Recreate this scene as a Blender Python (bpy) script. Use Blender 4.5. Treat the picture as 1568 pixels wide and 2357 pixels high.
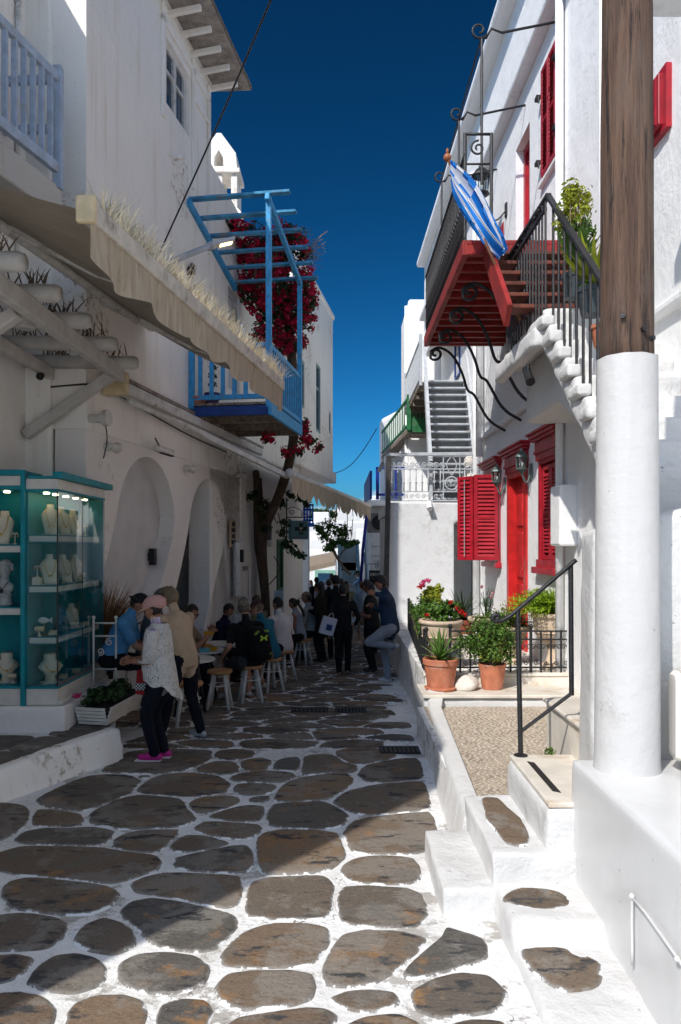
import bpy, bmesh, math, random
from mathutils import Vector, Matrix, noise
from mathutils.geometry import tessellate_polygon
random.seed(7)
R = math.radians
S = bpy.context.scene
C = S.collection
for o in list(bpy.data.objects): bpy.data.objects.remove(o)

# ---------------------------------------------------------------- camera
CAM_Z, FPX, CX, HY = 1.85, 1700.0, 784.0, 1255.0
cd = bpy.data.cameras.new('camera'); cam = bpy.data.objects.new('camera', cd); C.objects.link(cam)
cam.location = (0, 0, CAM_Z); cam.rotation_euler = (R(90), 0, 0)
cd.sensor_fit = 'HORIZONTAL'; cd.sensor_width = 36; cd.lens = 36 * FPX / 1568
cd.shift_y = (HY - 1178) / 1568; cd.clip_end = 2000; cd.clip_start = .05
S.camera = cam
S.render.resolution_x, S.render.resolution_y = 681, 1024
# ---------------------------------------------------------------- sky and sun
SUN = Vector((.565, .825, -1.0)).normalized()
W = bpy.data.worlds.new('World'); S.world = W; W.use_nodes = True
nt = W.node_tree; nt.nodes.clear()
sky = nt.nodes.new('ShaderNodeTexSky'); sky.sky_type = 'NISHITA'; sky.sun_disc = False
sky.sun_elevation = math.asin(-SUN.z); sky.sun_rotation = math.atan2(-SUN.x, -SUN.y)
sky.altitude = 0; sky.air_density = .7; sky.dust_density = 1.6; sky.ozone_density = 6.0
hs = nt.nodes.new('ShaderNodeHueSaturation'); hs.inputs['Saturation'].default_value = 1.18; hs.inputs['Value'].default_value = .362; hs.inputs['Hue'].default_value = .468
gm = nt.nodes.new('ShaderNodeGamma'); gm.inputs['Gamma'].default_value = 1.9
bg = nt.nodes.new('ShaderNodeBackground'); bg.inputs['Strength'].default_value = .1
out = nt.nodes.new('ShaderNodeOutputWorld')
tc = nt.nodes.new('ShaderNodeTexCoord'); sx = nt.nodes.new('ShaderNodeSeparateXYZ')
nt.links.new(tc.outputs['Generated'], sx.inputs[0])
# a low bank of cumulus lying along the horizon, all round
mp = nt.nodes.new('ShaderNodeMapping'); mp.inputs['Scale'].default_value = (1, 1, 2.6)
cn = nt.nodes.new('ShaderNodeTexNoise'); cn.inputs['Scale'].default_value = 9; cn.inputs['Detail'].default_value = 7; cn.inputs['Roughness'].default_value = .55
nt.links.new(tc.outputs['Generated'], mp.inputs[0]); nt.links.new(mp.outputs[0], cn.inputs['Vector'])
ht = nt.nodes.new('ShaderNodeMapRange'); ht.inputs['From Min'].default_value = .0; ht.inputs['From Max'].default_value = .1
ht.inputs['To Min'].default_value = .34; ht.inputs['To Max'].default_value = -.22
nt.links.new(sx.outputs['Z'], ht.inputs['Value'])
ad = nt.nodes.new('ShaderNodeMath'); ad.operation = 'ADD'; nt.links.new(cn.outputs['Fac'], ad.inputs[0]); nt.links.new(ht.outputs[0], ad.inputs[1])
cr = nt.nodes.new('ShaderNodeMapRange'); cr.interpolation_type = 'SMOOTHSTEP'; cr.inputs['From Min'].default_value = .55; cr.inputs['From Max'].default_value = .72
nt.links.new(ad.outputs[0], cr.inputs['Value'])
mxc = nt.nodes.new('ShaderNodeMixRGB'); mxc.inputs['Color2'].default_value = (4.2, 4.5, 5.0, 1)
nt.links.new(sky.outputs[0], hs.inputs['Color']); nt.links.new(hs.outputs[0], gm.inputs[0])
nt.links.new(gm.outputs[0], mxc.inputs['Color1']); nt.links.new(cr.outputs[0], mxc.inputs['Fac'])
nt.links.new(mxc.outputs[0], bg.inputs[0]); nt.links.new(bg.outputs[0], out.inputs[0])
sl = bpy.data.lights.new('sun', 'SUN'); sl.energy = 2.55; sl.angle = R(.53); sl.color = (1, .955, .89)
so = bpy.data.objects.new('sun', sl); C.objects.link(so); so.rotation_euler = SUN.to_track_quat('-Z', 'Y').to_euler()
so.location = (-10, -16, 30)
vs = S.view_settings; vs.view_transform = 'Standard'; vs.look = 'None'; vs.gamma = 1; vs.exposure = 0.86; vs.use_curve_mapping = False
S.cycles.max_bounces = 8; S.cycles.diffuse_bounces = 5; S.cycles.transparent_max_bounces = 16
S.cycles.use_adaptive_sampling = True; S.cycles.use_denoising = True

# ---------------------------------------------------------------- helpers
def gz(y): return -.04 * y if y < 34 else -1.36          # the street falls away from the viewer
def ray(x, y): return Vector(((x - CX) / FPX, 1, (HY - y) / FPX))
def at(x, y, D): return Vector((0, 0, CAM_Z)) + ray(x, y) * D
def onplane(x, y, O, n):
    r = ray(x, y); t = (Vector(O) - Vector((0, 0, CAM_Z))).dot(n) / r.dot(n); return Vector((0, 0, CAM_Z)) + r * t
LDIR = Vector((.158, .9874, 0)); LN = Vector((.9874, -.158, 0)); LO = Vector((-4.6, 0, 0))
RDIR = Vector((-.014, 1, 0)).normalized(); RN = Vector((-1, -.014, 0)).normalized(); RO = Vector((2.87, 0, 0))
def L3(D, z, off=0): return Vector((-4.6 + .16 * D, D, z)) + LN * off     # a point on the left street wall
def R3(D, z, off=0): return Vector((2.87 - .014 * D, D, z)) + RN * off    # a point on the right street wall
def pl(x, y, off=0): return onplane(x, y, LO + LN * off, LN)
def pr(x, y, off=0): return onplane(x, y, RO + RN * off, RN)
def gnd(x, y):
    D = FPX * CAM_Z / ((y - HY) - .04 * FPX); return Vector(((x - CX) / FPX * D, D, gz(D)))

def worldmat(o):
    m = o.matrix_basis.copy()
    while o.parent: o = o.parent; m = o.matrix_basis @ m
    return m

class MB:
    def __init__(s): s.v = []; s.f = []; s.m = []; s.cur = 0; s.attr = {}
    def add(s, vs, fs):
        b = len(s.v); s.v += [Vector(p) for p in vs]
        for f in fs: s.f.append(tuple(i + b for i in f)); s.m.append(s.cur)
        return b
    def hexa(s, p):   # 8 corners: bottom ring 0-3, top ring 4-7
        s.add(p, [(3,2,1,0),(4,5,6,7),(0,1,5,4),(1,2,6,5),(2,3,7,6),(3,0,4,7)])
    def box(s, a, b):
        x0,y0,z0 = a; x1,y1,z1 = b
        if x0>x1: x0,x1=x1,x0
        if y0>y1: y0,y1=y1,y0
        if z0>z1: z0,z1=z1,z0
        s.hexa([(x0,y0,z0),(x1,y0,z0),(x1,y1,z0),(x0,y1,z0),(x0,y0,z1),(x1,y0,z1),(x1,y1,z1),(x0,y1,z1)])
    def obox(s, c, u, v, w):      # centre and three half-axis vectors
        c,u,v,w = map(Vector,(c,u,v,w)); s.hexa([c-u-v-w,c+u-v-w,c+u+v-w,c-u+v-w,c-u-v+w,c+u-v+w,c+u+v+w,c-u+v+w])
    def beam(s, a, b, w, h, up=(0,0,1)):
        a,b = Vector(a),Vector(b); d=(b-a); up=Vector(up)
        if abs(d.normalized().dot(up))>.98: up=Vector((1,0,0))
        sd=d.cross(up).normalized(); u2=sd.cross(d).normalized(); s.obox((a+b)/2, sd*w/2, d/2, u2*h/2)
    def tube(s, pts, r, n=8, cap=True):
        pts=[Vector(p) for p in pts]; k=len(pts); rs=r if isinstance(r,(list,tuple)) else [r]*k
        t0=(pts[1]-pts[0]).normalized(); a=t0.orthogonal().normalized(); vs=[]
        for i,p in enumerate(pts):
            t=(pts[min(i+1,k-1)]-pts[max(i-1,0)]).normalized()
            a=(a-t*a.dot(t)); a=a.normalized() if a.length>1e-6 else t.orthogonal().normalized(); b=t.cross(a)
            for j in range(n):
                q=2*math.pi*j/n; vs.append(p+(a*math.cos(q)+b*math.sin(q))*rs[i])
        fs=[(i*n+j,i*n+(j+1)%n,(i+1)*n+(j+1)%n,(i+1)*n+j) for i in range(k-1) for j in range(n)]
        if cap: fs+=[tuple(range(n-1,-1,-1)),tuple((k-1)*n+j for j in range(n))]
        s.add(vs,fs)
    def lathe(s, prof, n=20, c=(0,0,0), ax=None):     # prof: (r,z)
        c=Vector(c); vs=[]; k=len(prof)
        for r,z in prof:
            for j in range(n):
                q=2*math.pi*j/n; vs.append(c+Vector((r*math.cos(q),r*math.sin(q),z)))
        fs=[(i*n+j,i*n+(j+1)%n,(i+1)*n+(j+1)%n,(i+1)*n+j) for i in range(k-1) for j in range(n)]
        fs+=[tuple(range(n-1,-1,-1)),tuple((k-1)*n+j for j in range(n))]
        s.add(vs,fs)
    def plate(s, outer, holes, O, u, v, n, th):       # extruded outline with holes; outer/holes in (u,v)
        O,u,v,n=map(Vector,(O,u,v,n)); loops=[outer]+list(holes); pts=[]; 
        for lp in loops: pts+=[O+u*a+v*b for a,b in lp]
        tri=tessellate_polygon([[Vector((a,b,0)) for a,b in lp] for lp in loops]); N=len(pts)
        fs=[]
        for t in tri:
            p=[pts[i] for i in t]; nn=(p[1]-p[0]).cross(p[2]-p[0])
            t=t if nn.dot(n)>0 else (t[0],t[2],t[1])
            fs.append(tuple(t)); fs.append((t[0]+N,t[2]+N,t[1]+N))
        st=0
        for lp in loops:
            m=len(lp)
            for i in range(m):
                a,b=st+i,st+(i+1)%m; fs.append((a,b,b+N,a+N))
            st+=m
        s.add(pts+[p-n*th for p in pts],fs)
    def ball(s, c, r, n=8, m=6):
        r=Vector(r) if hasattr(r,'__len__') else Vector((r,r,r)); c=Vector(c); vs=[c+Vector((0,0,r.z))]
        for i in range(1,m):
            a=math.pi*i/m
            for j in range(n):
                q=2*math.pi*j/n; vs.append(c+Vector((r.x*math.sin(a)*math.cos(q),r.y*math.sin(a)*math.sin(q),r.z*math.cos(a))))
        vs.append(c-Vector((0,0,r.z))); L=len(vs)-1; fs=[]
        for j in range(n): fs.append((0,1+j,1+(j+1)%n)); fs.append((L,L-n+(j+1)%n,L-n+j))
        for i in range(m-2):
            for j in range(n): a=1+i*n+j; b=1+i*n+(j+1)%n; fs.append((a,a+n,b+n,b))
        s.add(vs,fs)
    def loft(s, rings, cap=True):
        n=len(rings[0]); vs=[p for r in rings for p in r]; k=len(rings)
        fs=[(i*n+j,i*n+(j+1)%n,(i+1)*n+(j+1)%n,(i+1)*n+j) for i in range(k-1) for j in range(n)]
        if cap: fs+=[tuple(range(n-1,-1,-1)),tuple((k-1)*n+j for j in range(n))]
        s.add(vs,fs)
    def mesh(s, name, mats, smooth=False, inv=None):
        me=bpy.data.meshes.new(name); vs=[inv@p for p in s.v] if inv else s.v
        me.from_pydata([tuple(p) for p in vs],[],s.f)
        for m in (mats if isinstance(mats,(list,tuple)) else [mats]): me.materials.append(m)
        if any(s.m): me.polygons.foreach_set('material_index',s.m)
        bm=bmesh.new(); bm.from_mesh(me); bmesh.ops.recalc_face_normals(bm,faces=bm.faces); bm.to_mesh(me); bm.free()
        if smooth: me.polygons.foreach_set('use_smooth',[True]*len(me.polygons))
        me.update(); return me
    def build(s, name, mats, parent=None, smooth=False, bevel=0, local=False, seg=2, auto=None):
        inv=None
        if parent is not None and not local: inv=worldmat(parent).inverted()
        o=bpy.data.objects.new(name, s.mesh(name,mats,smooth,inv)); C.objects.link(o); o.parent=parent
        if auto is not None:
            me=o.data; me.polygons.foreach_set('use_smooth',[True]*len(me.polygons)); me.set_sharp_from_angle(angle=R(auto))
        if bevel:
            m=o.modifiers.new('bevel','BEVEL'); m.width=bevel; m.segments=seg; m.limit_method='ANGLE'; m.angle_limit=R(40); m.harden_normals=False
        return o

LABELS=set()
def tag(o,label=None,cat=None,group=None,kind=None):
    if label: o['label']=label; LABELS.add(label)
    if cat: o['category']=cat
    if group: o['group']=group
    if kind: o['kind']=kind
    return o
def thing(name,label,cat,loc=(0,0,0),rz=0,group=None):
    o=bpy.data.objects.new(name,None); C.objects.link(o); o.location=loc; o.rotation_euler=(0,0,rz); o.empty_display_size=.2
    return tag(o,label,cat,group)
def inst(src,parent,loc,rot=(0,0,0),scale=None):       # a repeated part that shares its mesh
    o=src.copy(); C.objects.link(o); o.parent=parent; o.location=loc; o.rotation_euler=rot
    if scale: o.scale=scale
    return o
def copy_tree(o,parent=None,top=True):
    c=o.copy(); C.objects.link(c); c.parent=parent
    for ch in [q for q in o.children]: copy_tree(ch,c)
    return c

# ---------------------------------------------------------------- materials
def nodes(name):
    m=bpy.data.materials.new(name); m.use_nodes=True; t=m.node_tree; b=t.nodes['Principled BSDF']; return m,t,b
def N(t,k,**kw):
    n=t.nodes.new(k)
    for a,v in kw.items():
        if a in n.inputs: n.inputs[a].default_value=v
        else: setattr(n,a,v)
    return n
def noise_n(t,vec,scale,detail=4,rough=.55,stretch=None):
    if stretch:
        mp=N(t,'ShaderNodeMapping'); mp.inputs['Scale'].default_value=stretch; t.links.new(vec,mp.inputs[0]); vec=mp.outputs[0]
    n=N(t,'ShaderNodeTexNoise'); n.inputs['Scale'].default_value=scale; n.inputs['Detail'].default_value=detail; n.inputs['Roughness'].default_value=rough
    t.links.new(vec,n.inputs['Vector']); return n.outputs['Fac']
def ramp(t,fac,a,b,ca=(0,0,0,1),cb=(1,1,1,1)):
    r=N(t,'ShaderNodeMapRange'); r.interpolation_type='SMOOTHSTEP'; r.inputs['From Min'].default_value=a; r.inputs['From Max'].default_value=b
    t.links.new(fac,r.inputs['Value']); return r.outputs[0]
def mix(t,fac,a,b,mode='MIX'):
    m=N(t,'ShaderNodeMixRGB'); m.blend_type=mode
    for i,x in ((0,fac),(1,a),(2,b)):
        if hasattr(x,'is_linked'): t.links.new(x,m.inputs[i])
        elif isinstance(x,(int,float)): m.inputs[i].default_value=x
        else: m.inputs[i].default_value=(*x,1) if len(x)==3 else x
    return m.outputs[0]
def bump(t,b,h,strength,dist=.02,prev=None):
    n=N(t,'ShaderNodeBump'); n.inputs['Strength'].default_value=strength; n.inputs['Distance'].default_value=dist
    t.links.new(h,n.inputs['Height'])
    if prev: t.links.new(prev,n.inputs['Normal'])
    if b: t.links.new(n.outputs[0],b.inputs['Normal'])
    return n.outputs[0]
def pos(t): return N(t,'ShaderNodeNewGeometry').outputs['Position']
def objc(t): return N(t,'ShaderNodeTexCoord').outputs['Object']
MC={}
def M(name,col,rough=.75,var=.15,scale=7,bmp=.15,bscale=70,metal=0,spec=.35,dirt=None,emit=None,island=0,trans=0,stretch=None,alpha=None,objrand=0):
    if name in MC: return MC[name]
    m,t,b=nodes(name); v=objc(t)
    lo=tuple(c*(1-var) for c in col); hi=tuple(min(1,c*(1+var)) for c in col)
    f=noise_n(t,v,scale,5,.6,stretch); c=mix(t,ramp(t,f,.3,.7),lo,hi)
    if dirt: c=mix(t,ramp(t,noise_n(t,v,scale*.6+1.3,7,.65,stretch),.52,.74),c,dirt)
    if island:
        g=N(t,'ShaderNodeNewGeometry').outputs['Random Per Island']; h=N(t,'ShaderNodeHueSaturation')
        mr=N(t,'ShaderNodeMapRange'); mr.inputs['To Min'].default_value=1-island; mr.inputs['To Max'].default_value=1+island; t.links.new(g,mr.inputs['Value'])
        t.links.new(mr.outputs[0],h.inputs['Value']); t.links.new(c,h.inputs['Color']); c=h.outputs[0]
    if objrand:
        g=N(t,'ShaderNodeObjectInfo').outputs['Random']; h=N(t,'ShaderNodeHueSaturation')
        mr=N(t,'ShaderNodeMapRange'); mr.inputs['To Min'].default_value=1-objrand; mr.inputs['To Max'].default_value=1+objrand; t.links.new(g,mr.inputs['Value'])
        t.links.new(mr.outputs[0],h.inputs['Value']); t.links.new(c,h.inputs['Color']); c=h.outputs[0]
    t.links.new(c,b.inputs['Base Color']); b.inputs['Roughness'].default_value=rough; b.inputs['Metallic'].default_value=metal
    b.inputs['Specular IOR Level'].default_value=spec
    if bmp: bump(t,b,noise_n(t,v,bscale,3,.6,stretch),bmp,.01)
    if emit: b.inputs['Emission Color'].default_value=(*emit[0],1); b.inputs['Emission Strength'].default_value=emit[1]
    if trans:
        tr=N(t,'ShaderNodeBsdfTranslucent'); t.links.new(c,tr.inputs[0]); ms=N(t,'ShaderNodeMixShader'); ms.inputs[0].default_value=trans
        o=t.nodes['Material Output']; t.links.new(b.outputs[0],ms.inputs[1]); t.links.new(tr.outputs[0],ms.inputs[2]); t.links.new(ms.outputs[0],o.inputs[0])
    MC[name]=m; return m
def stucco(name,base,dirtc,streak,peel,dirt_amt=.55,bmp=.35,gloss=.75,wear=0):
    m,t,b=nodes(name); p=pos(t)
    c=mix(t,ramp(t,noise_n(t,p,.7,6,.6),.35,.75),base,tuple(x*.93 for x in base))
    c=mix(t,ramp(t,noise_n(t,p,2.2,8,.7),.62,.82),c,dirtc) if dirt_amt>0 else c
    st=ramp(t,noise_n(t,p,1.6,6,.6,(3.2,3.2,.22)),.56-.07*wear,.86-.14*wear); c=mix(t,st,c,streak)
    pm=N(t,'ShaderNodeMath',operation='MULTIPLY'); t.links.new(ramp(t,noise_n(t,p,.55,3,.5),.60-.08*wear,.68-.08*wear),pm.inputs[0]); t.links.new(ramp(t,noise_n(t,p,9,8,.75),.52,.60),pm.inputs[1])
    c=mix(t,pm.outputs[0],c,peel)
    sp=ramp(t,noise_n(t,p,26,3,.5),.70,.76); c=mix(t,sp,c,tuple(x*.6 for x in dirtc))
    t.links.new(c,b.inputs['Base Color']); b.inputs['Roughness'].default_value=gloss; b.inputs['Specular IOR Level'].default_value=.3
    n1=bump(t,None,noise_n(t,p,3.5,5,.6),bmp,.06); n2=bump(t,None,noise_n(t,p,38,4,.65),bmp*.65,.012,bump(t,None,noise_n(t,p,9,5,.7,(1,1,2.6)),bmp*.4,.02,n1))
    iv=N(t,'ShaderNodeMath',operation='MULTIPLY'); iv.inputs[1].default_value=-1; t.links.new(pm.outputs[0],iv.inputs[0])
    bump(t,b,iv.outputs[0],.4,.01,n2)
    MC[name]=m; return m
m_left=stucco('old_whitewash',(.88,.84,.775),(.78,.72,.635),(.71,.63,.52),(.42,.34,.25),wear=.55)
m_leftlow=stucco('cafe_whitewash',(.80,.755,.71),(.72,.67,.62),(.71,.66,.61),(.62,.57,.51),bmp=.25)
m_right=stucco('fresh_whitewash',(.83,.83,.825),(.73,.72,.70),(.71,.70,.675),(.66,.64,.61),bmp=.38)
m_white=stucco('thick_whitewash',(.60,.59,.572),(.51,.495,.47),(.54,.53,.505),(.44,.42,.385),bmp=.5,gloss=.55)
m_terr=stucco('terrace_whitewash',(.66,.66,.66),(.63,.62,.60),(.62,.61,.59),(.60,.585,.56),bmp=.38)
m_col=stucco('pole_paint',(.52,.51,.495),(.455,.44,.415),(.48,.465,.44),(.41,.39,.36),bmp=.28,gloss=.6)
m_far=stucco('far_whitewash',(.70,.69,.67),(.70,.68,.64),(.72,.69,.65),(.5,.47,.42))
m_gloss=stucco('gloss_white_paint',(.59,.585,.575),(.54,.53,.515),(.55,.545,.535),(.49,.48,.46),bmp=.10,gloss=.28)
m_red=M('red_shutter_paint',(.34,.009,.020),.42,.22,5,.12,60,spec=.5)
m_redb=M('red_door_paint',(.47,.016,.016),.38,.2,4,.1,60,spec=.5)
m_redbal=M('faded_red_paint',(.25,.018,.014),.55,.3,6,.25,50,dirt=(.16,.02,.015))
m_iron=M('black_iron',(.012,.012,.013),.5,.4,30,.3,120,spec=.45,dirt=(.035,.03,.026))
m_greyp=M('grey_paint',(.42,.44,.46),.6,.12,6,.2,60,dirt=(.33,.31,.29))
m_blue=M('pergola_blue',(.045,.30,.58),.6,.2,9,.3,50,dirt=(.16,.22,.27),stretch=(2,2,1))
m_bluedk=M('deep_blue_paint',(.012,.045,.19),.5,.25,6,.2,60)
m_blueb=M('bright_blue_paint',(.008,.085,.45),.5,.2,6,.15,60)
m_blue2=M('royal_blue_paint',(.006,.02,.24),.5,.2,6,.15,60)
m_pale=M('pale_blue_paint',(.40,.47,.57),.6,.14,8,.2,60,dirt=(.36,.36,.36))
m_oldwood=M('weathered_wood',(.20,.16,.12),.85,.35,14,.5,60,dirt=(.3,.27,.24),stretch=(1,1,1))
m_green=M('green_paint',(.016,.13,.04),.55,.25,8,.3,60,dirt=(.08,.12,.07))
m_canvas=M('awning_canvas',(.33,.27,.20),.9,.10,3,.2,220,dirt=(.27,.225,.17),trans=.10)
m_valance=M('stained_canvas',(.47,.39,.29),.9,.14,3,.2,200,dirt=(.27,.20,.13),trans=.12,stretch=(6,6,.8))
m_alu=M('white_aluminium',(.62,.60,.56),.5,.12,8,.1,60,dirt=(.28,.24,.19))
m_ivory=M('ivory_painted_beam',(.50,.47,.43),.75,.12,5,.25,60)
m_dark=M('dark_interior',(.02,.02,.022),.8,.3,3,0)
m_teal=M('teal_paint',(.0,.21,.25),.5,.15,6,.1,60)
m_tealdk=M('teal_backing',(.0,.22,.25),.6,.15,4,.1,60)
m_cream=M('cream_panel',(.60,.565,.50),.6,.08,5,.1,60)
m_terra=M('terracotta',(.46,.16,.085),.8,.16,9,.25,80,dirt=(.5,.28,.2))
m_stonepot=M('cast_stone',(.56,.43,.31),.85,.14,9,.3,80,dirt=(.42,.34,.27))
m_marble=M('worn_marble',(.62,.57,.49),.55,.10,4,.2,40,dirt=(.48,.38,.28))
m_soil=M('potting_soil',(.045,.03,.02),.95,.4,30,.5,90)
m_leaf=M('leaf_green',(.075,.15,.022),.55,.3,9,0,island=.45,trans=.3)
m_leafdk=M('leaf_dark',(.022,.05,.014),.5,.3,9,0,island=.45,trans=.2)
m_lime=M('leaf_lime',(.30,.44,.03),.6,.25,9,0,island=.35,trans=.4)
m_yel=M('leaf_yellow_green',(.30,.33,.03),.6,.25,9,0,island=.35,trans=.35)
m_aloe=M('aloe_green',(.10,.19,.035),.4,.25,12,.1,50,trans=.12)
m_bract=M('bougainvillea_bract',(.52,.010,.05),.6,.3,14,0,island=.4,trans=.35)
m_pinkf=M('pink_petal',(.55,.05,.17),.6,.2,14,0,island=.3,trans=.3)
m_redf=M('red_petal',(.5,.012,.01),.6,.2,14,0,island=.3,trans=.3)
m_bark=M('dark_bark',(.075,.05,.035),.9,.4,18,.7,50,stretch=(1,1,.3))
m_twig=M('dry_twig',(.22,.15,.09),.9,.3,18,.3,50)
m_dry=M('dry_thatch',(.68,.60,.44),.9,.2,9,0,island=.35)
m_metal=M('galvanised_metal',(.45,.45,.45),.4,.15,12,.1,60,metal=.6)
m_plasticw=M('white_plastic',(.6,.58,.54),.45,.08,6,.05,60)
m_plasticb=M('black_plastic',(.014,.014,.015),.45,.2,6,.05,60)
m_wood=M('stool_wood',(.40,.20,.08),.5,.2,9,.12,60,stretch=(6,1,1))
m_gold=M('gold_chain',(.6,.38,.1),.3,.2,9,0,metal=1)
m_velvet=M('cream_velvet',(.62,.55,.42),.85,.06,9,.1,150)
m_glassw,_t,_b=nodes('window_glass'); _b.inputs['Base Color'].default_value=(.02,.05,.09,1); _b.inputs['Roughness'].default_value=.06; _b.inputs['Specular IOR Level'].default_value=.6
bump(_t,_b,noise_n(_t,pos(_t),3,2,.5),.05,.02)
m_pane,_t,_b=nodes('clear_pane')
_o=_t.nodes['Material Output']; _tr=N(_t,'ShaderNodeBsdfTransparent'); _tr.inputs[0].default_value=(.88,.94,.95,1); _gl=N(_t,'ShaderNodeBsdfGlossy'); _gl.inputs['Roughness'].default_value=.02
_lw=N(_t,'ShaderNodeLayerWeight'); _lw.inputs['Blend'].default_value=.5; _pw=N(_t,'ShaderNodeMath',operation='POWER'); _pw.inputs[1].default_value=4.5; _t.links.new(_lw.outputs['Facing'],_pw.inputs[0]); _fr=N(_t,'ShaderNodeMath',operation='MULTIPLY_ADD'); _fr.inputs[1].default_value=.9; _fr.inputs[2].default_value=.04; _t.links.new(_pw.outputs[0],_fr.inputs[0]); _ms=N(_t,'ShaderNodeMixShader')
_t.links.new(_fr.outputs[0],_ms.inputs[0]); _t.links.new(_tr.outputs[0],_ms.inputs[1]); _t.links.new(_gl.outputs[0],_ms.inputs[2]); _t.links.new(_ms.outputs[0],_o.inputs[0])

SCR=bpy.data.scenes.new('scratch')
def bake(o):
    """evaluate a throw-away object's modifiers in an otherwise empty scene"""
    for c_ in list(o.users_collection): c_.objects.unlink(o)
    SCR.collection.objects.link(o); vl=SCR.view_layers[0]; vl.update(); dg=vl.depsgraph
    me=bpy.data.meshes.new_from_object(o.evaluated_get(dg)); bpy.data.objects.remove(o); return me
def spiral(c,r0,turns,e1,e2,start=0,n=26,shrink=.22):
    c,e1,e2=Vector(c),Vector(e1),Vector(e2); out=[]
    for i in range(n+1):
        q=i/n; a=start+turns*2*math.pi*q; r=r0*(1-q*(1-shrink)); out.append(c+(e1*math.cos(a)+e2*math.sin(a))*r)
    return out
def smooth_pts(p,it=2,closed=False):
    p=[Vector(x) for x in p]
    for _ in range(it):
        q=[] if closed else [p[0]]
        for i in range(len(p) if closed else len(p)-1):
            a,b=p[i],p[(i+1)%len(p)]; q+=[a*.75+b*.25,a*.25+b*.75]
        if not closed: q.append(p[-1])
        p=q
    return p
def text_mesh(txt,size,name='lettering',mat=None,parent=None,loc=(0,0,0),rot=(0,0,0),extrude=.002,align='CENTER',vertical=False):
    cu=bpy.data.curves.new(name,'FONT'); cu.body=txt; cu.size=size; cu.extrude=extrude; cu.align_x=align; cu.align_y='CENTER'
    if vertical: cu.space_line=.78
    o=bpy.data.objects.new(name,cu); me=bake(o); me.materials.clear(); me.materials.append(mat); me.name=name
    q=bpy.data.objects.new(name,me); C.objects.link(q); q.parent=parent; q.location=loc; q.rotation_euler=rot; return q
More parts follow.
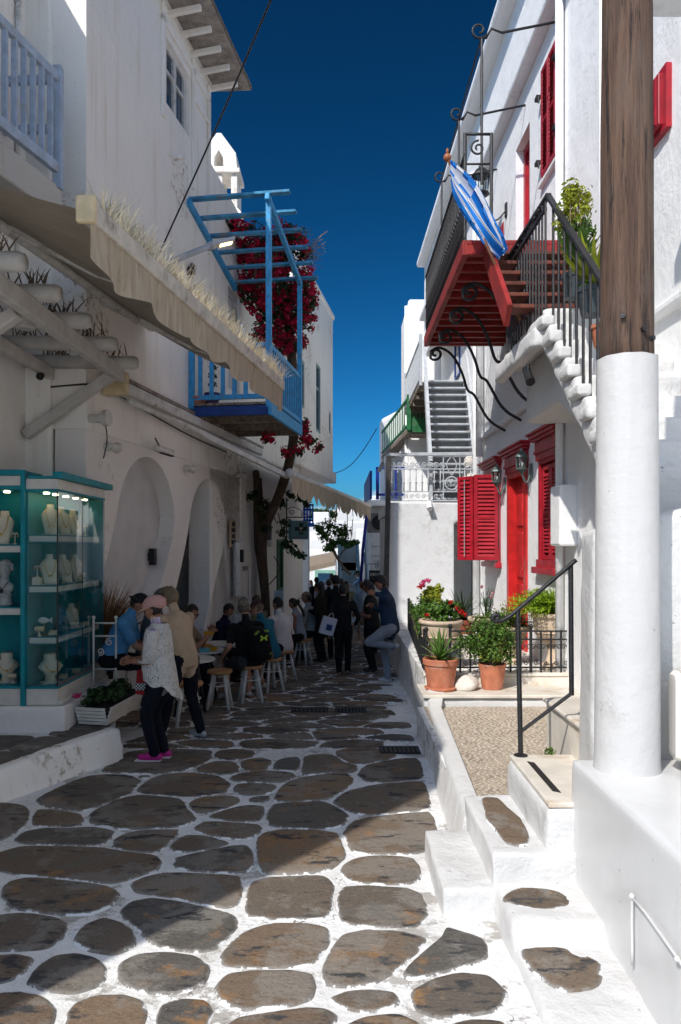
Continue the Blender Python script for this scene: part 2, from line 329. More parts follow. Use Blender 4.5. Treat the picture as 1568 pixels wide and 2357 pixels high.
STONES=[[(-2.441,6.066),(-2.372,6.36),(-2.274,6.734),(-2.029,6.844),(-1.79,6.628),(-1.83,6.234),(-1.936,5.996),(-2.027,5.776),(-2.201,5.857)],[(-1.746,6.296),(-1.71,6.699),(-1.546,6.844),(-1.131,6.771),(-0.988,6.425),(-0.991,6.265),(-1.207,6.143),(-1.464,6.161)],[(-1.881,5.547),(-1.857,5.803),(-1.785,6.143),(-1.576,6.173),(-1.329,6.083),(-1.116,5.596),(-1.13,5.427),(-1.376,5.39),(-1.602,5.404)],[(-2.36,5.803),(-2.161,5.75),(-2.031,5.646),(-1.922,5.465),(-2.231,5.484)],[(-2.844,5.94),(-2.726,5.912),(-2.551,5.829),(-2.419,5.621),(-2.386,5.381),(-2.431,5.077)],[(-2.252,5.181),(-2.255,5.312),(-2.156,5.358),(-1.97,5.281),(-1.798,5.371),(-1.623,5.281),(-1.626,5.036),(-1.841,5.056),(-2.066,5.097)],[(-1.583,5.016),(-1.555,5.246),(-1.393,5.335),(-1.16,5.344),(-1.206,5.077),(-1.196,4.91),(-1.377,4.937)],[(-2.219,4.751),(-2.23,4.899),(-2.149,4.976),(-1.866,5.004),(-1.622,4.976),(-1.332,4.88),(-1.125,4.733),(-1.15,4.611),(-1.293,4.496),(-1.343,4.442),(-1.539,4.48),(-1.842,4.578),(-2.033,4.645)],[(-1.243,5.968),(-1.195,6.083),(-1.029,6.161),(-0.872,6.203),(-0.787,6.083),(-0.831,5.912),(-1.022,5.713),(-1.124,5.723)],[(-1.01,5.646),(-0.845,5.884),(-0.611,5.884),(-0.609,5.547),(-0.794,5.532)],[(-1.07,5.404),(-1.022,5.532),(-0.752,5.465),(-0.606,5.451),(-0.637,5.181),(-0.873,5.224),(-1.026,5.299)],[(-1.14,4.918),(-1.171,5.118),(-1.092,5.246),(-0.866,5.181),(-0.759,5.077),(-0.897,4.937),(-1.006,4.899)],[(-1.053,4.663),(-1.043,4.805),(-0.861,4.976),(-0.636,5.056),(-0.583,4.918),(-0.565,4.595),(-0.823,4.601)],[(-1.868,4.267),(-1.946,4.433),(-1.917,4.471),(-1.642,4.402),(-1.394,4.356),(-1.309,4.267),(-1.292,4.114),(-1.358,4.022),(-1.526,4.029),(-1.77,4.127)],[(-1.282,4.433),(-1.218,4.512),(-1.08,4.545),(-0.758,4.535),(-0.608,4.512),(-0.572,4.114),(-0.621,4.074),(-0.743,4.155),(-0.947,4.247),(-1.155,4.326)],[(-1.198,4.022),(-1.191,4.182),(-1.091,4.224),(-0.859,4.127),(-0.619,3.984),(-0.569,3.885),(-0.578,3.724),(-0.64,3.638),(-0.822,3.638),(-0.959,3.713),(-1.023,3.873),(-1.112,3.946)],[(-1.804,3.814),(-1.861,3.984),(-1.752,4.004),(-1.574,3.971),(-1.437,3.885),(-1.406,3.769),(-1.455,3.67),(-1.597,3.648),(-1.726,3.648)],[(-1.325,3.713),(-1.34,3.885),(-1.278,3.958),(-1.152,3.885),(-1.041,3.814),(-1.026,3.681),(-1.1,3.638),(-1.221,3.648)],[(-1.691,3.576),(-1.591,3.586),(-1.48,3.536),(-1.473,3.458),(-1.493,3.365),(-1.571,3.321)],[(-1.412,3.339),(-1.419,3.477),(-1.378,3.556),(-1.298,3.566),(-1.19,3.526),(-1.137,3.458),(-1.117,3.339),(-1.182,3.298),(-1.297,3.295)],[(-1.016,3.496),(-0.991,3.556),(-0.872,3.58),(-0.699,3.556),(-0.622,3.477),(-0.595,3.33),(-0.665,3.286),(-0.822,3.295),(-0.924,3.312)],[(-0.543,3.496),(-0.55,3.681),(-0.494,3.838),(-0.366,3.909),(-0.194,3.929),(-0.077,3.861),(-0.042,3.724),(-0.083,3.638),(-0.132,3.496),(-0.212,3.467),(-0.477,3.467)],[(-0.549,3.286),(-0.526,3.42),(-0.371,3.43),(-0.201,3.448),(-0.129,3.42),(-0.14,3.211),(-0.22,3.147),(-0.356,3.115),(-0.44,3.131)],[(-1.542,3.261),(-1.42,3.244),(-1.317,3.227),(-1.232,3.131),(-1.178,2.982),(-1.397,2.954)],[(-1.114,3.085),(-1.114,3.162),(-1.056,3.211),(-0.954,3.219),(-0.879,3.17),(-0.837,3.1),(-0.832,2.982),(-1.077,2.982)],[(-0.725,3.07),(-0.724,3.162),(-0.684,3.195),(-0.615,3.178),(-0.575,3.115),(-0.56,2.982),(-0.7,2.982)],[(-0.47,3.025),(-0.425,3.085),(-0.247,3.131),(-0.063,3.147),(-0.007,3.1),(-0.058,2.913),(-0.435,2.913)],[(-0.505,4.663),(-0.555,4.996),(-0.557,5.29),(-0.421,5.344),(-0.043,5.255),(-0.012,5.077),(-0.032,4.733),(-0.093,4.628),(-0.294,4.578),(-0.484,4.595)],[(-0.53,4.311),(-0.534,4.448),(-0.314,4.48),(-0.104,4.528),(-0.075,4.402),(-0.084,4.224),(-0.045,4.061),(-0.08,3.984),(-0.255,3.971),(-0.503,3.996)],[(-0.556,5.672),(-0.529,5.94),(-0.155,5.996),(0.0,5.723),(-0.029,5.427),(-0.234,5.381),(-0.518,5.451)],[(-0.553,6.008),(-0.506,6.425),(-0.295,6.771),(-0.016,6.92),(0.063,6.699),(-0.122,6.113),(-0.334,6.042)],[(-0.051,5.997),(0.126,6.255),(0.44,6.499),(0.735,6.55),(0.772,6.255),(0.734,5.876),(0.521,5.789),(0.241,5.693),(0.134,5.76)],[(0.056,5.289),(0.145,5.489),(0.383,5.648),(0.714,5.715),(0.723,5.437),(0.616,5.06),(0.554,4.939),(0.334,4.923),(0.114,4.91),(0.062,5.06)],[(-0.002,4.618),(0.051,4.769),(0.252,4.849),(0.439,4.789),(0.411,4.408),(0.256,4.402),(0.047,4.459)],[(-0.022,4.187),(0.032,4.359),(0.144,4.392),(0.405,4.343),(0.387,3.893),(0.226,3.885),(0.042,3.932),(0.004,4.041)],[(-0.077,3.384),(-0.064,3.571),(0.016,3.779),(0.126,3.829),(0.319,3.816),(0.445,3.755),(0.374,3.638),(0.243,3.424),(0.162,3.326),(0.004,3.307),(-0.06,3.326)],[(0.245,3.384),(0.338,3.506),(0.492,3.66),(0.628,3.779),(0.736,3.841),(0.739,3.731),(0.664,3.582),(0.542,3.527),(0.441,3.444),(0.325,3.374)],[(0.315,3.27),(0.432,3.374),(0.546,3.414),(0.647,3.374),(0.675,3.252),(0.665,3.181),(0.539,3.121),(0.398,3.104),(0.325,3.163)],[(-0.068,3.216),(0.014,3.27),(0.14,3.298),(0.242,3.261),(0.261,3.181),(0.221,3.121),(0.082,3.113),(-0.017,3.146)],[(-0.026,3.032),(0.082,3.08),(0.258,3.088),(0.313,3.047),(0.31,2.925),(-0.025,2.925)],[(0.42,2.985),(0.527,3.055),(0.661,3.047),(0.666,2.94),(0.412,2.925)],[(0.17,6.843),(0.281,7.18),(0.542,7.316),(0.761,7.409),(0.768,6.843),(0.556,6.648),(0.28,6.61)],[(-2.214,6.952),(-2.098,7.287),(-2.181,7.656),(-1.931,7.734),(-1.381,7.705),(-1.308,7.421),(-1.42,7.074),(-1.72,6.888),(-2.031,6.873)],[(-1.358,7.033),(-1.24,7.287),(-1.061,7.287),(-0.96,7.033),(-0.964,6.912),(-1.144,6.849)],[(-1.302,7.656),(-1.156,7.774),(-0.969,7.705),(-0.933,7.513),(-1.074,7.376),(-1.213,7.394)],[(-0.983,7.287),(-0.831,7.421),(-0.687,7.331),(-0.708,6.992),(-0.896,6.952)],[(-0.669,7.033),(-0.597,7.331),(-0.437,7.467),(-0.404,7.287),(-0.417,6.952),(-0.566,6.952)],[(-1.01,6.72),(-0.854,6.873),(-0.565,6.936),(-0.443,6.857),(-0.536,6.588),(-0.777,6.574),(-0.942,6.61)],[(-0.932,6.4),(-0.813,6.546),(-0.557,6.475),(-0.584,6.235),(-0.787,6.184),(-0.874,6.267)],[(-0.768,6.109),(-0.579,6.184),(-0.597,5.988),(-0.729,6.018)],[(-0.357,7.467),(-0.084,7.56),(-0.036,7.2),(0.15,7.115),(0.113,6.873),(-0.139,6.873),(-0.343,6.758)],[(-0.003,7.513),(0.033,7.855),(0.253,7.958),(0.46,7.754),(0.514,7.513),(0.345,7.331),(0.185,7.2)],[(-1.873,6.758),(-1.821,6.796),(-1.763,6.773),(-1.776,6.705),(-1.836,6.698)]]
# ================================================================ GROUND, STREET, TERRACE, STEPS
m_street,t,b=nodes('lime_washed_joints'); p=pos(t)
c=mix(t,ramp(t,noise_n(t,p,2.2,6,.65),.38,.72),(.78,.775,.76),(.62,.605,.58))
c=mix(t,ramp(t,noise_n(t,p,2.7,7,.75),.54,.60),c,(.40,.375,.34)); c=mix(t,ramp(t,noise_n(t,p,14,8,.75),.60,.70),c,(.36,.34,.31)); c=mix(t,ramp(t,noise_n(t,p,55,4,.6),.69,.74),c,(.12,.105,.09))
wv=N(t,'ShaderNodeTexVoronoi',feature='DISTANCE_TO_EDGE'); wv.inputs['Scale'].default_value=7; 
mpn=N(t,'ShaderNodeMixRGB'); mpn.blend_type='ADD'; mpn.inputs[0].default_value=.25; t.links.new(p,mpn.inputs[1])
nn=N(t,'ShaderNodeTexNoise'); nn.inputs['Scale'].default_value=9; t.links.new(p,nn.inputs['Vector']); t.links.new(nn.outputs['Color'],mpn.inputs[2]); t.links.new(mpn.outputs[0],wv.inputs['Vector'])
ck=N(t,'ShaderNodeMath',operation='LESS_THAN'); ck.inputs[1].default_value=.013; t.links.new(wv.outputs['Distance'],ck.inputs[0])
km=N(t,'ShaderNodeMath',operation='MULTIPLY'); t.links.new(ck.outputs[0],km.inputs[0]); t.links.new(ramp(t,noise_n(t,p,1.7,3),.52,.6),km.inputs[1])
c=mix(t,km.outputs[0],c,(.2,.18,.16))
t.links.new(c,b.inputs['Base Color']); b.inputs['Roughness'].default_value=.7
bump(t,b,noise_n(t,p,24,5,.65),.6,.02,bump(t,None,noise_n(t,p,5,3,.6),.4,.04))

m_stone,t,b=nodes('street_slate'); p=pos(t); oi=N(t,'ShaderNodeObjectInfo').outputs['Random']
cr1=N(t,'ShaderNodeValToRGB'); el=cr1.color_ramp.elements
for i,(q,cc) in enumerate(((0,(.098,.078,.060)),(.22,(.172,.122,.084)),(.42,(.105,.098,.088)),(.60,(.225,.155,.100)),(.8,(.135,.112,.090)),(1,(.250,.172,.112)))):
    e=el[i] if i<2 else el.new(q); e.position=q; e.color=(*cc,1)
t.links.new(oi,cr1.inputs[0]); c=cr1.outputs[0]
c=mix(t,ramp(t,noise_n(t,p,2.6,6,.65),.57,.66),c,(.27,.155,.075)); c=mix(t,ramp(t,noise_n(t,p,2.0,7,.7),.50,.56),c,mix(t,.55,c,(.26,.24,.21))); 
c=mix(t,ramp(t,noise_n(t,p,3.3,6,.7,(1,2.2,1)),.55,.62),c,(.052,.052,.054))
c=mix(t,ramp(t,noise_n(t,p,2.3,7,.7),.56,.60),c,mix(t,.5,c,(.15,.14,.125)))
c=mix(t,ramp(t,noise_n(t,p,60,5,.7),.45,.75),c,mix(t,.45,c,(.02,.018,.016)))
sc=ramp(t,noise_n(t,p,90,2,.5),.72,.77); c=mix(t,sc,c,(.35,.33,.3))
ra=N(t,'ShaderNodeAttribute'); ra.attribute_name='rim'; ad=N(t,'ShaderNodeMath',operation='ADD'); t.links.new(ra.outputs['Fac'],ad.inputs[0])
sb=N(t,'ShaderNodeMath',operation='MULTIPLY_ADD'); sb.inputs[1].default_value=1.5; sb.inputs[2].default_value=-.75; t.links.new(noise_n(t,p,9,7,.7),sb.inputs[0]); t.links.new(sb.outputs[0],ad.inputs[1])
gr=ramp(t,ad.outputs[0],.74,.96); c=mix(t,gr,c,(.22,.205,.185))
pt=ramp(t,ad.outputs[0],.99,1.05); c=mix(t,pt,c,(.72,.715,.70))
t.links.new(c,b.inputs['Base Color']); b.inputs['Roughness'].default_value=.72; b.inputs['Specular IOR Level'].default_value=.15
bump(t,b,noise_n(t,p,70,5,.7),.5,.008,bump(t,None,noise_n(t,p,9,6,.7,(1,1.8,1)),.7,.025))

def sheet(name,mat,x0,x1,ys,zf,nx=8,jit=0,kind='structure'):
    mb=MB(); vs=[];fs=[]
    for y in ys:
        for i in range(nx+1):
            x=x0+(x1-x0)*i/nx; vs.append((x,y,zf(x,y)))
    for j in range(len(ys)-1):
        for i in range(nx): a=j*(nx+1)+i; fs.append((a,a+1,a+nx+2,a+nx+1))
    mb.add(vs,fs); o=mb.build(name,mat,smooth=True); o['kind']=kind; return o
m_earth=M('dry_earth',(.30,.25,.18),.95,.25,.3,.3,4)
sheet('ground',m_earth,-400,400,[-60,-20,0,34,60,120,400,900],lambda x,y:gz(y)-.08,2)
ys=[-24,-18,-12]+[-6+.2*i for i in range(70)]+[8+.5*i for i in range(110)]
street=sheet('street',m_street,-5.2,6,ys,lambda x,y:gz(y)+.006*noise.noise(Vector((x*2,y*2,0))),40)
street['label']='whitewashed lane of dark slate slabs'

def corner_round(p):
    for cut in (.16,.25):
        q=[]
        for i in range(len(p)): a,b2=p[i],p[(i+1)%len(p)]; q+=[a.lerp(b2,cut),a.lerp(b2,1-cut)]
        p=q
    return p
def stone_mesh(poly,zoff=0,name='paving_stone',zf=gz,h=.011,mat=None,grow=.036):
    pts=[Vector((x,y)) for x,y in poly]
    pts=corner_round([Vector((q.x,q.y,0)) for q in pts]); n=len(pts)
    cx=sum((q for q in pts),Vector())/n; per=[]; pts=[q+(q-cx).normalized()*grow for q in pts]
    for i,q in enumerate(pts):
        d=(q-cx); k=1+.018*noise.noise(q*9+Vector((3,1,5))); k+=.02*noise.noise(q*23); per.append(cx+d*k)
    rings=[]; size=sum((q-cx).length for q in per)/n
    for ins,z in ((0,-.004),(.010,h*.75),(.03,h),(.085,h)):
        rings.append([cx+(q-cx)*max(.25,1-ins/size)+Vector((0,0,z+(.003*noise.noise(q*6) if ins>.02 else 0))) for q in per])
    mb=MB(); vs=[p for r in rings for p in r]+[cx+Vector((0,0,h))]; fs=[]
    for k in range(3):
        for i in range(n): fs.append((k*n+i,k*n+(i+1)%n,(k+1)*n+(i+1)%n,(k+1)*n+i))
    for i in range(n): fs.append((3*n+i,3*n+(i+1)%n,4*n))
    vs=[Vector((v.x,v.y,v.z+zf(v.y)+zoff)) for v in vs]
    mb.add(vs,fs); me=mb.mesh(name,mat or m_stone,True)
    at_=me.attributes.new('rim','FLOAT','POINT'); at_.data.foreach_set('value',[1.05]*n+[.95]*n+[.62]*n+[.12]*n+[0])
    return me
def add_stone(poly,parent,**k):
    k.setdefault('h',.008+.008*random.random()); o=bpy.data.objects.new('paving_stone',stone_mesh(poly,**k)); C.objects.link(o); o.parent=parent; return o
def inset(poly,d):
    c=Vector((sum(p[0] for p in poly)/len(poly),sum(p[1] for p in poly)/len(poly))); out=[]
    for p in poly:
        v=Vector(p)-c; L=v.length; out.append(tuple(c+v*max(.3,1-d/max(L,.01))))
    return out
nst=0

def voronoi(seeds,sy,clip):
    cells=[]
    for i,(x,y) in enumerate(seeds):
        P=[Vector(q) for q in clip]; P=[Vector((q.x,q.y*sy)) for q in P]; s0=Vector((x,y*sy))
        for j,(a,b2) in enumerate(seeds):
            if j==i or abs(a-x)>2.2 or abs(b2-y)>1.2: continue
            s1=Vector((a,b2*sy)); mid=(s0+s1)/2; d=s1-s0; Q=[]
            for k in range(len(P)):
                A,B2=P[k],P[(k+1)%len(P)]; fa=(A-mid).dot(d); fb=(B2-mid).dot(d)
                if fa<=0: Q.append(A)
                if fa*fb<0: Q.append(A+(B2-A)*(fa/(fa-fb)))
            P=Q
            if len(P)<3: break
        if len(P)>=3: cells.append([(q.x,q.y/sy) for q in P])
    return cells
rnd=random.Random(11); seeds=[]; y=8.02; row=0
while y<33:
    w=.68 if y<20 else .85; rowd=.36 if y<20 else .5
    x=-4.4+(row%2)*w*.5
    while x<3.2:
        seeds.append((x+rnd.uniform(-.2,.2)*w,y+rnd.uniform(-.3,.3)*rowd)); x+=w*rnd.uniform(.7,1.35)
    y+=rowd; row+=1
cells=voronoi(seeds,1.9,[(-4.6,7.84),(3.4,7.84),(3.4,33.5),(-4.6,33.5)])
far=MB(); rest=[]
for poly in cells:
    cx=sum(q[0] for q in poly)/len(poly); cy=sum(q[1] for q in poly)/len(poly)
    rk=.66+.049*(cy-5.44) if cy<24 else 6; lk=max(-4.55+.16*cy,-2.35 if cy<8.9 else -9) if cy<21 else -6
    if cx>rk-.14 or cx<lk: continue
    q=[(min(a,rk),b_) for a,b_ in inset(poly,.058 if cy<15 else .048)]
    rest.append((cy,q))
rest.sort()
def fit(polys,obst,joint=.03,lim=.085,it=6):
    """let each traced slab creep outwards until only a narrow joint is left to its neighbours"""
    def dens(p):
        q=[]
        for i in range(len(p)):
            a,b2=Vector(p[i]),Vector(p[(i+1)%len(p)]); m_=max(1,int((b2-a).length/.09)); q+=[a.lerp(b2,k/m_) for k in range(m_)]
        return q
    P=[dens(p) for p in polys]; O=[dens(p) for p in obst]; base=[[v.copy() for v in p] for p in P]
    for _ in range(it):
        cen=[(sum(p,Vector((0,0)))/len(p)) for p in P+O]; rad=[max((v-c).length for v in p) for p,c in zip(P+O,cen)]; allp=P+O; new=[]
        for i,p in enumerate(P):
            nb=[j for j in range(len(allp)) if j!=i and (cen[j]-cen[i]).length<rad[i]+rad[j]+.3]; n=len(p); area=sum(p[k].x*p[(k+1)%n].y-p[(k+1)%n].x*p[k].y for k in range(n)); sg=1 if area>0 else -1; q=[]
            for k in range(n):
                v=p[k]; t_=p[(k+1)%n]-p[k-1]; nr=Vector((t_.y,-t_.x))*sg; nr=nr.normalized() if nr.length>1e-6 else Vector((0,0)); best=lim*2
                for j in nb:
                    o=allp[j]
                    for m_ in range(len(o)):
                        a=o[m_]; e=o[(m_+1)%len(o)]-a; L2=e.length_squared or 1e-9; u=max(0,min(1,(v-a).dot(e)/L2)); d=(v-(a+e*u)).length
                        if d<best: best=d
                g=(best-joint)/2*.9; w=v+nr*max(-.04,min(.06,g)); dv=w-base[i][k]
                if dv.length>lim: w=base[i][k]+dv.normalized()*lim
                w.x=min(w.x,.70+.049*(w.y-5.44)) if w.y>4.9 else min(w.x,.50 if w.y>3.9 else .80); q.append(w)
            if _==it-1: q=[(q[k-1]+q[k]*4+q[(k+1)%len(q)])/6 for k in range(len(q))]
            new.append(q)
        P=new
    return [[tuple(v) for v in p] for p in P]
for poly in fit(STONES,[q for cy,q in rest if cy<8.6]):
    add_stone(poly,street,grow=.008); nst+=1
import array
for i,(cy,q) in enumerate(rest):
    if nst<300: add_stone(q,street); nst+=1
    else:
        me=stone_mesh(q); bvs=[v.co.copy() for v in me.vertices]; far.add(bvs,[tuple(p_.vertices) for p_ in me.polygons]); bpy.data.meshes.remove(me)
fo=far.build('distant_paving_stones',m_stone,street,True); fo['kind']='stuff'
# service grates let into the paving
for (x,y_,w,h_) in ((-.42,10.05,.5,.3),(.14,10.02,.42,.3),(.62,7.75,.42,.28)):
    tg=thing('drain_grate','dark slotted drain grate set in the paving '+{-.42:'near the seated man with a backpack',.14:'in mid lane, right of the pair',.62:'close to the right kerb'}[x],'grate',(x,y_,gz(y_)+.013))
    mb=MB(); mb.box((-w/2,-h_/2,-.02),(w/2,h_/2,.004)); mb.build('frame',m_dark,tg,local=True)
    for k in range(9): mb=MB(); xx=-w/2+w*(k+.5)/9; mb.box((xx-.012,-h_/2+.02,.004),(xx+.012,h_/2-.02,.012)); mb.build('bar',m_iron,tg,local=True)

# ---------------------------------------------------------------- right-hand terrace, kerb and steps
def soft(mb,name,mat,parent=None,bev=.03,local=False,lump=.012,sub=0,seg=3):
    o=mb.build(name,mat,parent,local=local); m=o.modifiers.new('bevel','BEVEL'); m.width=bev; m.segments=seg; m.limit_method='ANGLE'; m.angle_limit=R(35)
    me=o.data; me.polygons.foreach_set('use_smooth',[True]*len(me.polygons)); w=o.modifiers.new('normals','WEIGHTED_NORMAL'); w.keep_sharp=False
    return o
def lumpy(mb,name,mat,parent=None,voxel=.03,amp=.015,fr=3.2,local=False):
    """hand-plastered masonry: voxel-rounded and unevenly swollen"""
    o=mb.build('tmp',mat); r=o.modifiers.new('r','REMESH'); r.mode='VOXEL'; r.voxel_size=voxel; s=o.modifiers.new('s','SMOOTH'); s.iterations=5; s.factor=.5
    me=bake(o); inv=worldmat(parent).inverted() if (parent and not local) else Matrix()
    dat=[(v.co.copy(),v.normal.copy()) for v in me.vertices]; cos=[]
    for p,n in dat: cos.extend(inv@(p+n*amp*(noise.noise(p*fr)+.5*noise.noise(p*fr*2.7))))
    me.vertices.foreach_set('co',cos); me.update()
    me.polygons.foreach_set('use_smooth',[True]*len(me.polygons)); me.name=name; me.materials.clear(); me.materials.append(mat)
    q=bpy.data.objects.new(name,me); C.objects.link(q); q.parent=parent; return q
def kx(D): return .79+.049*(D-5.44)
mb=MB(); Ds=[4.85+i*.4 for i in range(31)]; n=len(Ds); rings=[]
for D in Ds:
    x=kx(D); th=.13 if D<8.3 else .2; top=.085 if D<8.3 else .2; q=.02*noise.noise(Vector((D*1.7,0,0)))
    rings.append([Vector((x-.07+q,D,gz(D)-.2)),Vector((x+q,D,gz(D)+.02)),Vector((x+.05+q*.5,D,top-.03)),Vector((x+.075+q*.5,D,top)),Vector((x+.05+th,D,top+.004)),Vector((x+.05+th,D,-.9))])
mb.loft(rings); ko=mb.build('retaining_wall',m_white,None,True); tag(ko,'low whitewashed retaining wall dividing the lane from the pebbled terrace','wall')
ko.data.set_sharp_from_angle(angle=R(50))
mb=MB(); mb.box((.86,4.9,-.6),(3.2,8.3,.035)); terr=mb.build('terrace',m_street); terr['kind']='structure'
# pebble mosaic: real pebbles bedded in grey mortar
m_peb,t,b=nodes('mosaic_pebbles'); g=N(t,'ShaderNodeNewGeometry').outputs['Random Per Island']; cr1=N(t,'ShaderNodeValToRGB'); el=cr1.color_ramp.elements
for i,(q,cc) in enumerate(((0,(.33,.26,.19)),(.3,(.42,.35,.27)),(.6,(.50,.43,.35)),(1,(.38,.30,.22)))):
    e=el[i] if i<2 else el.new(q); e.position=q; e.color=(*cc,1)
t.links.new(g,cr1.inputs[0]); t.links.new(cr1.outputs[0],b.inputs['Base Color']); b.inputs['Roughness'].default_value=.5
m_mort=M('pebble_mortar',(.33,.275,.215),.9,.25,8,.5,60)
mb=MB(); mb.box((.93,4.93,.03),(3.0,8.26,.045)); mb.build('mortar_bed',m_mort,terr)
mb=MB(); rnd=random.Random(3); y=4.97; r_=0
while y<8.25:
    x=.97+(r_%2)*.03; 
    while x<2.85:
        a=.55*math.sin(x*2.3+y*1.9)+rnd.uniform(-.4,.4); l=rnd.uniform(.013,.021); w=rnd.uniform(.007,.011)
        u=Vector((math.cos(a),math.sin(a),0)); v=Vector((-u.y,u.x,0)); c0=Vector((x+rnd.uniform(-.012,.012),y+rnd.uniform(-.008,.008),.044)); hz=rnd.uniform(.004,.007)
        ring=[c0+u*l*math.cos(q)+v*w*math.sin(q) for q in [k*math.pi/3 for k in range(6)]]; ring2=[c0+(p_-c0)*.6+Vector((0,0,hz)) for p_ in ring]
        mb.add(ring+ring2,[(i,(i+1)%6,6+(i+1)%6,6+i) for i in range(6)]+[tuple(range(6,12))])
        x+=.048*rnd.uniform(.85,1.2)
    y+=.027; r_+=1
po=mb.build('pebble_mosaic',m_peb,terr,True); po['kind']='stuff'

def step(label,a,b_,vox=.025,amp=.012):
    mb=MB(); mb.box(a,b_); return tag(lumpy(mb,'step',m_white,None,vox,amp),label,'step')
step('low whitewashed step block jutting into the lane',(.55,3.97,-.4),(.86,4.80,.005))
s2=step('long whitewashed step with a strip of brown stone let into its top',(.825,4.0,-.4),(1.3,4.95,.18))
add_stone([(.93,4.14),(1.04,4.12),(1.08,4.3),(1.06,4.6),(1.04,4.86),(.93,4.86),(.92,4.5)],s2,zf=lambda y:.176,h=.014)
mb=MB()
rings=[]
for D in (2.0,2.4,2.8,3.2,3.55,3.58,4.1):
    top={True:.02,False:-.06}[D>=3.57]-.03*max(0,3.55-D); xl=.82-.0*(D-3)
    rings.append([Vector((xl,D,-.5)),Vector((2.0,D,-.5)),Vector((2.0,D,top)),Vector((xl+.01,D,top))])
mb.loft(rings); s3=tag(lumpy(mb,'ramped_landing',m_white,None,.025,.012),'broad brushed white landing at the foot of the steps with inlaid stones','landing')
for q,zz in (([(.86,3.84),(.93,3.76),(1.08,3.74),(1.19,3.80),(1.14,3.90),(.97,3.93)],.010),([(.86,3.5),(.9,3.3),(.98,3.2),(1.12,3.24),(1.17,3.38),(1.1,3.5)],-.074),([(.98,2.72),(1.08,2.62),(1.2,2.56),(1.26,2.62),(1.2,2.74),(1.08,2.78)],-.098)):
    add_stone(q,s3,zf=lambda y,zz=zz:zz,h=.014)
th=thing('marble_step','worn tan marble step with a black anti-slip strip below the handrail','step',(1.5,4.5,.18))
mb=MB(); mb.box((1.13,4.04,-.3),(2.3,5.02,.40)); lumpy(mb,'base',m_white,th,.025,.008)
mb=MB(); mb.box((1.145,4.06,.404),(2.3,5.0,.435)); mb.build('tread',m_marble,th,bevel=.008)
mb=MB(); mb.hexa([(1.22,4.25,.436),(1.26,4.22,.436),(1.26,4.80,.436),(1.22,4.83,.436),(1.22,4.25,.4395),(1.26,4.22,.4395),(1.26,4.80,.4395),(1.22,4.83,.4395)]); mb.build('anti_slip_strip',m_plasticb,th)
th=thing('marble_step','upper tan marble step with rounded nosing beside the white wall','step',(1.9,5.3,.43))
mb=MB(); mb.box((1.56,4.6,.3),(2.6,5.6,.66)); mb.build('base',m_marble,th,bevel=.01)
mb=MB(); mb.box((1.53,4.57,.664),(2.6,5.6,.70)); mb.build('tread',m_marble,th,bevel=.016,seg=3)
# marble steps up to the planted upper terrace
mb=MB(); mb.box((.93,8.27,-.3),(2.9,8.62,.135)); tag(lumpy(mb,'step',m_white,None,.03,.01),'whitewashed riser under the marble ledge where the flower pots stand','step')
mb=MB(); mb.box((.92,8.24,.14),(2.9,8.92,.178)); tag(mb.build('marble_ledge',m_marble,None,bevel=.01),'pale marble ledge carrying the aloe pot and the white rock','ledge')
mb=MB(); mb.box((1.02,8.90,-.3),(2.82,9.0,.27)); mb.box((1.0,8.885,.272),(2.82,9.1,.31)); tag(mb.build('marble_ledge',m_marble,None,bevel=.01),'upper marble ledge under the black garden fence','ledge')
mb=MB(); mb.box((1.03,9.0,-.6),(2.82,15.5,.262)); u=mb.build('upper_terrace',m_street); u['kind']='structure'
# left-hand raised platform
plat=MB(); z0=-.03
outl=[(-2.28,7.42),(-2.34,7.30),(-2.86,5.98),(-3.3,4.9),(-3.5,4.4),(-5,4.4),(-5,9.2),(-3.0,9.2),(-2.5,8.2)]
plat.plate([(a,b_) for a,b_ in outl],[],(0,0,z0-.016),(1,0,0),(0,1,0),(0,0,1),.9)
po=plat.build('platform',m_street); po['kind']='structure'
m_flag=M('dark_flagstone',(.11,.095,.08),.7,.3,4,.5,20,dirt=(.3,.28,.25),objrand=.3)
for q in ([(-2.75,6.6),(-3.05,5.9),(-3.4,5.9),(-3.4,6.6),(-3.1,6.75)],[(-2.5,7.15),(-2.72,6.68),(-3.08,6.83),(-2.95,7.3)],[(-3.0,7.3),(-3.12,6.85),(-3.6,6.7),(-3.7,7.3)],[(-2.42,7.5),(-2.5,7.25),(-2.9,7.38),(-2.88,7.5)],[(-2.5,8.2),(-2.42,7.56),(-2.8,7.56),(-2.8,8.2)],[(-3.1,5.8),(-3.35,5.1),(-3.8,5.1),(-3.8,5.8)]):
    add_stone(q,po,zf=lambda y:z0-.012,h=.014,mat=m_flag)
mb=MB(); path=[(-2.2,7.42),(-2.27,7.28),(-2.80,5.95),(-3.24,4.9),(-3.45,4.4)]; rings=[]
for i,(x,y) in enumerate(path):
    a=Vector(path[max(0,i-1)]); c_=Vector(path[min(len(path)-1,i+1)]); d=(c_-a).normalized(); nrm=Vector((-d.y,d.x))*-1
    if nrm.x>0: nrm=-nrm
    p0=Vector((x,y)); p1=p0+nrm*.17
    rings.append([Vector((p0.x+.06,p0.y-.02,gz(y)-.15)),Vector((p0.x,p0.y,-.04)),Vector((p0.x-.02,p0.y,.02)),Vector((p1.x,p1.y,.02)),Vector((p1.x,p1.y,-.5))])
mb.loft(rings); tag(lumpy(mb,'kerb_wall',m_left,None,.03,.014),'thick scuffed white kerb edging the dark paved platform at left','wall')
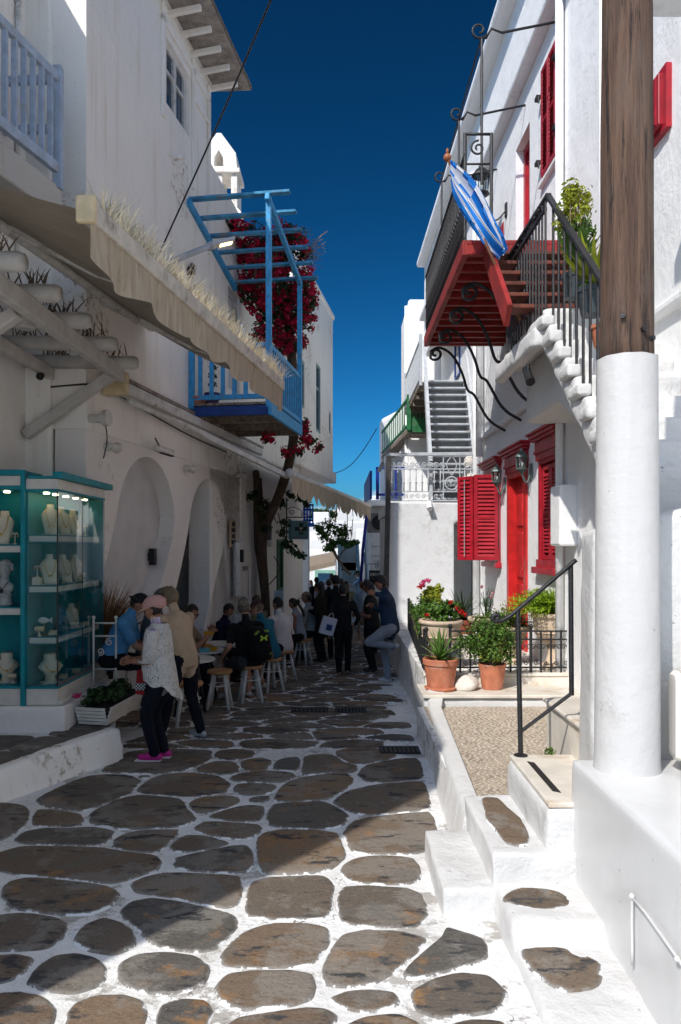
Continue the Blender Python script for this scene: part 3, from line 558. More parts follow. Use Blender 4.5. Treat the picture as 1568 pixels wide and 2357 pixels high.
# ================================================================ LEFT SIDE OF THE LANE
UP=Vector((0,0,1))
def arch(c,hw,zs,z0,base,n=18,lim=0):      # round head, legs drawing in towards the ground
    pts=[]
    for i in range(n+1):
        a=math.pi*i/n; pts.append((c+hw*math.cos(a),zs+hw*math.sin(a)))
    def lean(z): H=max(0,zs+.25-z); return min(1.2,.5*H**1.4)
    pts=[(x-lean(z),z) for x,z in pts]
    for i in range(1,11): q=i/10; z=zs+(z0-zs)*q; pts.append((max(lim,c-hw*(1-(1-base)*q**1.6)-lean(z)),z))
    for i in range(10,0,-1): q=i/10; z=zs+(z0-zs)*q; pts.append((c+hw*(1-(1-base)*q**1.6)-lean(z),z))
    return pts
def rect(a,b,c,d): return [(a,c),(b,c),(b,d),(a,d)]
k=1/.9874
def sD(D): return D*k          # distance along the wall for a depth
# ---- house with the two arches
hb=thing('white_house','tall old white house with two rounded arches and peeling plaster over the cafe','building',L3(11,-.6))
mb=MB(); OL=Vector((-4.6,0,0))
holes=[rect(sD(11.62),sD(12.62),8.82,9.86),rect(sD(10.27),sD(10.72),5.7,6.35)]
mb.plate(rect(sD(9.12),sD(13.62),3.3,10.3),holes,OL,LDIR,UP,LN,.45); mb.build('upper_wall',m_left,hb)
mb=MB(); 
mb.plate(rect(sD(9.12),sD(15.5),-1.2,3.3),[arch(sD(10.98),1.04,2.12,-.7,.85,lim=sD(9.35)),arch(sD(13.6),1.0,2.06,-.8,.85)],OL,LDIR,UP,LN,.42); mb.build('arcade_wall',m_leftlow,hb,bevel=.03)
mb=MB(); a=L3(9.12,0,-.45); mb.box((-6.5,9.14,-1),(a.x+.0,9.6,10.3)); mb.build('return_wall',m_left,hb,bevel=.04)
mb=MB(); mb.plate(rect(sD(9.2),sD(12.1),-1.2,3.25),[],OL-LN*.26,LDIR,UP,LN,.1); mb.build('niche_back',M('niche_grey',(.56,.55,.535),.9,.08,2,.3,40),hb)  # niche back coloured greyer and darker than the arcade wall
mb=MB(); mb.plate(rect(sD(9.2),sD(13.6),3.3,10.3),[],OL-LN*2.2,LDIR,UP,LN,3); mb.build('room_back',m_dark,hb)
mb=MB(); mb.plate(rect(sD(11.2),sD(15.5),-1.2,3.3),[],OL-LN*1.5,LDIR,UP,LN,3); mb.build('entrance_back',M('entrance_taupe',(.36,.33,.30),.9,.08,2,.3,40),hb)  # entrance back coloured a darker taupe than the arcade wall
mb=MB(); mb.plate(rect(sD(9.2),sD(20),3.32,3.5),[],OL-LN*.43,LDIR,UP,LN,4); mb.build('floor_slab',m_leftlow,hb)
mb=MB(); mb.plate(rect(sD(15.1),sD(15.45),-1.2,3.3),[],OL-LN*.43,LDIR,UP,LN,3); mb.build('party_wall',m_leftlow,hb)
mb=MB(); mb.plate(rect(sD(13.0),sD(13.75),-1.0,1.62),[],OL-LN*.95,LDIR,UP,LN,.06); d_=mb.build('door',m_bluedk,hb)
mb=MB(); mb.plate(rect(sD(12.35),sD(13.0),-1.0,2.2),[],OL-LN*.8,LDIR,UP,LN,.05); mb.build('grey_panel',M('grey_door',(.30,.30,.31),.6),hb)
mb=MB(); mb.plate(rect(sD(12.7),sD(13.5),1.66,2.5),[],OL-LN*1.2,LDIR,UP,LN,.05); mb.build('interior_panel',M('orange_panel',(.40,.16,.03),.6),hb)  # plain orange panel inside the second arch, no emission
mb=MB(); mb.plate(rect(sD(9.12),sD(13.7),10.3,10.42),[],OL+LN*.02,LDIR,UP,LN,4); mb.build('roof_slab',m_left,hb)
# upper casement window
wf=thing('x','x','x'); bpy.data.objects.remove(wf)
mb=MB()
for a_,b_,c_,d_ in ((11.62,11.72,8.82,9.86),(12.06,12.18,8.82,9.86),(12.52,12.62,8.82,9.86)): mb.plate(rect(sD(a_),sD(b_),c_,d_),[],OL-LN*.06,LDIR,UP,LN,.08)
for c_,d_ in ((8.82,8.9),(9.78,9.86),(9.42,9.47)): mb.plate(rect(sD(11.7),sD(12.54),c_,d_),[],OL-LN*.065,LDIR,UP,LN,.07)
wf=mb.build('window_frame',m_alu,hb)
for a_,b_ in ((11.72,12.06),(12.18,12.52)):
    for c_,d_ in ((8.9,9.42),(9.47,9.78)): mb=MB(); mb.plate(rect(sD(a_),sD(b_),c_,d_),[],OL-LN*.10,LDIR,UP,LN,.012); mb.build('pane',m_glassw,wf)
for a_,b_,c_,d_ in ((11.40,11.52,8.5,10.28),(12.70,12.80,8.0,10.28),(13.5,13.6,7.2,10.28),(11.40,13.6,9.98,10.08),(12.8,13.5,9.55,9.62)):
    mb=MB(); mb.plate(rect(sD(a_),sD(b_),c_,d_),[],OL+LN*.045,LDIR,UP,LN,.045); mb.build('wall_batten',m_left,hb,bevel=.01)
# eave with corrugated sheet on brackets
ev=MB(); nC=70; s0,s1=10.6,13.95; vs=[];fs=[]
for i in range(nC*2+1):
    D=s0+(s1-s0)*i/(nC*2); zz=.02*(1 if i%2 else -1)
    vs+=[L3(D,10.46+zz,-.3),L3(D,10.40+zz,.70)]
for i in range(nC*2): fs.append((2*i,2*i+1,2*i+3,2*i+2))
ev.add(vs,fs); ev.add([v+Vector((0,0,.02)) for v in vs],fs); eo=ev.build('corrugated_eave',M('weathered_sheet',(.42,.38,.34),.8,.25,6,.2,50,dirt=(.2,.16,.12)),hb)
mb=MB(); mb.beam(L3(s0,10.44,.70),L3(s1,10.44,.70),.03,.07); mb.build('eave_edge',m_oldwood,hb)
for i in range(7):
    D=10.75+i*.48; mb=MB(); mb.beam(L3(D,10.27,-.05),L3(D,10.32,.54),.07,.09); mb.build('eave_bracket',m_left,hb,bevel=.012)
mb=MB(); q=pl(402,362); mb.tube([q-LN*.1,q+LN*.16],.045,12); mb.build('drain_spout',m_left,hb,True)
# ---- lower white house with chimney behind the pergola
hc=thing('white_house','lower white house behind the blue pergola with an arched chimney on its roof','building',L3(15,-.6))
mb=MB(); mb.plate([(sD(13.64),-1.2),(sD(20.6),-1.2),(sD(20.6),8.55),(sD(15.9),8.75),(sD(14.9),8.85),(sD(13.64),8.95)],[rect(sD(14.72),sD(15.5),5.0,7.05)],OL,LDIR,UP,LN,.4); mb.build('wall',m_left,hc)
mb=MB(); mb.plate(rect(sD(13.64),sD(20.6),8.35,8.5),[],OL-LN*.41,LDIR,UP,LN,4); mb.build('roof',m_left,hc)
mb=MB(); mb.plate(rect(sD(14.74),sD(15.48),5.02,7.03),[rect(sD(14.85),sD(15.37),5.2,5.95),rect(sD(14.85),sD(15.37),6.1,6.9)],OL-LN*.05,LDIR,UP,LN,.05); dd=mb.build('balcony_door',M('grey_white_door',(.5,.51,.53),.6,.1),hc)
mb=MB(); mb.plate(rect(sD(14.84),sD(15.38),5.15,6.95),[],OL-LN*.08,LDIR,UP,LN,.02); mb.build('door_panel',M('grey_white_door'  ,(.5,.5,.5)),dd)
ch=thing('chimney','white chimney with small arched openings against the blue sky','chimney',(-3.2,16.2,8.4))
mb=MB(); c0=Vector((-2.62,16.2,0)); 
mb.box((-3.05,15.85,8.00),(-2.17,16.6,8.95)); mb.hexa([(-3.12,15.78,8.95),(-2.10,15.78,8.95),(-2.10,16.67,8.95),(-3.12,16.67,8.95),(-3.02,15.88,9.12),(-2.2,15.88,9.12),(-2.2,16.57,9.12),(-3.02,16.57,9.12)]); mb.build('stack',m_left,ch,bevel=.03)
mb=MB()
for x0,x1 in ((-3.0,-2.86),(-2.68,-2.54),(-2.36,-2.22)):
    for y0,y1 in ((15.9,16.02),(16.4,16.52)): mb.box((x0,y0,9.10),(x1,y1,9.86))
mb.box((-2.34,15.92,9.10),(-2.24,16.5,9.80)); mb.box((-2.9,15.96,9.10),(-2.7,16.0,9.86)); mb.build('lantern_posts',m_left,ch,bevel=.02)
mb=MB(); mb.box((-3.08,15.84,9.86),(-2.16,16.58,9.96)); mb.plate([(-.40,0),(.40,0),(.37,.34),(.05,.78),(-.05,.78),(-.37,.34)],[[(-.1,.06),(.1,.06),(.09,.25),(0,.4),(-.09,.25)]],(-2.62,15.9,9.96),(1,0,0),(0,0,1),(0,-1,0),.62); mb.build('cowl',m_left,ch,bevel=.015)
# ---- far overhanging house
hd=thing('white_house','white upper storey with narrow grey windows overhanging the far bend of the lane','building',L3(24,3))
mb=MB(); mb.plate(rect(sD(20.4),sD(26.9),4.15,10.15),[rect(sD(23.75),sD(24.55),5.55,7.75),rect(sD(21.6),sD(22.0),5.9,7.3),rect(sD(26.1),sD(26.5),5.85,6.6)],OL+LN*.02,LDIR,UP,LN,.5); mb.build('wall',m_left,hd,bevel=.03)
mb=MB(); e=L3(20.4,0,-.48); mb.box((-6,20.35,4.15),(e.x+.3,20.9,10.1)); mb.build('gable_wall',m_left,hd)
mb=MB(); mb.plate(rect(sD(20.4),sD(26.95),4.1,4.5),[],OL+LN*.14,LDIR,UP,LN,1.6); mb.build('ledge',m_left,hd,bevel=.05)
mb=MB(); mb.plate(rect(sD(20.4),sD(26.9),9.9,10.1),[],OL-LN*.4,LDIR,UP,LN,4); mb.build('roof',m_left,hd)
mb=MB(); mb.plate(rect(sD(20.4),sD(27.0),10.05,10.25),[],OL+LN*.08,LDIR,UP,LN,.4); mb.build('parapet_coping',m_left,hd,bevel=.06)
for a_,b_,c_,d_ in ((23.75,24.55,5.55,7.75),(21.6,22.0,5.9,7.3),(26.1,26.5,5.85,6.6)):
    mb=MB(); w_=.07*k; mb.plate(rect(sD(a_),sD(b_),c_,d_),[rect(sD(a_)+.09,sD(b_)-.09,c_+.09,d_-.09)],OL-LN*.0,LDIR,UP,LN,.08); f_=mb.build('window',M('grey_green_frame',(.24,.30,.30),.6),hd)
    mb=MB(); mb.plate(rect(sD(a_)+.09,sD(b_)-.09,c_+.09,d_-.09),[],OL-LN*.06,LDIR,UP,LN,.02); mb.build('pane',m_glassw,f_)
    if d_-c_>2: mb=MB(); mb.plate(rect(sD(a_)+.09,sD(b_)-.09,c_+1.4,c_+1.48),[],OL-LN*.02,LDIR,UP,LN,.04); mb.build('transom',MC['grey_green_frame'],f_)
# lower wall of that row: doors, glass case, green window
hl=thing('white_house','shaded white shop front with green framed window beside the old vine trunk','building',L3(18,-.7))
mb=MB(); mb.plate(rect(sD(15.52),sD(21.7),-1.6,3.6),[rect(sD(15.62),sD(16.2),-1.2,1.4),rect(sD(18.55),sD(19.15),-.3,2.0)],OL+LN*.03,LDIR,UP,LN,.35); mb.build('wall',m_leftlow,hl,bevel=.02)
mb=MB(); mb.plate(rect(sD(15.62),sD(16.2),-1.2,1.4),[rect(sD(15.72),sD(16.1),-.9,1.3)],OL+LN*.0,LDIR,UP,LN,.08); f_=mb.build('door_frame',m_bluedk,hl)
mb=MB(); mb.plate(rect(sD(15.72),sD(16.1),-1.2,1.3),[],OL-LN*.05,LDIR,UP,LN,.02); mb.build('door_glass',m_glassw,f_)
mb=MB(); mb.plate(rect(sD(18.55),sD(19.15),-.3,2.0),[rect(sD(18.63),sD(19.07),-.22,.7),rect(sD(18.63),sD(19.07),.78,1.92)],OL+LN*.06,LDIR,UP,LN,.1); f_=mb.build('window_frame',m_green,hl)
mb=MB(); mb.plate(rect(sD(18.6),sD(19.1),-.25,1.95),[],OL+LN*.0,LDIR,UP,LN,.02); mb.build('pane',m_glassw,f_)
mb=MB(); mb.plate(rect(sD(15.5),sD(21.7),3.6,4.1),[],OL-LN*.1,LDIR,UP,LN,2); mb.build('lintel',m_leftlow,hl)
mb=MB(); e=L3(21.7,0); mb.box((-6,21.68,-1.6),(e.x-.02,22.1,4.1)); mb.build('end_wall',m_leftlow,hl)
# ---- building A: balcony house at the left edge, and its neighbour beside the camera
ha=thing('white_house','white house at far left with a pale blue balcony railing','building',(-4.4,7,-.2))
mb=MB(); mb.box((-9,5.4,-.6),(-3.9,9.3,9.5)); mb.build('wall',m_left,ha,bevel=.04)
mb=MB(); mb.tube([(-3.86,8.85,5.2),(-3.86,8.85,8.7)],.035,8); mb.build('pipe',m_left,ha,True)
hz=tag((lambda mb:(mb.box((-9,.06,-.6),(-3.5,5.3,7.9)),mb.build('white_house',m_left))[1])(MB()),'tall white house beside the camera that shades the lane','building')
bal=thing('pale_blue_balcony','pale blue timber balcony railing on a stained white slab','balcony',(-3.5,8,5.6))
c1=Vector((-3.25,8.5,0)); c2=Vector((-3.72,6.6,0)); dv=(c2-c1)
mb=MB(); mb.plate([(-3.22,8.56),(-3.74,6.5),(-3.95,6.5),(-3.95,8.56)],[],(0,0,6.0),(1,0,0),(0,1,0),(0,0,1),.36); mb.build('slab',stucco('stained_slab',(.56,.52,.46),(.42,.33,.24),(.36,.25,.15),(.3,.22,.15)),bal,bevel=.03)
for zz,h_ in ((7.22,.10),(6.18,.12)): mb=MB(); mb.beam(c1+UP*zz,c2+UP*zz,.07,h_); mb.build('rail',m_pale,bal,bevel=.008)
for zz in (7.22,6.65): mb=MB(); mb.beam(c1+UP*zz,Vector((-3.9,8.55,zz)),.07,.09); mb.build('side_rail',m_pale,bal,bevel=.008)
mb=MB(); mb.box((c1.x-.05,c1.y-.05,5.95),(c1.x+.05,c1.y+.05,7.36)); mb.build('post',m_pale,bal,bevel=.01)
for i in range(1,13): p_=c1+dv*(i/13); mb=MB(); mb.box((p_.x-.028,p_.y-.022,6.2),(p_.x+.028,p_.y+.022,7.2)); mb.build('baluster',m_pale,bal)

# ---- blue pergola balcony
bp=thing('blue_pergola_balcony','blue timber balcony with a slatted pergola roof on the old white house','balcony',L3(13.8,4.8))
D0,D1,of=12.6,15.0,1.4; fz=4.22
mb=MB()
for i in range(9):
    a=of*i/9; mb=MB(); mb.hexa([L3(D0-.03,fz,a),L3(D0-.03,fz,a+of/9-.015),L3(D1,fz,a+of/9-.015),L3(D1,fz,a)]+[L3(D0-.03,fz+.04,a),L3(D0-.03,fz+.04,a+of/9-.015),L3(D1,fz+.04,a+of/9-.015),L3(D1,fz+.04,a)]); mb.build('floor_board',m_oldwood,bp)
for D in (D0+.03,13.4,14.2,D1-.05): mb=MB(); mb.beam(L3(D,fz-.09,-.1),L3(D,fz-.09,of),.09,.16); mb.build('joist',m_bluedk if D<13 else m_oldwood,bp,bevel=.008)
mb=MB(); mb.beam(L3(D0-.05,fz-.08,of+.03),L3(D1,fz-.08,of+.03),.06,.2); mb.build('fascia',m_blue,bp,bevel=.008)
def lp(D,z,o_): return L3(D,z,o_)
# posts
for D,o_,z1 in ((D0,of,7.62),(D1,of,7.05),(D0,.05,5.35)):
    mb=MB(); mb.beam(lp(D,fz-.05,o_),lp(D,z1,o_),.09,.09,up=LDIR); mb.build('post',m_blue,bp,bevel=.01)
for zz in (fz+.12,5.22): mb=MB(); mb.beam(lp(D0,zz,of),lp(D1,zz,of),.055,.08); mb.build('rail',m_blue,bp,bevel=.008)
for zz in (fz+.14,5.22): mb=MB(); mb.beam(lp(D0,zz,0),lp(D0,zz,of),.055,.08); mb.build('rail',m_blue,bp,bevel=.008)
for i in range(1,16): D=D0+(D1-D0)*i/16; mb=MB(); mb.beam(lp(D,fz+.1,of),lp(D,5.2,of),.04,.03,up=LDIR); mb.build('baluster',m_blue,bp)
for i in range(1,7): o_=of*i/7; mb=MB(); mb.beam(lp(D0,fz+.1,o_),lp(D0,5.2,o_),.07,.03,up=LDIR); mb.build('baluster',m_blue,bp)
for o_,za,zb in ((.03,7.66,7.1),(of,7.66,7.1)): mb=MB(); mb.beam(lp(D0-.12,za,o_),lp(D1+.1,zb,o_),.08,.12); mb.build('pergola_beam',m_blue,bp,bevel=.01)
m_slat=M('flaking_blue_slat',(.06,.27,.46),.75,.3,5,.4,60,dirt=(.30,.23,.16),stretch=(1,1,1))
for i in range(6):
    q=i/5; D=D0+.02+(D1-D0)*q; z=7.76-.56*q; mb=MB(); mb.beam(lp(D,z,-.02),lp(D,z,of+.36),.13,.045); mb.build('roof_slat',m_slat,bp,bevel=.006)
# pots on the balcony floor, water bottle on rail
def flower_pot(name,label,c,r,h,mat,rim=True,group=None,cat='flower pot'):
    tg=thing(name,label,cat,c,0,group); mb=MB(); pr_=[(r*.72,0),(r*.80,h*.3),(r*.93,h*.8)]
    pr_+= [(r*1.0,h*.82),(r*1.02,h*.98),(r*.98,h),(r*.88,h),(r*.86,h*.86)] if rim else [(r,h),(r*.9,h),(r*.88,h*.86)]
    mb.lathe(pr_,22); mb.build('pot',mat,tg,True,local=True,auto=40); mb=MB(); mb.lathe([(r*.87,h*.84),(r*.3,h*.9),(.005,h*.9)],16); mb.build('soil',m_soil,tg,True,local=True); return tg
def leaves(mb,c,rad,n,size,rnd,flat=.0,aspect=.55,up=0,shell=.45):
    c=Vector(c); rad=Vector(rad)
    for _ in range(n):
        d=Vector((rnd.gauss(0,1),rnd.gauss(0,1),rnd.gauss(0,1))).normalized(); q=(shell+(1-shell)*rnd.random())
        p_=c+Vector((d.x*rad.x,d.y*rad.y,d.z*rad.z))*q
        nrm=(d+Vector((rnd.uniform(-.8,.8),rnd.uniform(-.8,.8),rnd.uniform(-.4,1.0)))).normalized(); u=nrm.orthogonal().normalized(); u.rotate(Matrix.Rotation(rnd.uniform(0,6.28),3,nrm)); v=nrm.cross(u)
        s=size*rnd.uniform(.6,1.25); w=s*aspect; 
        mb.add([p_-u*s*.5,p_+v*w*.5+nrm*s*.08,p_+u*s*.5-nrm*s*.1,p_-v*w*.5+nrm*s*.08],[(0,1,2),(0,2,3)])
rl=random.Random(21)
pt=flower_pot('flower_pot','purple pot with a spindly plant behind the near balcony rail',L3(12.78,fz+.05,.35),.14,.2,M('purple_pot',(.10,.05,.15),.6))
mb=MB(); mb.tube([L3(12.78,fz+.2,.35),L3(12.78,fz+.75,.38)],.01,5); mb.build('stem',m_twig,pt); mb=MB()
for zz in (.4,.55,.7,.85): leaves(mb,L3(12.78,fz+zz,.36),(.09,.09,.06),30,.06,rl)
mb.build('foliage',m_leafdk,pt)
flower_pot('flower_pot','shallow terracotta bowl on the near edge of the blue balcony',L3(12.72,fz+.05,.12),.17,.12,m_terra)
bt=thing('water_bottle','clear plastic water bottle with blue cap standing on the balcony rail','bottle',L3(12.55,5.27,.95)); mb=MB(); mb.lathe([(.055,0),(.06,.02),(.058,.2),(.02,.27),(.02,.29)],12); mb.build('body',M('bottle_plastic',(.62,.7,.75),.15,.05),bt,True,local=True); mb=MB(); mb.lathe([(.022,.29),(.022,.32)],10); mb.build('cap',m_blueb,bt,local=True)

# ---- bougainvillea: trunk climbing the wall, crown over the far half of the balcony
bg_=thing('bougainvillea','huge bougainvillea with crimson flowers spilling over the blue balcony','plant',L3(16.6,gz(16.6),.3))
mb=MB(); base=L3(16.6,gz(16.6)-.1,.3)
mb.tube(smooth_pts([base,L3(16.5,.6,.3),at(600,1230,16.2),at(625,1180,15.8),at(650,1120,15.6),at(668,1060,15.5),at(680,985,15.4),at(672,800,15.5),at(650,650,15.6)],2),[.15-.09*i/33 for i in range(34)] if False else .1,8); mb.build('trunk',m_bark,bg_,True)
mb=MB(); mb.tube(smooth_pts([base+LDIR*.3,L3(16.6,.9,.24),at(585,1190,16.5),at(590,1100,16.5),at(588,1085,16.4)],2),.085,8); mb.tube(smooth_pts([base-LN*.05,L3(16.9,.6,.2),at(603,1200,16.9),at(597,1100,16.9)],2),.06,8); mb.build('climbing_stem',m_bark,bg_,True)
fl=MB(); lf=MB(); tw=MB()
blobs=[]
def clump(x,y,D,rx,rz,ry=.35): blobs.append((at(x,y,D),(rx,ry,rz)))
for x,y,D,rx,rz in ((600,560,15.3,.55,.28),(560,525,15.0,.45,.14),(650,545,15.2,.45,.28),(680,550,15.1,.26,.28),(610,640,15.4,.5,.45),(655,660,15.3,.5,.5),(690,680,15.2,.32,.35),(705,710,15.2,.22,.3),(620,720,15.4,.35,.35),(670,745,15.4,.42,.35),(660,800,15.4,.3,.2),(690,790,15.2,.2,.2),(585,600,15.4,.3,.35),(565,580,15.5,.25,.3),(565,660,15.5,.2,.4),(625,600,15.3,.5,.4),(700,640,15.3,.25,.3),(640,700,15.4,.5,.4),(690,735,15.3,.3,.25),(600,770,15.5,.25,.3),(640,780,15.5,.35,.25),(590,680,15.5,.25,.35),(640,600,15.4,.5,.35),(530,520,14.8,.3,.08),(720,690,15.2,.08,.2),(700,580,15.1,.2,.2),(700,985,15.2,.12,.28),(710,1015,15.2,.2,.1),(690,1040,15.2,.1,.08),(660,1040,15.4,.12,.12),(735,1030,15.2,.08,.04),(615,1010,14.9,.12,.1)): clump(x,y,D,rx,rz)
rl=random.Random(5)
for c_,r_ in blobs:
    vol=r_[0]*r_[1]*r_[2]; n=int(2600*(r_[0]*r_[2])**.8)+30
    for _ in range(max(3,n//24)):   # bracts come in clusters
        d=Vector((rl.gauss(0,1),rl.gauss(0,1)-.6,rl.gauss(0,1))).normalized(); p_=c_+Vector((d.x*r_[0],d.y*r_[1],d.z*r_[2]))*rl.uniform(.55,1.12); leaves(fl,p_,(.11,.11,.10),rl.randint(9,22),.075,rl,aspect=.85,shell=.2)
    leaves(lf,c_,(r_[0]*1.05,r_[1]*.9,r_[2]*1.05),int(n*.75),.09,rl,aspect=.65,shell=.1)
for i in range(70):
    p_=at(rl.uniform(690,725),rl.uniform(545,610),15.1+rl.uniform(-.3,.3)); d=Vector((rl.uniform(.0,.3),rl.uniform(-.2,.2),rl.uniform(-.2,.3))); tw.tube([p_,p_+d*.5+Vector((0,0,.03)),p_+d],.004,4,False)
for i in range(60):
    p_=at(rl.uniform(590,640),rl.uniform(580,660),15.1); d=Vector((rl.uniform(-.3,.3),-.1,rl.uniform(-.3,.3))); tw.tube([p_,p_+d*.5+Vector((0,0,.05)),p_+d],.004,4,False)
fl.build('blossom',m_bract,bg_); lf.build('foliage',m_leafdk,bg_); tw.build('twig',m_twig,bg_)['kind']='stuff'
vn=MB(); vl=MB()
for pts,ls in (([(600,1180),(625,1150),(650,1155)],[(610,1160),(640,1150),(648,1160)]),([(635,1200),(620,1160),(600,1140),(575,1130)],[(590,1135),(575,1145),(600,1170)]),([(630,1280),(650,1310),(620,1345)],[]),([(640,1180),(655,1240),(675,1250),(695,1275)],[(655,1200),(660,1250),(670,1262),(683,1272),(692,1278),(650,1225)]),([(625,1180),(610,1230),(600,1290)],[(610,1215),(605,1190)]),([(650,1130),(680,1140),(695,1150)],[(670,1140),(690,1148),(702,1160)])):
    vn.tube(smooth_pts([at(x,y,16.0) for x,y in pts],2),.012,5)
    for x,y in ls: leaves(vl,at(x,y,15.9),(.16,.12,.11),34,.1,rl,aspect=.8,shell=.2)
vn.build('vine_stem',m_bark,bg_,True); vl.build('vine_leaves',m_leafdk,bg_)

# ---- awnings
def valance(mb,P0,P1,drop,scal,depth,rnd,th=.006,seg=None):
    P0,P1=Vector(P0),Vector(P1); L=(P1-P0).length; n=seg or int(L/.04); nrm=(P1-P0).cross(UP).normalized(); top=[];bot=[];mid=[]
    for i in range(n+1):
        q=i/n; s=q*L; p_=P0.lerp(P1,q); w=abs(math.sin(math.pi*s/scal)); d=drop-depth+depth*w**.7+.02*noise.noise(Vector((s*2,0,0)))
        f=nrm*(.022*math.sin(s*9)+.03*noise.noise(Vector((s*3,4,0))))
        top.append(p_); mid.append(p_-UP*d*.5+f*.6); bot.append(p_-UP*d+f*1.5)
    vs=top+mid+bot; m=n+1; fs=[(r*m+i,r*m+i+1,(r+1)*m+i+1,(r+1)*m+i) for r in range(2) for i in range(n)]; mb.add(vs,fs)
a1=thing('awning','large beige canvas awning with scalloped edge and spikes along its front bar','awning',L3(8,5,.2))
A0,A1,B0,B1=Vector((-1.72,5.02,4.12)),Vector((-.84,10.5,4.12)),L3(5.35,5.0,.12),L3(10.8,5.0,.12)
cv=MB(); n=24; vs=[];fs=[]
for i in range(n+1):
    for j in range(13):
        q=i/n; w=j/12; p_=A0.lerp(A1,q).lerp(B0.lerp(B1,q),w); p_=p_-UP*(.09*math.sin(math.pi*w))*(1+.35*noise.noise(Vector((q*7,w*3,1)))); vs.append(p_)
for i in range(n):
    for j in range(12): a=i*13+j; fs.append((a,a+1,a+14,a+13))
cv.add(vs,fs); cv.build('canvas',m_canvas,a1,True)
mb=MB(); valance(mb,A0-UP*.06+Vector((.02,0,0)),A1-UP*.06+Vector((.02,0,0)),.33,.95,.075,rl); mb.build('valance',m_valance,a1,True)
m_bar=M('rusty_white_bar',(.55,.5,.43),.6,.15,6,.2,40,dirt=(.14,.10,.07))
mb=MB(); mb.beam(A0,A1,.10,.14); mb.build('front_bar',m_bar,a1,bevel=.015)
mb=MB(); mb.box((A0.x-.07,A0.y-.05,A0.z-.09),(A0.x+.07,A0.y+.005,A0.z+.1)); mb.build('end_cap',M('yellowed_plastic',(.6,.47,.28),.5),a1,bevel=.02)
mb=MB(); mb.tube([B0+UP*.06,B1+UP*.06],.09,12); mb.build('roller',m_alu,a1,True)
for q in (.22,.72):
    w=B0.lerp(B1,q)-UP*.1; f=A0.lerp(A1,q+.10)-UP*.05; el_=w.lerp(f,.5)+LDIR*.55; mb=MB(); mb.beam(w,el_,.06,.07); ar=mb.build('folding_arm',m_alu,a1,bevel=.01); mb=MB(); mb.beam(el_,f,.05,.06); mb.build('forearm',m_alu,ar,bevel=.01)
mb=MB(); q0=L3(5.6,4.75,.45); mb.tube([q0,L3(9.6,4.75,.45)],.05,10); mb.build('torsion_bar',m_alu,a1,True)
sp=MB(); rl=random.Random(9)
def bristles(mb,P0,P1,n,h,spread,rnd,w=.0045):
    P0,P1=Vector(P0),Vector(P1)
    for _ in range(n):
        p_=P0.lerp(P1,rnd.random())+Vector((rnd.uniform(-.03,.03),0,0)); d=Vector((rnd.gauss(0,spread),rnd.gauss(0,spread),1)).normalized()*h*rnd.uniform(.6,1.15); sd=Vector((d.y,-d.x,.2)).normalized().orthogonal()*w
        cv_=Vector((rnd.gauss(0,.03),rnd.gauss(0,.03),0)); mb.add([p_-sd,p_+sd,p_+d*.55+cv_+sd*.8,p_+d*.55+cv_-sd*.8,p_+d+cv_*2.2],[(0,1,2,3),(3,2,4)])
bristles(sp,A0+UP*.06+LDIR*.2,A1+UP*.06,1300,.25,.55,rl,.004); so_=sp.build('bird_spikes',m_dry,a1); so_['kind']='stuff'
# second awning: long cassette over the arcade, and the deployed one further on
a2=thing('awning','folded awning cassette running along the wall above the arches','awning',L3(12,3.9,.1))
mb=MB(); mb.beam(L3(9.55,3.93,.14),L3(16.5,3.93,.14),.2,.16); mb.build('cassette',m_alu,a2,bevel=.03)
mb=MB(); mb.obox(L3(9.5,3.92,.2),LN*.17,LDIR*.05,UP*.15); mb.build('end_box',M('yellowed_plastic',(.6,.47,.28)),a2,bevel=.03)
mb=MB(); mb.tube([L3(9.6,3.72,.34),L3(17.8,3.72,.34)],.045,10); mb.build('front_tube',m_alu,a2,True)
mb=MB(); mb.beam(L3(9.6,4.1,.06),L3(17,4.1,.06),.1,.05); mb.build('flashing',M('rusty_ledge',(.30,.25,.2),.8,.3,6,.3,40),a2)
a3=thing('awning','cream awning with ragged scalloped valance stretching over the lane further down','awning',L3(16,3.6,.2))
E0,E1=Vector((-.92,13.5,3.17)),Vector((.83,21,2.98)); F0,F1=L3(13.4,3.75,.2),L3(21.5,3.7,.2)
cv=MB(); vs=[];fs=[]
for i in range(n+1):
    for j in range(9):
        q=i/n; w=j/8; p_=E0.lerp(E1,q).lerp(F0.lerp(F1,q),w)-UP*.06*math.sin(math.pi*w); vs.append(p_)
for i in range(n):
    for j in range(8): a=i*9+j; fs.append((a,a+1,a+10,a+9))
cv.add(vs,fs); cv.build('canvas',m_canvas,a3,True)
mb=MB(); valance(mb,E0+Vector((.03,0,-.05)),E1+Vector((.03,0,-.05)),.40,.5,.2,rl); mb.build('valance',m_valance,a3,True)
mb=MB(); mb.tube([E0,E1],.055,10); mb.build('front_bar',m_alu,a3,True); mb=MB(); mb.tube([E0-LDIR*.05,E0+LDIR*.03],.085,12); mb.build('end_cap',m_plasticw,a3,True)
mb=MB(); mb.beam(L3(12.3,3.72,.3),E0+Vector((-.05,.1,-.05)),.08,.09); ar=mb.build('folding_arm',m_alu,a3,bevel=.01); mb=MB(); mb.beam(F0.lerp(F1,.55),E0.lerp(E1,.6),.06,.07); mb.build('folding_arm',m_alu,a3,bevel=.01)

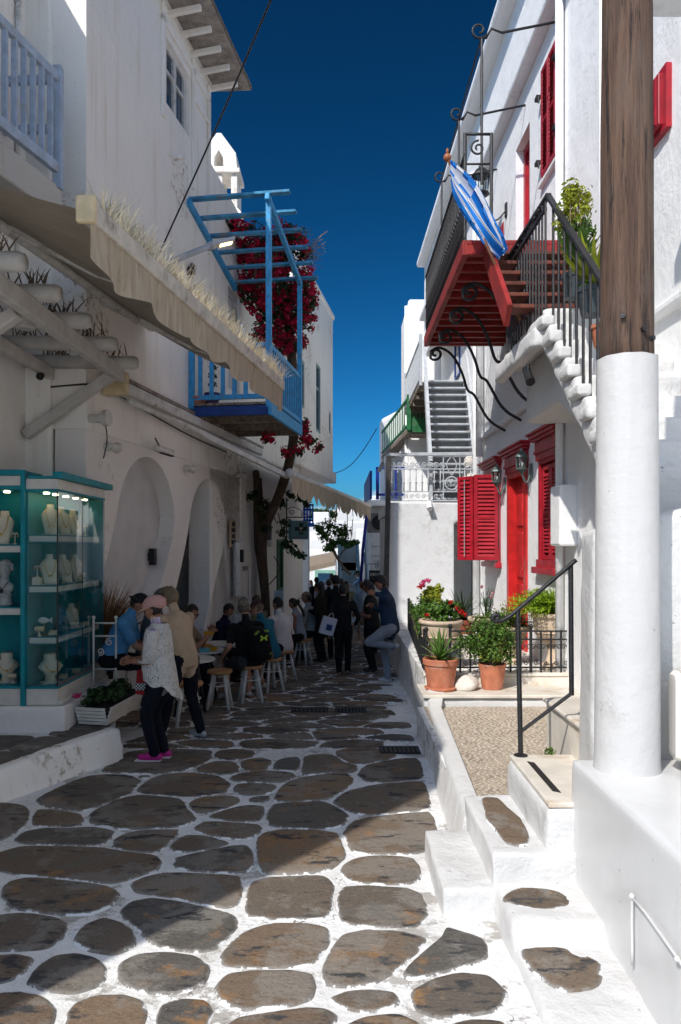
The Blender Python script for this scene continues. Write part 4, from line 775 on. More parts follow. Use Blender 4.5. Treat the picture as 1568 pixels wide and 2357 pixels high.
# ---- rafter pergola over the jewellery shop
pg=thing('timber_canopy','ivory timber canopy of rafters and braces above the jewellery case','canopy',(-3.3,7.5,4))
mb=MB(); mb.beam((-2.75,4.7,3.93),(-2.75,9.25,3.98),.10,.17); mb.build('front_beam',m_ivory,pg,bevel=.012)
for D in (5.05,5.86,6.6,7.4,8.25,9.1): mb=MB(); mb.tube([(-3.95,D,4.12),(-2.55,D,4.10),(-2.5,D,4.10)],[.08,.08,.062],12); mb.build('rafter',m_ivory,pg,True)
mb=MB(); mb.beam((-3.6,4.7,3.98),(-3.6,9.2,3.98),.09,.14); mb.build('inner_beam',m_ivory,pg,bevel=.012)
mb=MB(); mb.beam((-3.86,9.05,3.2),(-2.78,9.05,3.95),.12,.13,up=(0,1,0)); mb.build('brace',m_ivory,pg,bevel=.012)
mb=MB(); mb.beam((-3.9,6.5,3.15),(-2.85,6.5,3.9),.11,.12,up=(0,1,0)); mb.build('brace',m_ivory,pg,bevel=.012)
sp=MB(); rl=random.Random(4)
for D in (5.86,6.6,7.4,8.25,9.1):
    bristles(sp,(-3.7,D,4.19),(-2.6,D,4.19),50,.17,.25,rl,.006)
so_=sp.build('thatch_stubble',M('dark_thatch',(.12,.085,.055),.9,.3),pg); so_['kind']='stuff'
for i,(x,y,D) in enumerate(((60,740,7.0),(178,805,8.2))):
    sl_=thing('spot_light','round white canopy spotlight '+('hanging nearest the camera' if i==0 else 'hanging deeper in'),'spotlight',at(x,y,D)); mb=MB(); mb.lathe([(.07,-.07),(.085,-.06),(.085,.08),(.06,.1)],16); mb.build('housing',m_ivory,sl_,True,local=True,auto=40); mb=MB(); mb.lathe([(.06,-.075),(.02,-.072)],14); mb.build('lens',m_metal,sl_,local=True)
def cctv(label,p_,d,mat):
    d=Vector(d).normalized(); t_=thing('security_camera',label,'camera',p_); mb=MB(); p_=Vector(p_); mb.tube([p_-d*.1,p_+d*.08],.042,12); mb.build('housing',mat,t_,True,auto=40); mb=MB(); mb.tube([p_+d*.075,p_+d*.13],.046,12); mb.build('hood',m_plasticb,t_,True,auto=40); mb=MB(); mb.tube([p_+UP*.1,p_],.02,8); mb.build('bracket',mat,t_); return t_
cctv('small dark camera under the canopy at the left wall',at(95,858,8.9),(.2,-.8,-.5),M('brown_housing',(.18,.15,.12),.6))
# ---- fittings on the arcade wall
def wall_lamp(x,y,off,label):
    p_=pl(x,y,off); t_=thing('wall_lamp',label,'lamp',p_); mb=MB(); mb.obox(p_,LN*.045,LDIR*.05,UP*.13); mb.build('body',m_plasticb,t_,bevel=.006); mb=MB(); mb.obox(p_-LN*.06,LN*.02,LDIR*.035,UP*.06); mb.build('mount',m_plasticb,t_); return t_
wall_lamp(352,1281,-.19,'black box wall lamp inside the first arch niche'); wall_lamp(476,1282,-.7,'black box wall lamp inside the second arch'); wall_lamp(556,1279,.08,'black box wall lamp between the second arch and the vine trunk')
def bell_lamp(x,y,label):
    p_=pl(x,y,.12); t_=thing('wall_spotlight',label,'lamp',p_); mb=MB(); mb.tube([p_-LN*.12,p_-LN*.04],.055,12); mb.build('base',m_plasticw,t_,True,auto=40)
    mb=MB(); a=LDIR; mb.tube([p_-a*.08,p_,p_+a*.10],[.03,.045,.075],12); mb.build('shade',m_plasticw,t_,True,auto=40)
bell_lamp(262,1028,'small white bell spotlight above the first arch, nearest of the row'); bell_lamp(440,1078,'small white bell spotlight above the pier between the arches'); bell_lamp(558,1092,'small white bell spotlight beyond the second arch')
t_=thing('wall_speaker','round cream outdoor speaker under the awning end box','speaker',pl(240,962,.2)); mb=MB(); p_=pl(240,962,.2); mb.tube([p_-LN*.2,p_-LN*.05,p_,p_+LN*.06],[.05,.06,.1,.1],14); mb.build('horn',m_alu,t_,True,auto=40); mb=MB(); mb.tube(smooth_pts([p_,p_-UP*.25+LDIR*.1,p_-UP*.5-LDIR*.02],2),.008,5); mb.build('cable',m_plasticb,t_)
def heater(label,p_,d):
    p_=Vector(p_); d=Vector(d); t_=thing('patio_heater',label,'heater',p_); mb=MB(); mb.beam(p_-d*.32,p_+d*.32,.10,.1); mb.build('housing',m_alu,t_,bevel=.04,seg=3); mb=MB(); q=p_-UP*.052+LN*.02; mb.beam(q-d*.2,q+d*.28,.06,.012); mb.build('element',m_dark,t_); mb=MB(); mb.tube([p_-d*.1,p_-d*.1+UP*.18-LN*.1],.012,6); mb.build('bracket',m_plasticb,t_)
heater('slim tubular patio heater above the first arch',pl(378,1037,.22),LDIR)
p_=pl(618,1200,.3); t_=thing('patio_heater','tall grey patio heater strapped upright beside the vine trunk','heater',p_); mb=MB(); mb.tube([p_-UP*.42,p_+UP*.42],.075,12); mb.build('element',M('heater_grey',(.09,.09,.1),.5),t_,True,auto=40); mb=MB(); mb.ball(p_+UP*.44,(.085,.085,.1),12,8); mb.build('cap',m_plasticw,t_,True); mb=MB(); mb.obox(p_-UP*.5,LN*.08,LDIR*.08,UP*.07); mb.build('control_box',m_plasticw,t_,bevel=.02)
p_=pl(505,985,.1); 
# menu strip, glass menu case
p_=pl(535,1228,.05); t_=thing('sign_board','tall tan wooden sign board with four dark squares on the pier','sign',p_); mb=MB(); mb.obox(p_,LN*.02,LDIR*.18,UP*.27); mb.build('board',M('tan_board',(.42,.30,.19),.6),t_,bevel=.02)
for i,zz in enumerate((.19,.07,-.05,-.17)): mb=MB(); mb.obox(p_+UP*zz+LN*.025,LN*.006,LDIR*(.12 if i%2 else .09),UP*.045); mb.build('panel',m_dark,t_)
p_=pl(545,1310,.1); t_=thing('menu_case','narrow steel menu display beside the dark blue doorway','menu board',p_); mb=MB(); mb.obox(p_,LN*.03,LDIR*.14,UP*.55); mb.build('frame',m_metal,t_,bevel=.01); mb=MB(); mb.obox(p_+LN*.032+UP*.08,LN*.004,LDIR*.11,UP*.34); mb.build('panel',M('menu_paper',(.5,.52,.55),.4),t_)
p_=pl(642,1390,.45); t_=thing('notice_board','pale blue menu board standing by the shop wall behind the seated guests','menu board',p_); mb=MB(); mb.obox(p_,LDIR*.16+LN*.06,LN*.012,UP*.32); mb.build('board',M('pale_menu',(.33,.45,.58),.6),t_)
# street lamp arm, cable across the sky
p0=pl(360,618,.0); p1=at(490,563,12.2); t_=thing('street_lamp','lit modern street lamp on a grey tube arm by the blue pergola','street lamp',p0)
mb=MB(); mb.tube(smooth_pts([p0,p0.lerp(p1,.3)+UP*.02,p1],2),.05,10); mb.build('arm',m_greyp,t_,True); mb=MB(); mb.tube([p1-(p1-p0).normalized()*.12,p1+(p1-p0).normalized()*.02],.068,12); mb.build('collar',m_greyp,t_,True)
h0=p1; hd_=(at(538,552,12.3)-p1).normalized(); sd=hd_.cross(UP).normalized(); mb=MB(); cc=h0+hd_*.18; mb.obox(cc,hd_*.2,sd*.1,UP*.035); mb.build('head',M('lamp_head',(.55,.55,.55),.5),t_,bevel=.02); mb=MB()
for i in range(4): mb.obox(cc-UP*.04+hd_*(-.03+i*.055),hd_*.02,sd*.06,UP*.006)
mb.build('led_array',M('led_warm',(1,.8,.5),.5,emit=((1,.72,.35),3.0)),t_)
cb=MB(); cb.tube(smooth_pts([pl(368,580,.03),at(500,290,9.6),at(636,-30,8.2)],2),.012,6); tag(cb.build('cable',m_plasticb,None,True),'black cable slanting across the blue sky from the old white house','cable')
cb=MB(); q0=L3(26.9,at(768,1090,26.9).z); cb.tube([q0+(at(868,985,24)-q0)*(i/12)-UP*.35*math.sin(math.pi*i/12) for i in range(13)],.014,5); tag(cb.build('cable',m_plasticb,None,True),'thin cable sagging between the far houses','cable')
# loose cables and dried wreath on the old wall
cb=MB(); cb.tube(smooth_pts([pl(118,890,0)+Vector((0,0,0)),pl(230,880,.05),pl(300,925,.05),pl(430,1000,.05),pl(520,1040,.06)],2),.012,5); tag(cb.build('cable',m_plasticb,None,True),'dark wires strung along the wall under the first awning','cable')
wr=thing('dried_wreath','small dried flower wreath hanging on the wall by the street lamp','wreath',pl(441,622,.05)); mb=MB(); leaves(mb,pl(441,622,.06),(.09,.09,.16),160,.05,rl,shell=.3); mb.build('petals',M('dried_flower',(.13,.05,.035),.8,island=.4),wr)
wr=thing('dried_wreath','string of dried garlic hanging beside the grey balcony door','wreath',pl(540,730,.05)); mb=MB()
for i in range(6): leaves(mb,pl(540+rl.uniform(-2,2),712+i*8,.06),(.05,.05,.05),30,.05,rl,shell=.3)
mb.build('bulbs',M('garlic_skin',(.28,.24,.2),.8,island=.3),wr)
# pharmacy sign
ps=thing('pharmacy_sign','light blue hanging pharmacy sign with dark green cross on an iron scroll bracket','sign',at(660,1200,19.4)); D=19.4
mb=MB(); a,b_=at(660,1150,D),at(660,1240,D); mb.tube([a,b_],.018,6); mb.tube([at(660,1190,D),at(716,1190,D)],.015,6); mb.tube(spiral(at(672,1178,D),.085,1.4,(1,0,0),(0,0,1),2.2),.010,5); mb.tube(spiral(at(696,1184,D),.05,1.3,(-1,0,0),(0,0,1),.4),.009,5); mb.tube(smooth_pts([at(661,1172,D),at(672,1165,D),at(690,1172,D),at(712,1189,D)],2),.010,5); mb.build('bracket',m_iron,ps,True)
mb=MB(); p0=at(664,1241,D); p1=at(710,1198,D); mb.box((p0.x,D-.04,p0.z),(p1.x,D+.04,p1.z)); mb.build('board',M('sign_blue',(.17,.34,.42),.5,.06),ps,bevel=.006)
cx_=(p0.x*.36+p1.x*.64); cz_=(p0.z*.44+p1.z*.56); mb=MB(); mb.plate([(-.05,-.15),(.05,-.15),(.05,-.05),(.16,-.05),(.16,.05),(.05,.05),(.05,.15),(-.05,.15),(-.05,.05),(-.16,.05),(-.16,-.05),(-.05,-.05)],[],(cx_,D-.052,cz_),(1,0,0),(0,0,1),(0,-1,0),.01); mb.build('green_cross',M('cross_green',(.01,.05,.028),.5),ps)
mb=MB(); mb.plate([(-.05,.04),(.05,.04),(.03,-.01),(.008,-.02),(.008,-.07),(.035,-.085),(-.035,-.085),(-.008,-.07),(-.008,-.02),(-.03,-.01)],[],(cx_,D-.06,cz_),(1,0,0),(0,0,1),(0,-1,0),.006); mb.build('cup_emblem',m_plasticw,ps)
text_mesh('\n'.join('ΦΑΡΜΑΚΕΙΟ'),.064,'lettering',m_bluedk,ps,Vector((p0.x+.06,D-.046,(p0.z+p1.z)/2))-ps.location,(R(90),0,0),.003,vertical=True)
text_mesh('DRUG STORE',.055,'lettering',M('sign_red',(.35,.04,.05),.5),ps,Vector((cx_,D-.046,p0.z+.045))-ps.location,(R(90),0,0),.003)
# ================================================================ RIGHT SIDE OF THE LANE
rk_=math.sqrt(1+.014**2)
ORR=RO.copy()
def rp(o_): return ORR+RN*o_
hr=thing('white_house','white house on the right with red doors, red shutters and a red balcony','building',(2.9,10,0))
def rs(x): # wall distance from photo column (centre line of that column on the facade)
    return 2.87*1700/(x-760)
mb=MB()
W_near=(9.22,10.12,1.56,3.02); DOOR=(10.72,11.88,.3,3.0); W_far=(12.42,13.5,1.56,2.98); U_win=(9.22,9.95,6.72,8.25); U_door=(10.62,11.42,5.32,7.95); U_win2=(12.2,12.75,5.9,7.2)
def hole(q): return rect(q[0],q[1],q[2],q[3])
mb.plate(rect(4.6,14.2,-.6,10.4),[hole(q) for q in (W_near,DOOR,W_far,U_win,U_door,U_win2)],ORR,RDIR,UP,RN,.5); mb.build('facade',m_right,hr)
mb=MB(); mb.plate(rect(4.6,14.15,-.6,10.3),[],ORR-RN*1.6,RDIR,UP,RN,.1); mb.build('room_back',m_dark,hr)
mb=MB(); mb.plate(rect(4.6,14.2,10.2,10.4),[],ORR-RN*.5,RDIR,UP,RN,5); mb.build('roof',m_right,hr)
mb=MB(); mb.plate(rect(14.21,22.5,7.6,10.4),[],ORR,RDIR,UP,RN,3); mb.build('upper_storey',m_right,hr)
mb=MB(); mb.plate(rect(13.8,14.19,-.6,10.4),[],ORR-RN*.51,RDIR,UP,RN,5); mb.build('end_wall',m_right,hr)
mb=MB(); mb.beam(R3(4.6,8.72,.07),R3(22.4,8.72,.07),.2,.16); mb.build('cornice',m_right,hr,bevel=.04)
mb=MB(); mb.beam(R3(4.6,10.36,.1),R3(22.4,10.36,.1),.3,.2); mb.build('coping',m_right,hr,bevel=.06)
mb=MB(); mb.beam(R3(4.6,3.86,.02),R3(14.1,3.86,.02),.12,.10); mb.build('string_course',m_right,hr,bevel=.03)
def tubeR(name,pts,r,mat,par=None): mb=MB(); mb.tube(pts,r,10); return mb.build(name,mat,par,True)
tubeR('drainpipe',[R3(9.02,-.0,.07),R3(9.02,10,.07)],.05,m_right,hr); tubeR('drainpipe',[R3(13.7,3.5,.1),R3(13.7,8.5,.1),R3(13.7,8.75,.25)],.07,m_right,hr); tubeR('drainpipe',[R3(14.05,.2,.1),R3(14.05,8.5,.1)],.06,m_right,hr)
for D in (7.45,7.75): tubeR('conduit',[R3(D,2.5,.03),R3(D,9.4,.03)],.016,m_right,hr)
mb=MB(); mb.plate(rect(-7,4.58,-.6,5.4),[],ORR,RDIR,UP,RN,.5); mb.build('near_wall',m_right,hr)
# mouldings round recess: white jamb faces are the plate itself. joinery follows
def rplate(name,a,b_,c_,d_,off,th,mat,par,holes=(),bevel=0): mb=MB(); mb.plate(rect(a,b_,c_,d_),[rect(*h_) for h_ in holes],ORR+RN*off,RDIR,UP,RN,th); return mb.build(name,mat,par,bevel=bevel)
def pediment(a,b_,z,par,mat):
    c_=(a+b_)/2; w=b_-a
    for i,(zz,h_,o_,ex) in enumerate(((0,.09,.05,.04),(.09,.05,.07,.06),(.14,.12,.055,.05),(.26,.04,.10,.09),(.30,.05,.13,.12),(.35,.035,.16,.15))):
        rplate('lintel_moulding',a-ex,b_+ex,z+zz+.001*i,z+zz+h_,o_,o_+.02,mat,par,bevel=.006)
slat_me=None
def shutter(parent,O,u,n,w,h,mat,nsl=22,mid=.5,th=.04):
    """louvred leaf: O lower hinge corner, u width direction, n outward"""
    O,u,n=map(Vector,(O,u,n)); st=.06
    mb=MB(); mb.plate(rect(0,w,0,h),[rect(st,w-st,st,h*mid-st*.4),rect(st,w-st,h*mid+st*.4,h-st)],O+n*th/2,u,UP,n,th); fr=mb.build('shutter_leaf',mat,parent,bevel=.004)
    iv=worldmat(fr).inverted() if False else worldmat(parent).inverted()
    d=h/nsl; src=None
    for i in range(nsl):
        z=(i+.5)*d
        if z<st+.02 or z>h-st-.02 or abs(z-h*mid)<st*.25: continue
        c_=O+u*(w/2)+UP*z; mb=MB(); tilt=(UP*.86-n*.5).normalized(); mb.obox(c_,u*(w/2-st+.004),tilt*d*.62,tilt.cross(u).normalized()*.004)
        mb.build('slat',mat,fr)
    return fr
def hinge(p_,par): mb=MB(); p_=Vector(p_); mb.obox(p_,RN*.03,RDIR*.05,UP*.025); mb.tube([p_-RDIR*.05,p_-RDIR*.05-UP*.09],.012,6); mb.build('shutter_stay',m_iron,par)
# near ground-floor window, shutters closed
wn=thing('shuttered_window','tall red louvred window under a red moulded lintel, nearest the white column','window',R3(9.6,.6)); a,b_,c_,d_=W_near
rplate('frame',a,b_,c_,d_,.02,.12,m_red,wn,[(a+.07,b_-.07,c_+.07,d_-.07)]); pediment(a,b_,d_-.02,wn,m_red); rplate('sill',a-.07,b_+.07,c_-.09,c_,.10,.2,m_red,wn,bevel=.01); rplate('apron',a,b_,c_-.02,c_+.10,.05,.05,m_red,wn)
w=(b_-a-.16)/2
for q in (a+.075,a+.085+w): shutter(wn,R3(q,c_+.1,-.03),RDIR,RN,w-.01,d_-c_-.2,m_red,26)
# door
dr=thing('red_door','tall bright red panelled street door with moulded lintel between two lanterns','door',R3(11.3,.3)); a,b_,c_,d_=DOOR
rplate('frame',a,b_,c_,d_,.03,.16,m_redb,dr,[(a+.12,b_-.12,c_+.01,d_-.1)]); pediment(a,b_,d_-.02,dr,m_red)
lf_=rplate('door_leaf',a+.12,b_-.12,c_,d_-.1,-.10,.05,m_redb,dr)
for i in range(2):
    for z0_,z1_ in ((.45,.95),(1.05,1.2),(1.3,2.0),(2.1,2.6)):
        x0=a+.17+i*.44; rplate('door_panel',x0,x0+.36,z0_+.05,z1_+.05,-.075,.03,m_redb,lf_,bevel=.012)
mb=MB(); p_=R3(11.05,1.55,-.04); mb.ball(p_,.035,10,8); mb.tube(smooth_pts([p_,p_+RN*.05-UP*.08,p_+RN*.03-UP*.16],2),.012,6); mb.build('knocker',m_redb,lf_,True); rplate('threshold',a-.05,b_+.05,c_-.05,c_,.2,.4,m_marble,dr,bevel=.01)
# far window with open shutters
wf_=thing('shuttered_window','red window with its louvred shutters swung open towards the lane','window',R3(13,.6)); a,b_,c_,d_=W_far
rplate('frame',a,b_,c_,d_,.02,.12,m_red,wf_,[(a+.07,b_-.07,c_+.07,d_-.07)]); pediment(a,b_,d_-.02,wf_,m_red); rplate('sill',a-.07,b_+.07,c_-.09,c_,.10,.2,m_red,wf_,bevel=.01); rplate('apron',a,b_,c_-.02,c_+.25,.05,.05,m_red,wf_); rplate('pane',a+.07,b_-.07,c_+.07,d_-.07,-.12,.02,m_glassw,wf_)
n1=Vector((0,-1,0)); sh1=shutter(wf_,R3(12.42,1.60,.05),Vector((-1,0,0)),n1,.40,1.44,m_red,22); sh2=shutter(wf_,R3(12.44,1.60,.46),Vector((-.62,.78,0)).normalized(),Vector((-.78,-.62,0)).normalized(),.34,1.42,m_red,22)
mb=MB(); q=R3(12.5,1.66,.60); mb.tube([q,q+UP*1.3],.008,6); mb.build('espagnolette_rod',m_metal,wf_)
# upper window and upper door, small window
wu=thing('shuttered_window','dark red louvred window on the upper floor with iron stays','window',R3(9.6,6.7)); a,b_,c_,d_=U_win
rplate('frame',a,b_,c_,d_,.0,.1,m_red,wu,[(a+.05,b_-.05,c_+.05,d_-.05)]); w=(b_-a-.1)/2
for q in (a+.052,a+.052+w): shutter(wu,R3(q,c_+.05,.03),RDIR,RN,w-.006,d_-c_-.1,m_red,26)
rplate('sill',a-.06,b_+.06,c_-.05,c_,.06,.1,m_right,wu,bevel=.01)
for D,z in ((a-.0,c_+.35),(a-.0,d_-.3),(b_+.05,c_+.3),(b_+.05,d_-.35)): hinge(R3(D,z,.06),wu)
du=thing('red_door','dark red upper floor door opening on the iron railed balcony','door',R3(11,5.3)); a,b_,c_,d_=U_door
rplate('frame',a,b_,c_,d_,-.12,.1,m_red,du,[(a+.1,b_-.1,c_+.01,d_-.1)]); lf_=rplate('door_leaf',a+.1,b_-.1,c_,d_-.1,-.17,.05,m_red,du)
for z0_,z1_ in ((5.5,6.1),(6.2,6.9),(7.0,7.7)): rplate('door_panel',a+.2,b_-.2,z0_,z1_,-.15,.03,m_red,lf_,bevel=.012)
w2=thing('shuttered_window','small red shuttered window behind the upper lantern','window',R3(12.5,5.9)); a,b_,c_,d_=U_win2; rplate('frame',a,b_,c_,d_,.01,.08,m_red,w2,[(a+.05,b_-.05,c_+.05,d_-.05)]); shutter(w2,R3(a+.05,c_+.05,-.01),RDIR,RN,b_-a-.1,d_-c_-.1,m_red,18)
w3=thing('shuttered_window','plain red shutter on the wall behind the timber pole','window',R3(6.5,5.6,.02)); mb=MB(); mb.plate(rect(6.26,6.9,5.42,5.86),[],ORR+RN*.09,RDIR,UP,RN,.06); mb.build('shutter_leaf',m_red,w3,bevel=.01); mb=MB(); mb.plate(rect(6.2,6.96,5.37,5.91),[],ORR+RN*.05,RDIR,UP,RN,.06); mb.build('frame',m_red,w3); mb=MB(); mb.plate(rect(6.3,6.38,5.44,5.84),[],ORR+RN*.1,RDIR,UP,RN,.012); mb.build('batten',m_red,w3)
# utility box
ub=tag((lambda mb:(mb.obox(R3(8.75,2.2,.1),RN*.11,RDIR*.19,UP*.36),mb.build('meter_box',m_right,None,bevel=.03))[1])(MB()),'white painted meter box on the wall right of the near shuttered window','box')
# lanterns
m_bronze=M('verdigris_metal',(.12,.16,.15),.5,.25,12,.2,60,metal=.4)
def lantern(label,c_,h=.5,wall=None,mat=m_bronze):
    t_=thing('wall_lantern',label,'lantern',c_); r=h*.2
    mb=MB(); mb.lathe([(r*1.05,-h*.34),(r*1.15,-h*.3),(r*.9,-h*.27)],8); mb.lathe([(.01,-h*.5),(r*.5,-h*.42),(r*.7,-h*.34)],8); mb.build('base',mat,t_,local=True)
    mb=MB(); mb.lathe([(r*.85,-h*.27),(r,h*.15)],8); mb.build('glass',m_pane,t_,local=True)
    for i in range(6): q=i*math.pi/3; mb=MB(); mb.tube([(r*.9*math.cos(q),r*.9*math.sin(q),-h*.28),(r*1.05*math.cos(q),r*1.05*math.sin(q),h*.16)],.008,5); mb.build('glazing_bar',mat,t_,local=True)
    mb=MB(); mb.lathe([(r*1.3,h*.15),(r*1.2,h*.2),(r*.6,h*.34),(r*.35,h*.37),(r*.3,h*.42),(.01,h*.5)],8); mb.build('cap',mat,t_,local=True)
    mb=MB(); mb.lathe([(.03,-h*.26),(.035,-h*.1),(.01,0)],8); mb.build('bulb',m_plasticw,t_,True,local=True)
    if wall is not None: mb=MB(); w_=Vector(wall); mb.tube(smooth_pts([w_,(w_+Vector(c_))/2-UP*h*.75,Vector(c_)-UP*h*.45],2),.014,6); mb.obox(w_,RN*.015,RDIR*.05,UP*.11); mb.build('bracket',mat,t_)
    return t_
lantern('verdigris wall lantern right of the red street door',R3(10.5,3.05,.15),.37,R3(10.5,2.9,.01)); lantern('verdigris wall lantern left of the red street door',R3(12.08,3.0,.15),.37,R3(12.08,2.85,.01)); lantern('black lantern beside the upper red door above the balcony',R3(12.0,7.75,.42),.62,R3(12.0,7.3,.01),m_iron)
# ---- red balcony with iron railing and scroll brackets
rb=thing('red_balcony','red timber balcony on black iron scroll brackets with wrought railing','balcony',(2,10,5.3)); z=5.3; x0=1.42
for D in (8.42,12.2): mb=MB(); mb.beam((x0,D,z-.07),R3(D,z-.07,.0),.09,.16); mb.build('end_beam',m_redbal,rb,bevel=.008)
mb=MB(); mb.beam((x0,8.38,z-.07),(x0,12.25,z-.07),.07,.17); mb.build('front_beam',m_redbal,rb,bevel=.008)
for i in range(12): D=8.62+i*.31; mb=MB(); mb.beam((x0+.03,D,z-.10),R3(D,z-.10,.01),.07,.10); mb.build('joist',m_redbal,rb,bevel=.006)
for i in range(10): x=x0+.01+i*.134; mb=MB(); mb.box((x,8.37,z-.03),(x+.128,12.26,z+.012)); mb.build('floor_board',m_redbal,rb)
def scroll_bar(a,b_,e,r,mat,par,name='baluster'):
    mb=MB(); mb.tube([a,b_],r,6); return mb.build(name,mat,par)
yy=[8.42+i*.115 for i in range(34)]
bs=MB(); bs.tube([(0,0,.05),(0,0,1.0)],.009,6); bs.ball((0,0,.5),(.022,.022,.04),6,4)
for q in spiral((0,.0,.80),.05,1.2,(0,1,0),(0,0,1),0,12): pass
bs.tube(spiral((0,.03,.80),.045,1.2,(0,1,0),(0,0,1),math.pi,12),.006,4); bs.tube(spiral((0,-.03,.24),.045,1.2,(0,-1,0),(0,0,1),math.pi,12),.006,4)
b0=bs.build('baluster',m_iron,rb,True,local=True); L0=rb.location
b0.location=Vector((x0,yy[0],z))-L0
for y in yy[1:]: inst(b0,rb,Vector((x0,y,z))-L0)
for zz in (z+.05,z+1.0): mb=MB(); mb.beam((x0,8.4,zz),(x0,12.25,zz),.035,.02); mb.build('rail',m_iron,rb)
mb=MB(); mb.beam((x0,12.22,z+1.0),R3(12.22,z+1,0),.035,.02); mb.build('rail',m_iron,rb)
for i in range(10): inst(b0,rb,Vector((x0+.12+i*.12,12.22,z))-L0,(0,0,R(90)))
mb=MB(); mb.tube([(x0,8.42,z),(x0,8.42,z+1.25)],.02,8); mb.build('corner_post',m_iron,rb); mb=MB(); mb.tube([(x0+.3,8.42,z),(x0+.3,8.42,z+1.25)],.02,8); mb.build('corner_post',m_iron,rb)
mb=MB(); mb.tube([(x0,8.42,z+1.24),(x0+.3,8.42,z+1.24)],.016,6); mb.tube(spiral((x0+.15,8.42,z+1.08),.09,1.4,(1,0,0),(0,0,1),1.5),.012,5); mb.tube([(x0,8.42,z+.9),(x0+.3,8.42,z+.9)],.012,6); mb.build('end_scroll',m_iron,rb,True)
for D in (9.1,10.05,11.05,12.05):
    w_=R3(D,3.72,.01); pts=[w_,w_+Vector((-.28,0,.16)),w_+Vector((-.46,0,.50)),w_+Vector((-.53,0,.62)),w_+Vector((-.62,0,.64)),w_+Vector((-.70,0,.95)),w_+Vector((-.86,0,1.25)),w_+Vector((-1.08,0,1.38)),w_+Vector((-1.22,0,1.30))]
    mb=MB(); pp=smooth_pts(pts,2); c_=w_+Vector((-1.14,0,1.26)); pp+=spiral(c_,.115,1.25,(-1,0,0),(0,0,-1),.35,20,.2)[1:]; mb.tube(pp,.022,8); mb.build('scroll_bracket',m_iron,rb,True)
# pergola rods above the balcony
ri=thing('iron_canopy_frame','thin black iron canopy frame with scrolled ends above the red balcony','frame',(1.7,10,8.2))
prev=None
for D in (9.1,10.85,12.7):
    e=Vector((1.74,D,8.12)); w_=R3(D,8.32,0); mb=MB(); mb.tube([w_,w_.lerp(e,.75),e+Vector((.12,0,.1)),e+Vector((.05,0,-.02))],.016,6); mb.tube(spiral(e+Vector((-.03,0,.08)),.11,1.15,(1,0,0),(0,0,-1),.6,20,.3),.015,6); mb.build('arm',m_iron,ri,True)
    mb=MB(); mb.tube([e+Vector((0,0,-.03)),Vector((1.74,D,6.3))],.016,6); mb.build('upright',m_iron,ri)
    if prev is not None: mb=MB(); mb.tube([prev,e],.012,6); mb.build('tie_rod',m_iron,ri)
    prev=e
# ---- landing, masonry flight, timber flight
fl_=thing('outside_stair','white masonry stair with jagged steps climbing past the column to a landing','stair',(2.4,7,2))
mb=MB(); mb.box((1.90,6.85,3.88),(2.8,8.65,4.06)); 
prof=[(6.9,4.06)]; D,z_=6.9,4.06
for i in range(8): z_-=.21; prof.append((D,z_)); D-=.25; prof.append((D,z_))
poly=prof+[(4.9,1.95),(6.9,3.72)]
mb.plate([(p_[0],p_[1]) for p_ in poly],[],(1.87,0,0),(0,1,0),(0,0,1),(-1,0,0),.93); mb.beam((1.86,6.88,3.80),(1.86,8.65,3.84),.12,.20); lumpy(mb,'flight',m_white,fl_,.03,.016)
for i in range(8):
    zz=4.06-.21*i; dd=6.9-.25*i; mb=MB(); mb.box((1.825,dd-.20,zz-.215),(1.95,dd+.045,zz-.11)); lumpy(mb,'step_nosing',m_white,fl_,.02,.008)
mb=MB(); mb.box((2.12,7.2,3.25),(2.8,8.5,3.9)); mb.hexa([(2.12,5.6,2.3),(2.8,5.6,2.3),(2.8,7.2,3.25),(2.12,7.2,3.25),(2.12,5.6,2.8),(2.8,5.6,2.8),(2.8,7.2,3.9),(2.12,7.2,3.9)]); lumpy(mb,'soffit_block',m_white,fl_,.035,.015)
wd=thing('timber_stair','steep open timber stair with red brown treads rising to the red balcony','stair',(2.1,7.9,4))
for i in range(7): q=i/6; mb=MB(); mb.box((1.68,7.36+1.06*q,4.22+1.06*q),(2.66,7.60+1.06*q,4.26+1.06*q)); mb.build('tread',M('stair_tread',(.13,.035,.02),.6,.3,8,.3,50),wd,bevel=.006)
for x in (1.66,2.68): mb=MB(); mb.beam((x,7.3,4.12),(x,8.5,5.32),.05,.24,up=(0,0,1)); mb.build('stringer',m_redbal,wd,bevel=.006)
sr=thing('stair_railing','black wrought iron stair railing peaking at the landing corner','railing',(1.95,7,4)); za=5.12
mb=MB(); mb.beam((1.94,6.88,za),(1.90,8.6,za-.02),.05,.03); mb.build('handrail',m_iron,sr); mb=MB(); mb.beam((1.94,6.9,za),(1.94,4.9,3.28),.05,.03); mb.build('handrail',m_iron,sr)
mb=MB(); mb.beam((1.93,6.95,za-.1),(1.90,8.5,za-.12),.03,.03); mb.build('lower_rail',m_iron,sr)
for i in range(15): D=6.95+i*.115; mb=MB(); mb.tube([(1.93,D,za),(1.93,D,4.02)],.011,6); mb.build('baluster',m_iron,sr)
for i in range(1,12): q=i/12; mb=MB(); mb.tube([(1.94,6.9-2*q,za-1.84*q),(1.94,6.9-2*q,4.0-1.86*q)],.012,6); mb.build('baluster',m_iron,sr)
bl=MB(); rl=random.Random(8)
for i in range(90): p_=Vector((1.92,6.95+rl.random()*1.6,za-.06+rl.uniform(-.04,.05))); leaves(bl,p_,(.03,.03,.03),4,.035,rl)
bl.build('iron_leaf_trim',m_iron,sr)
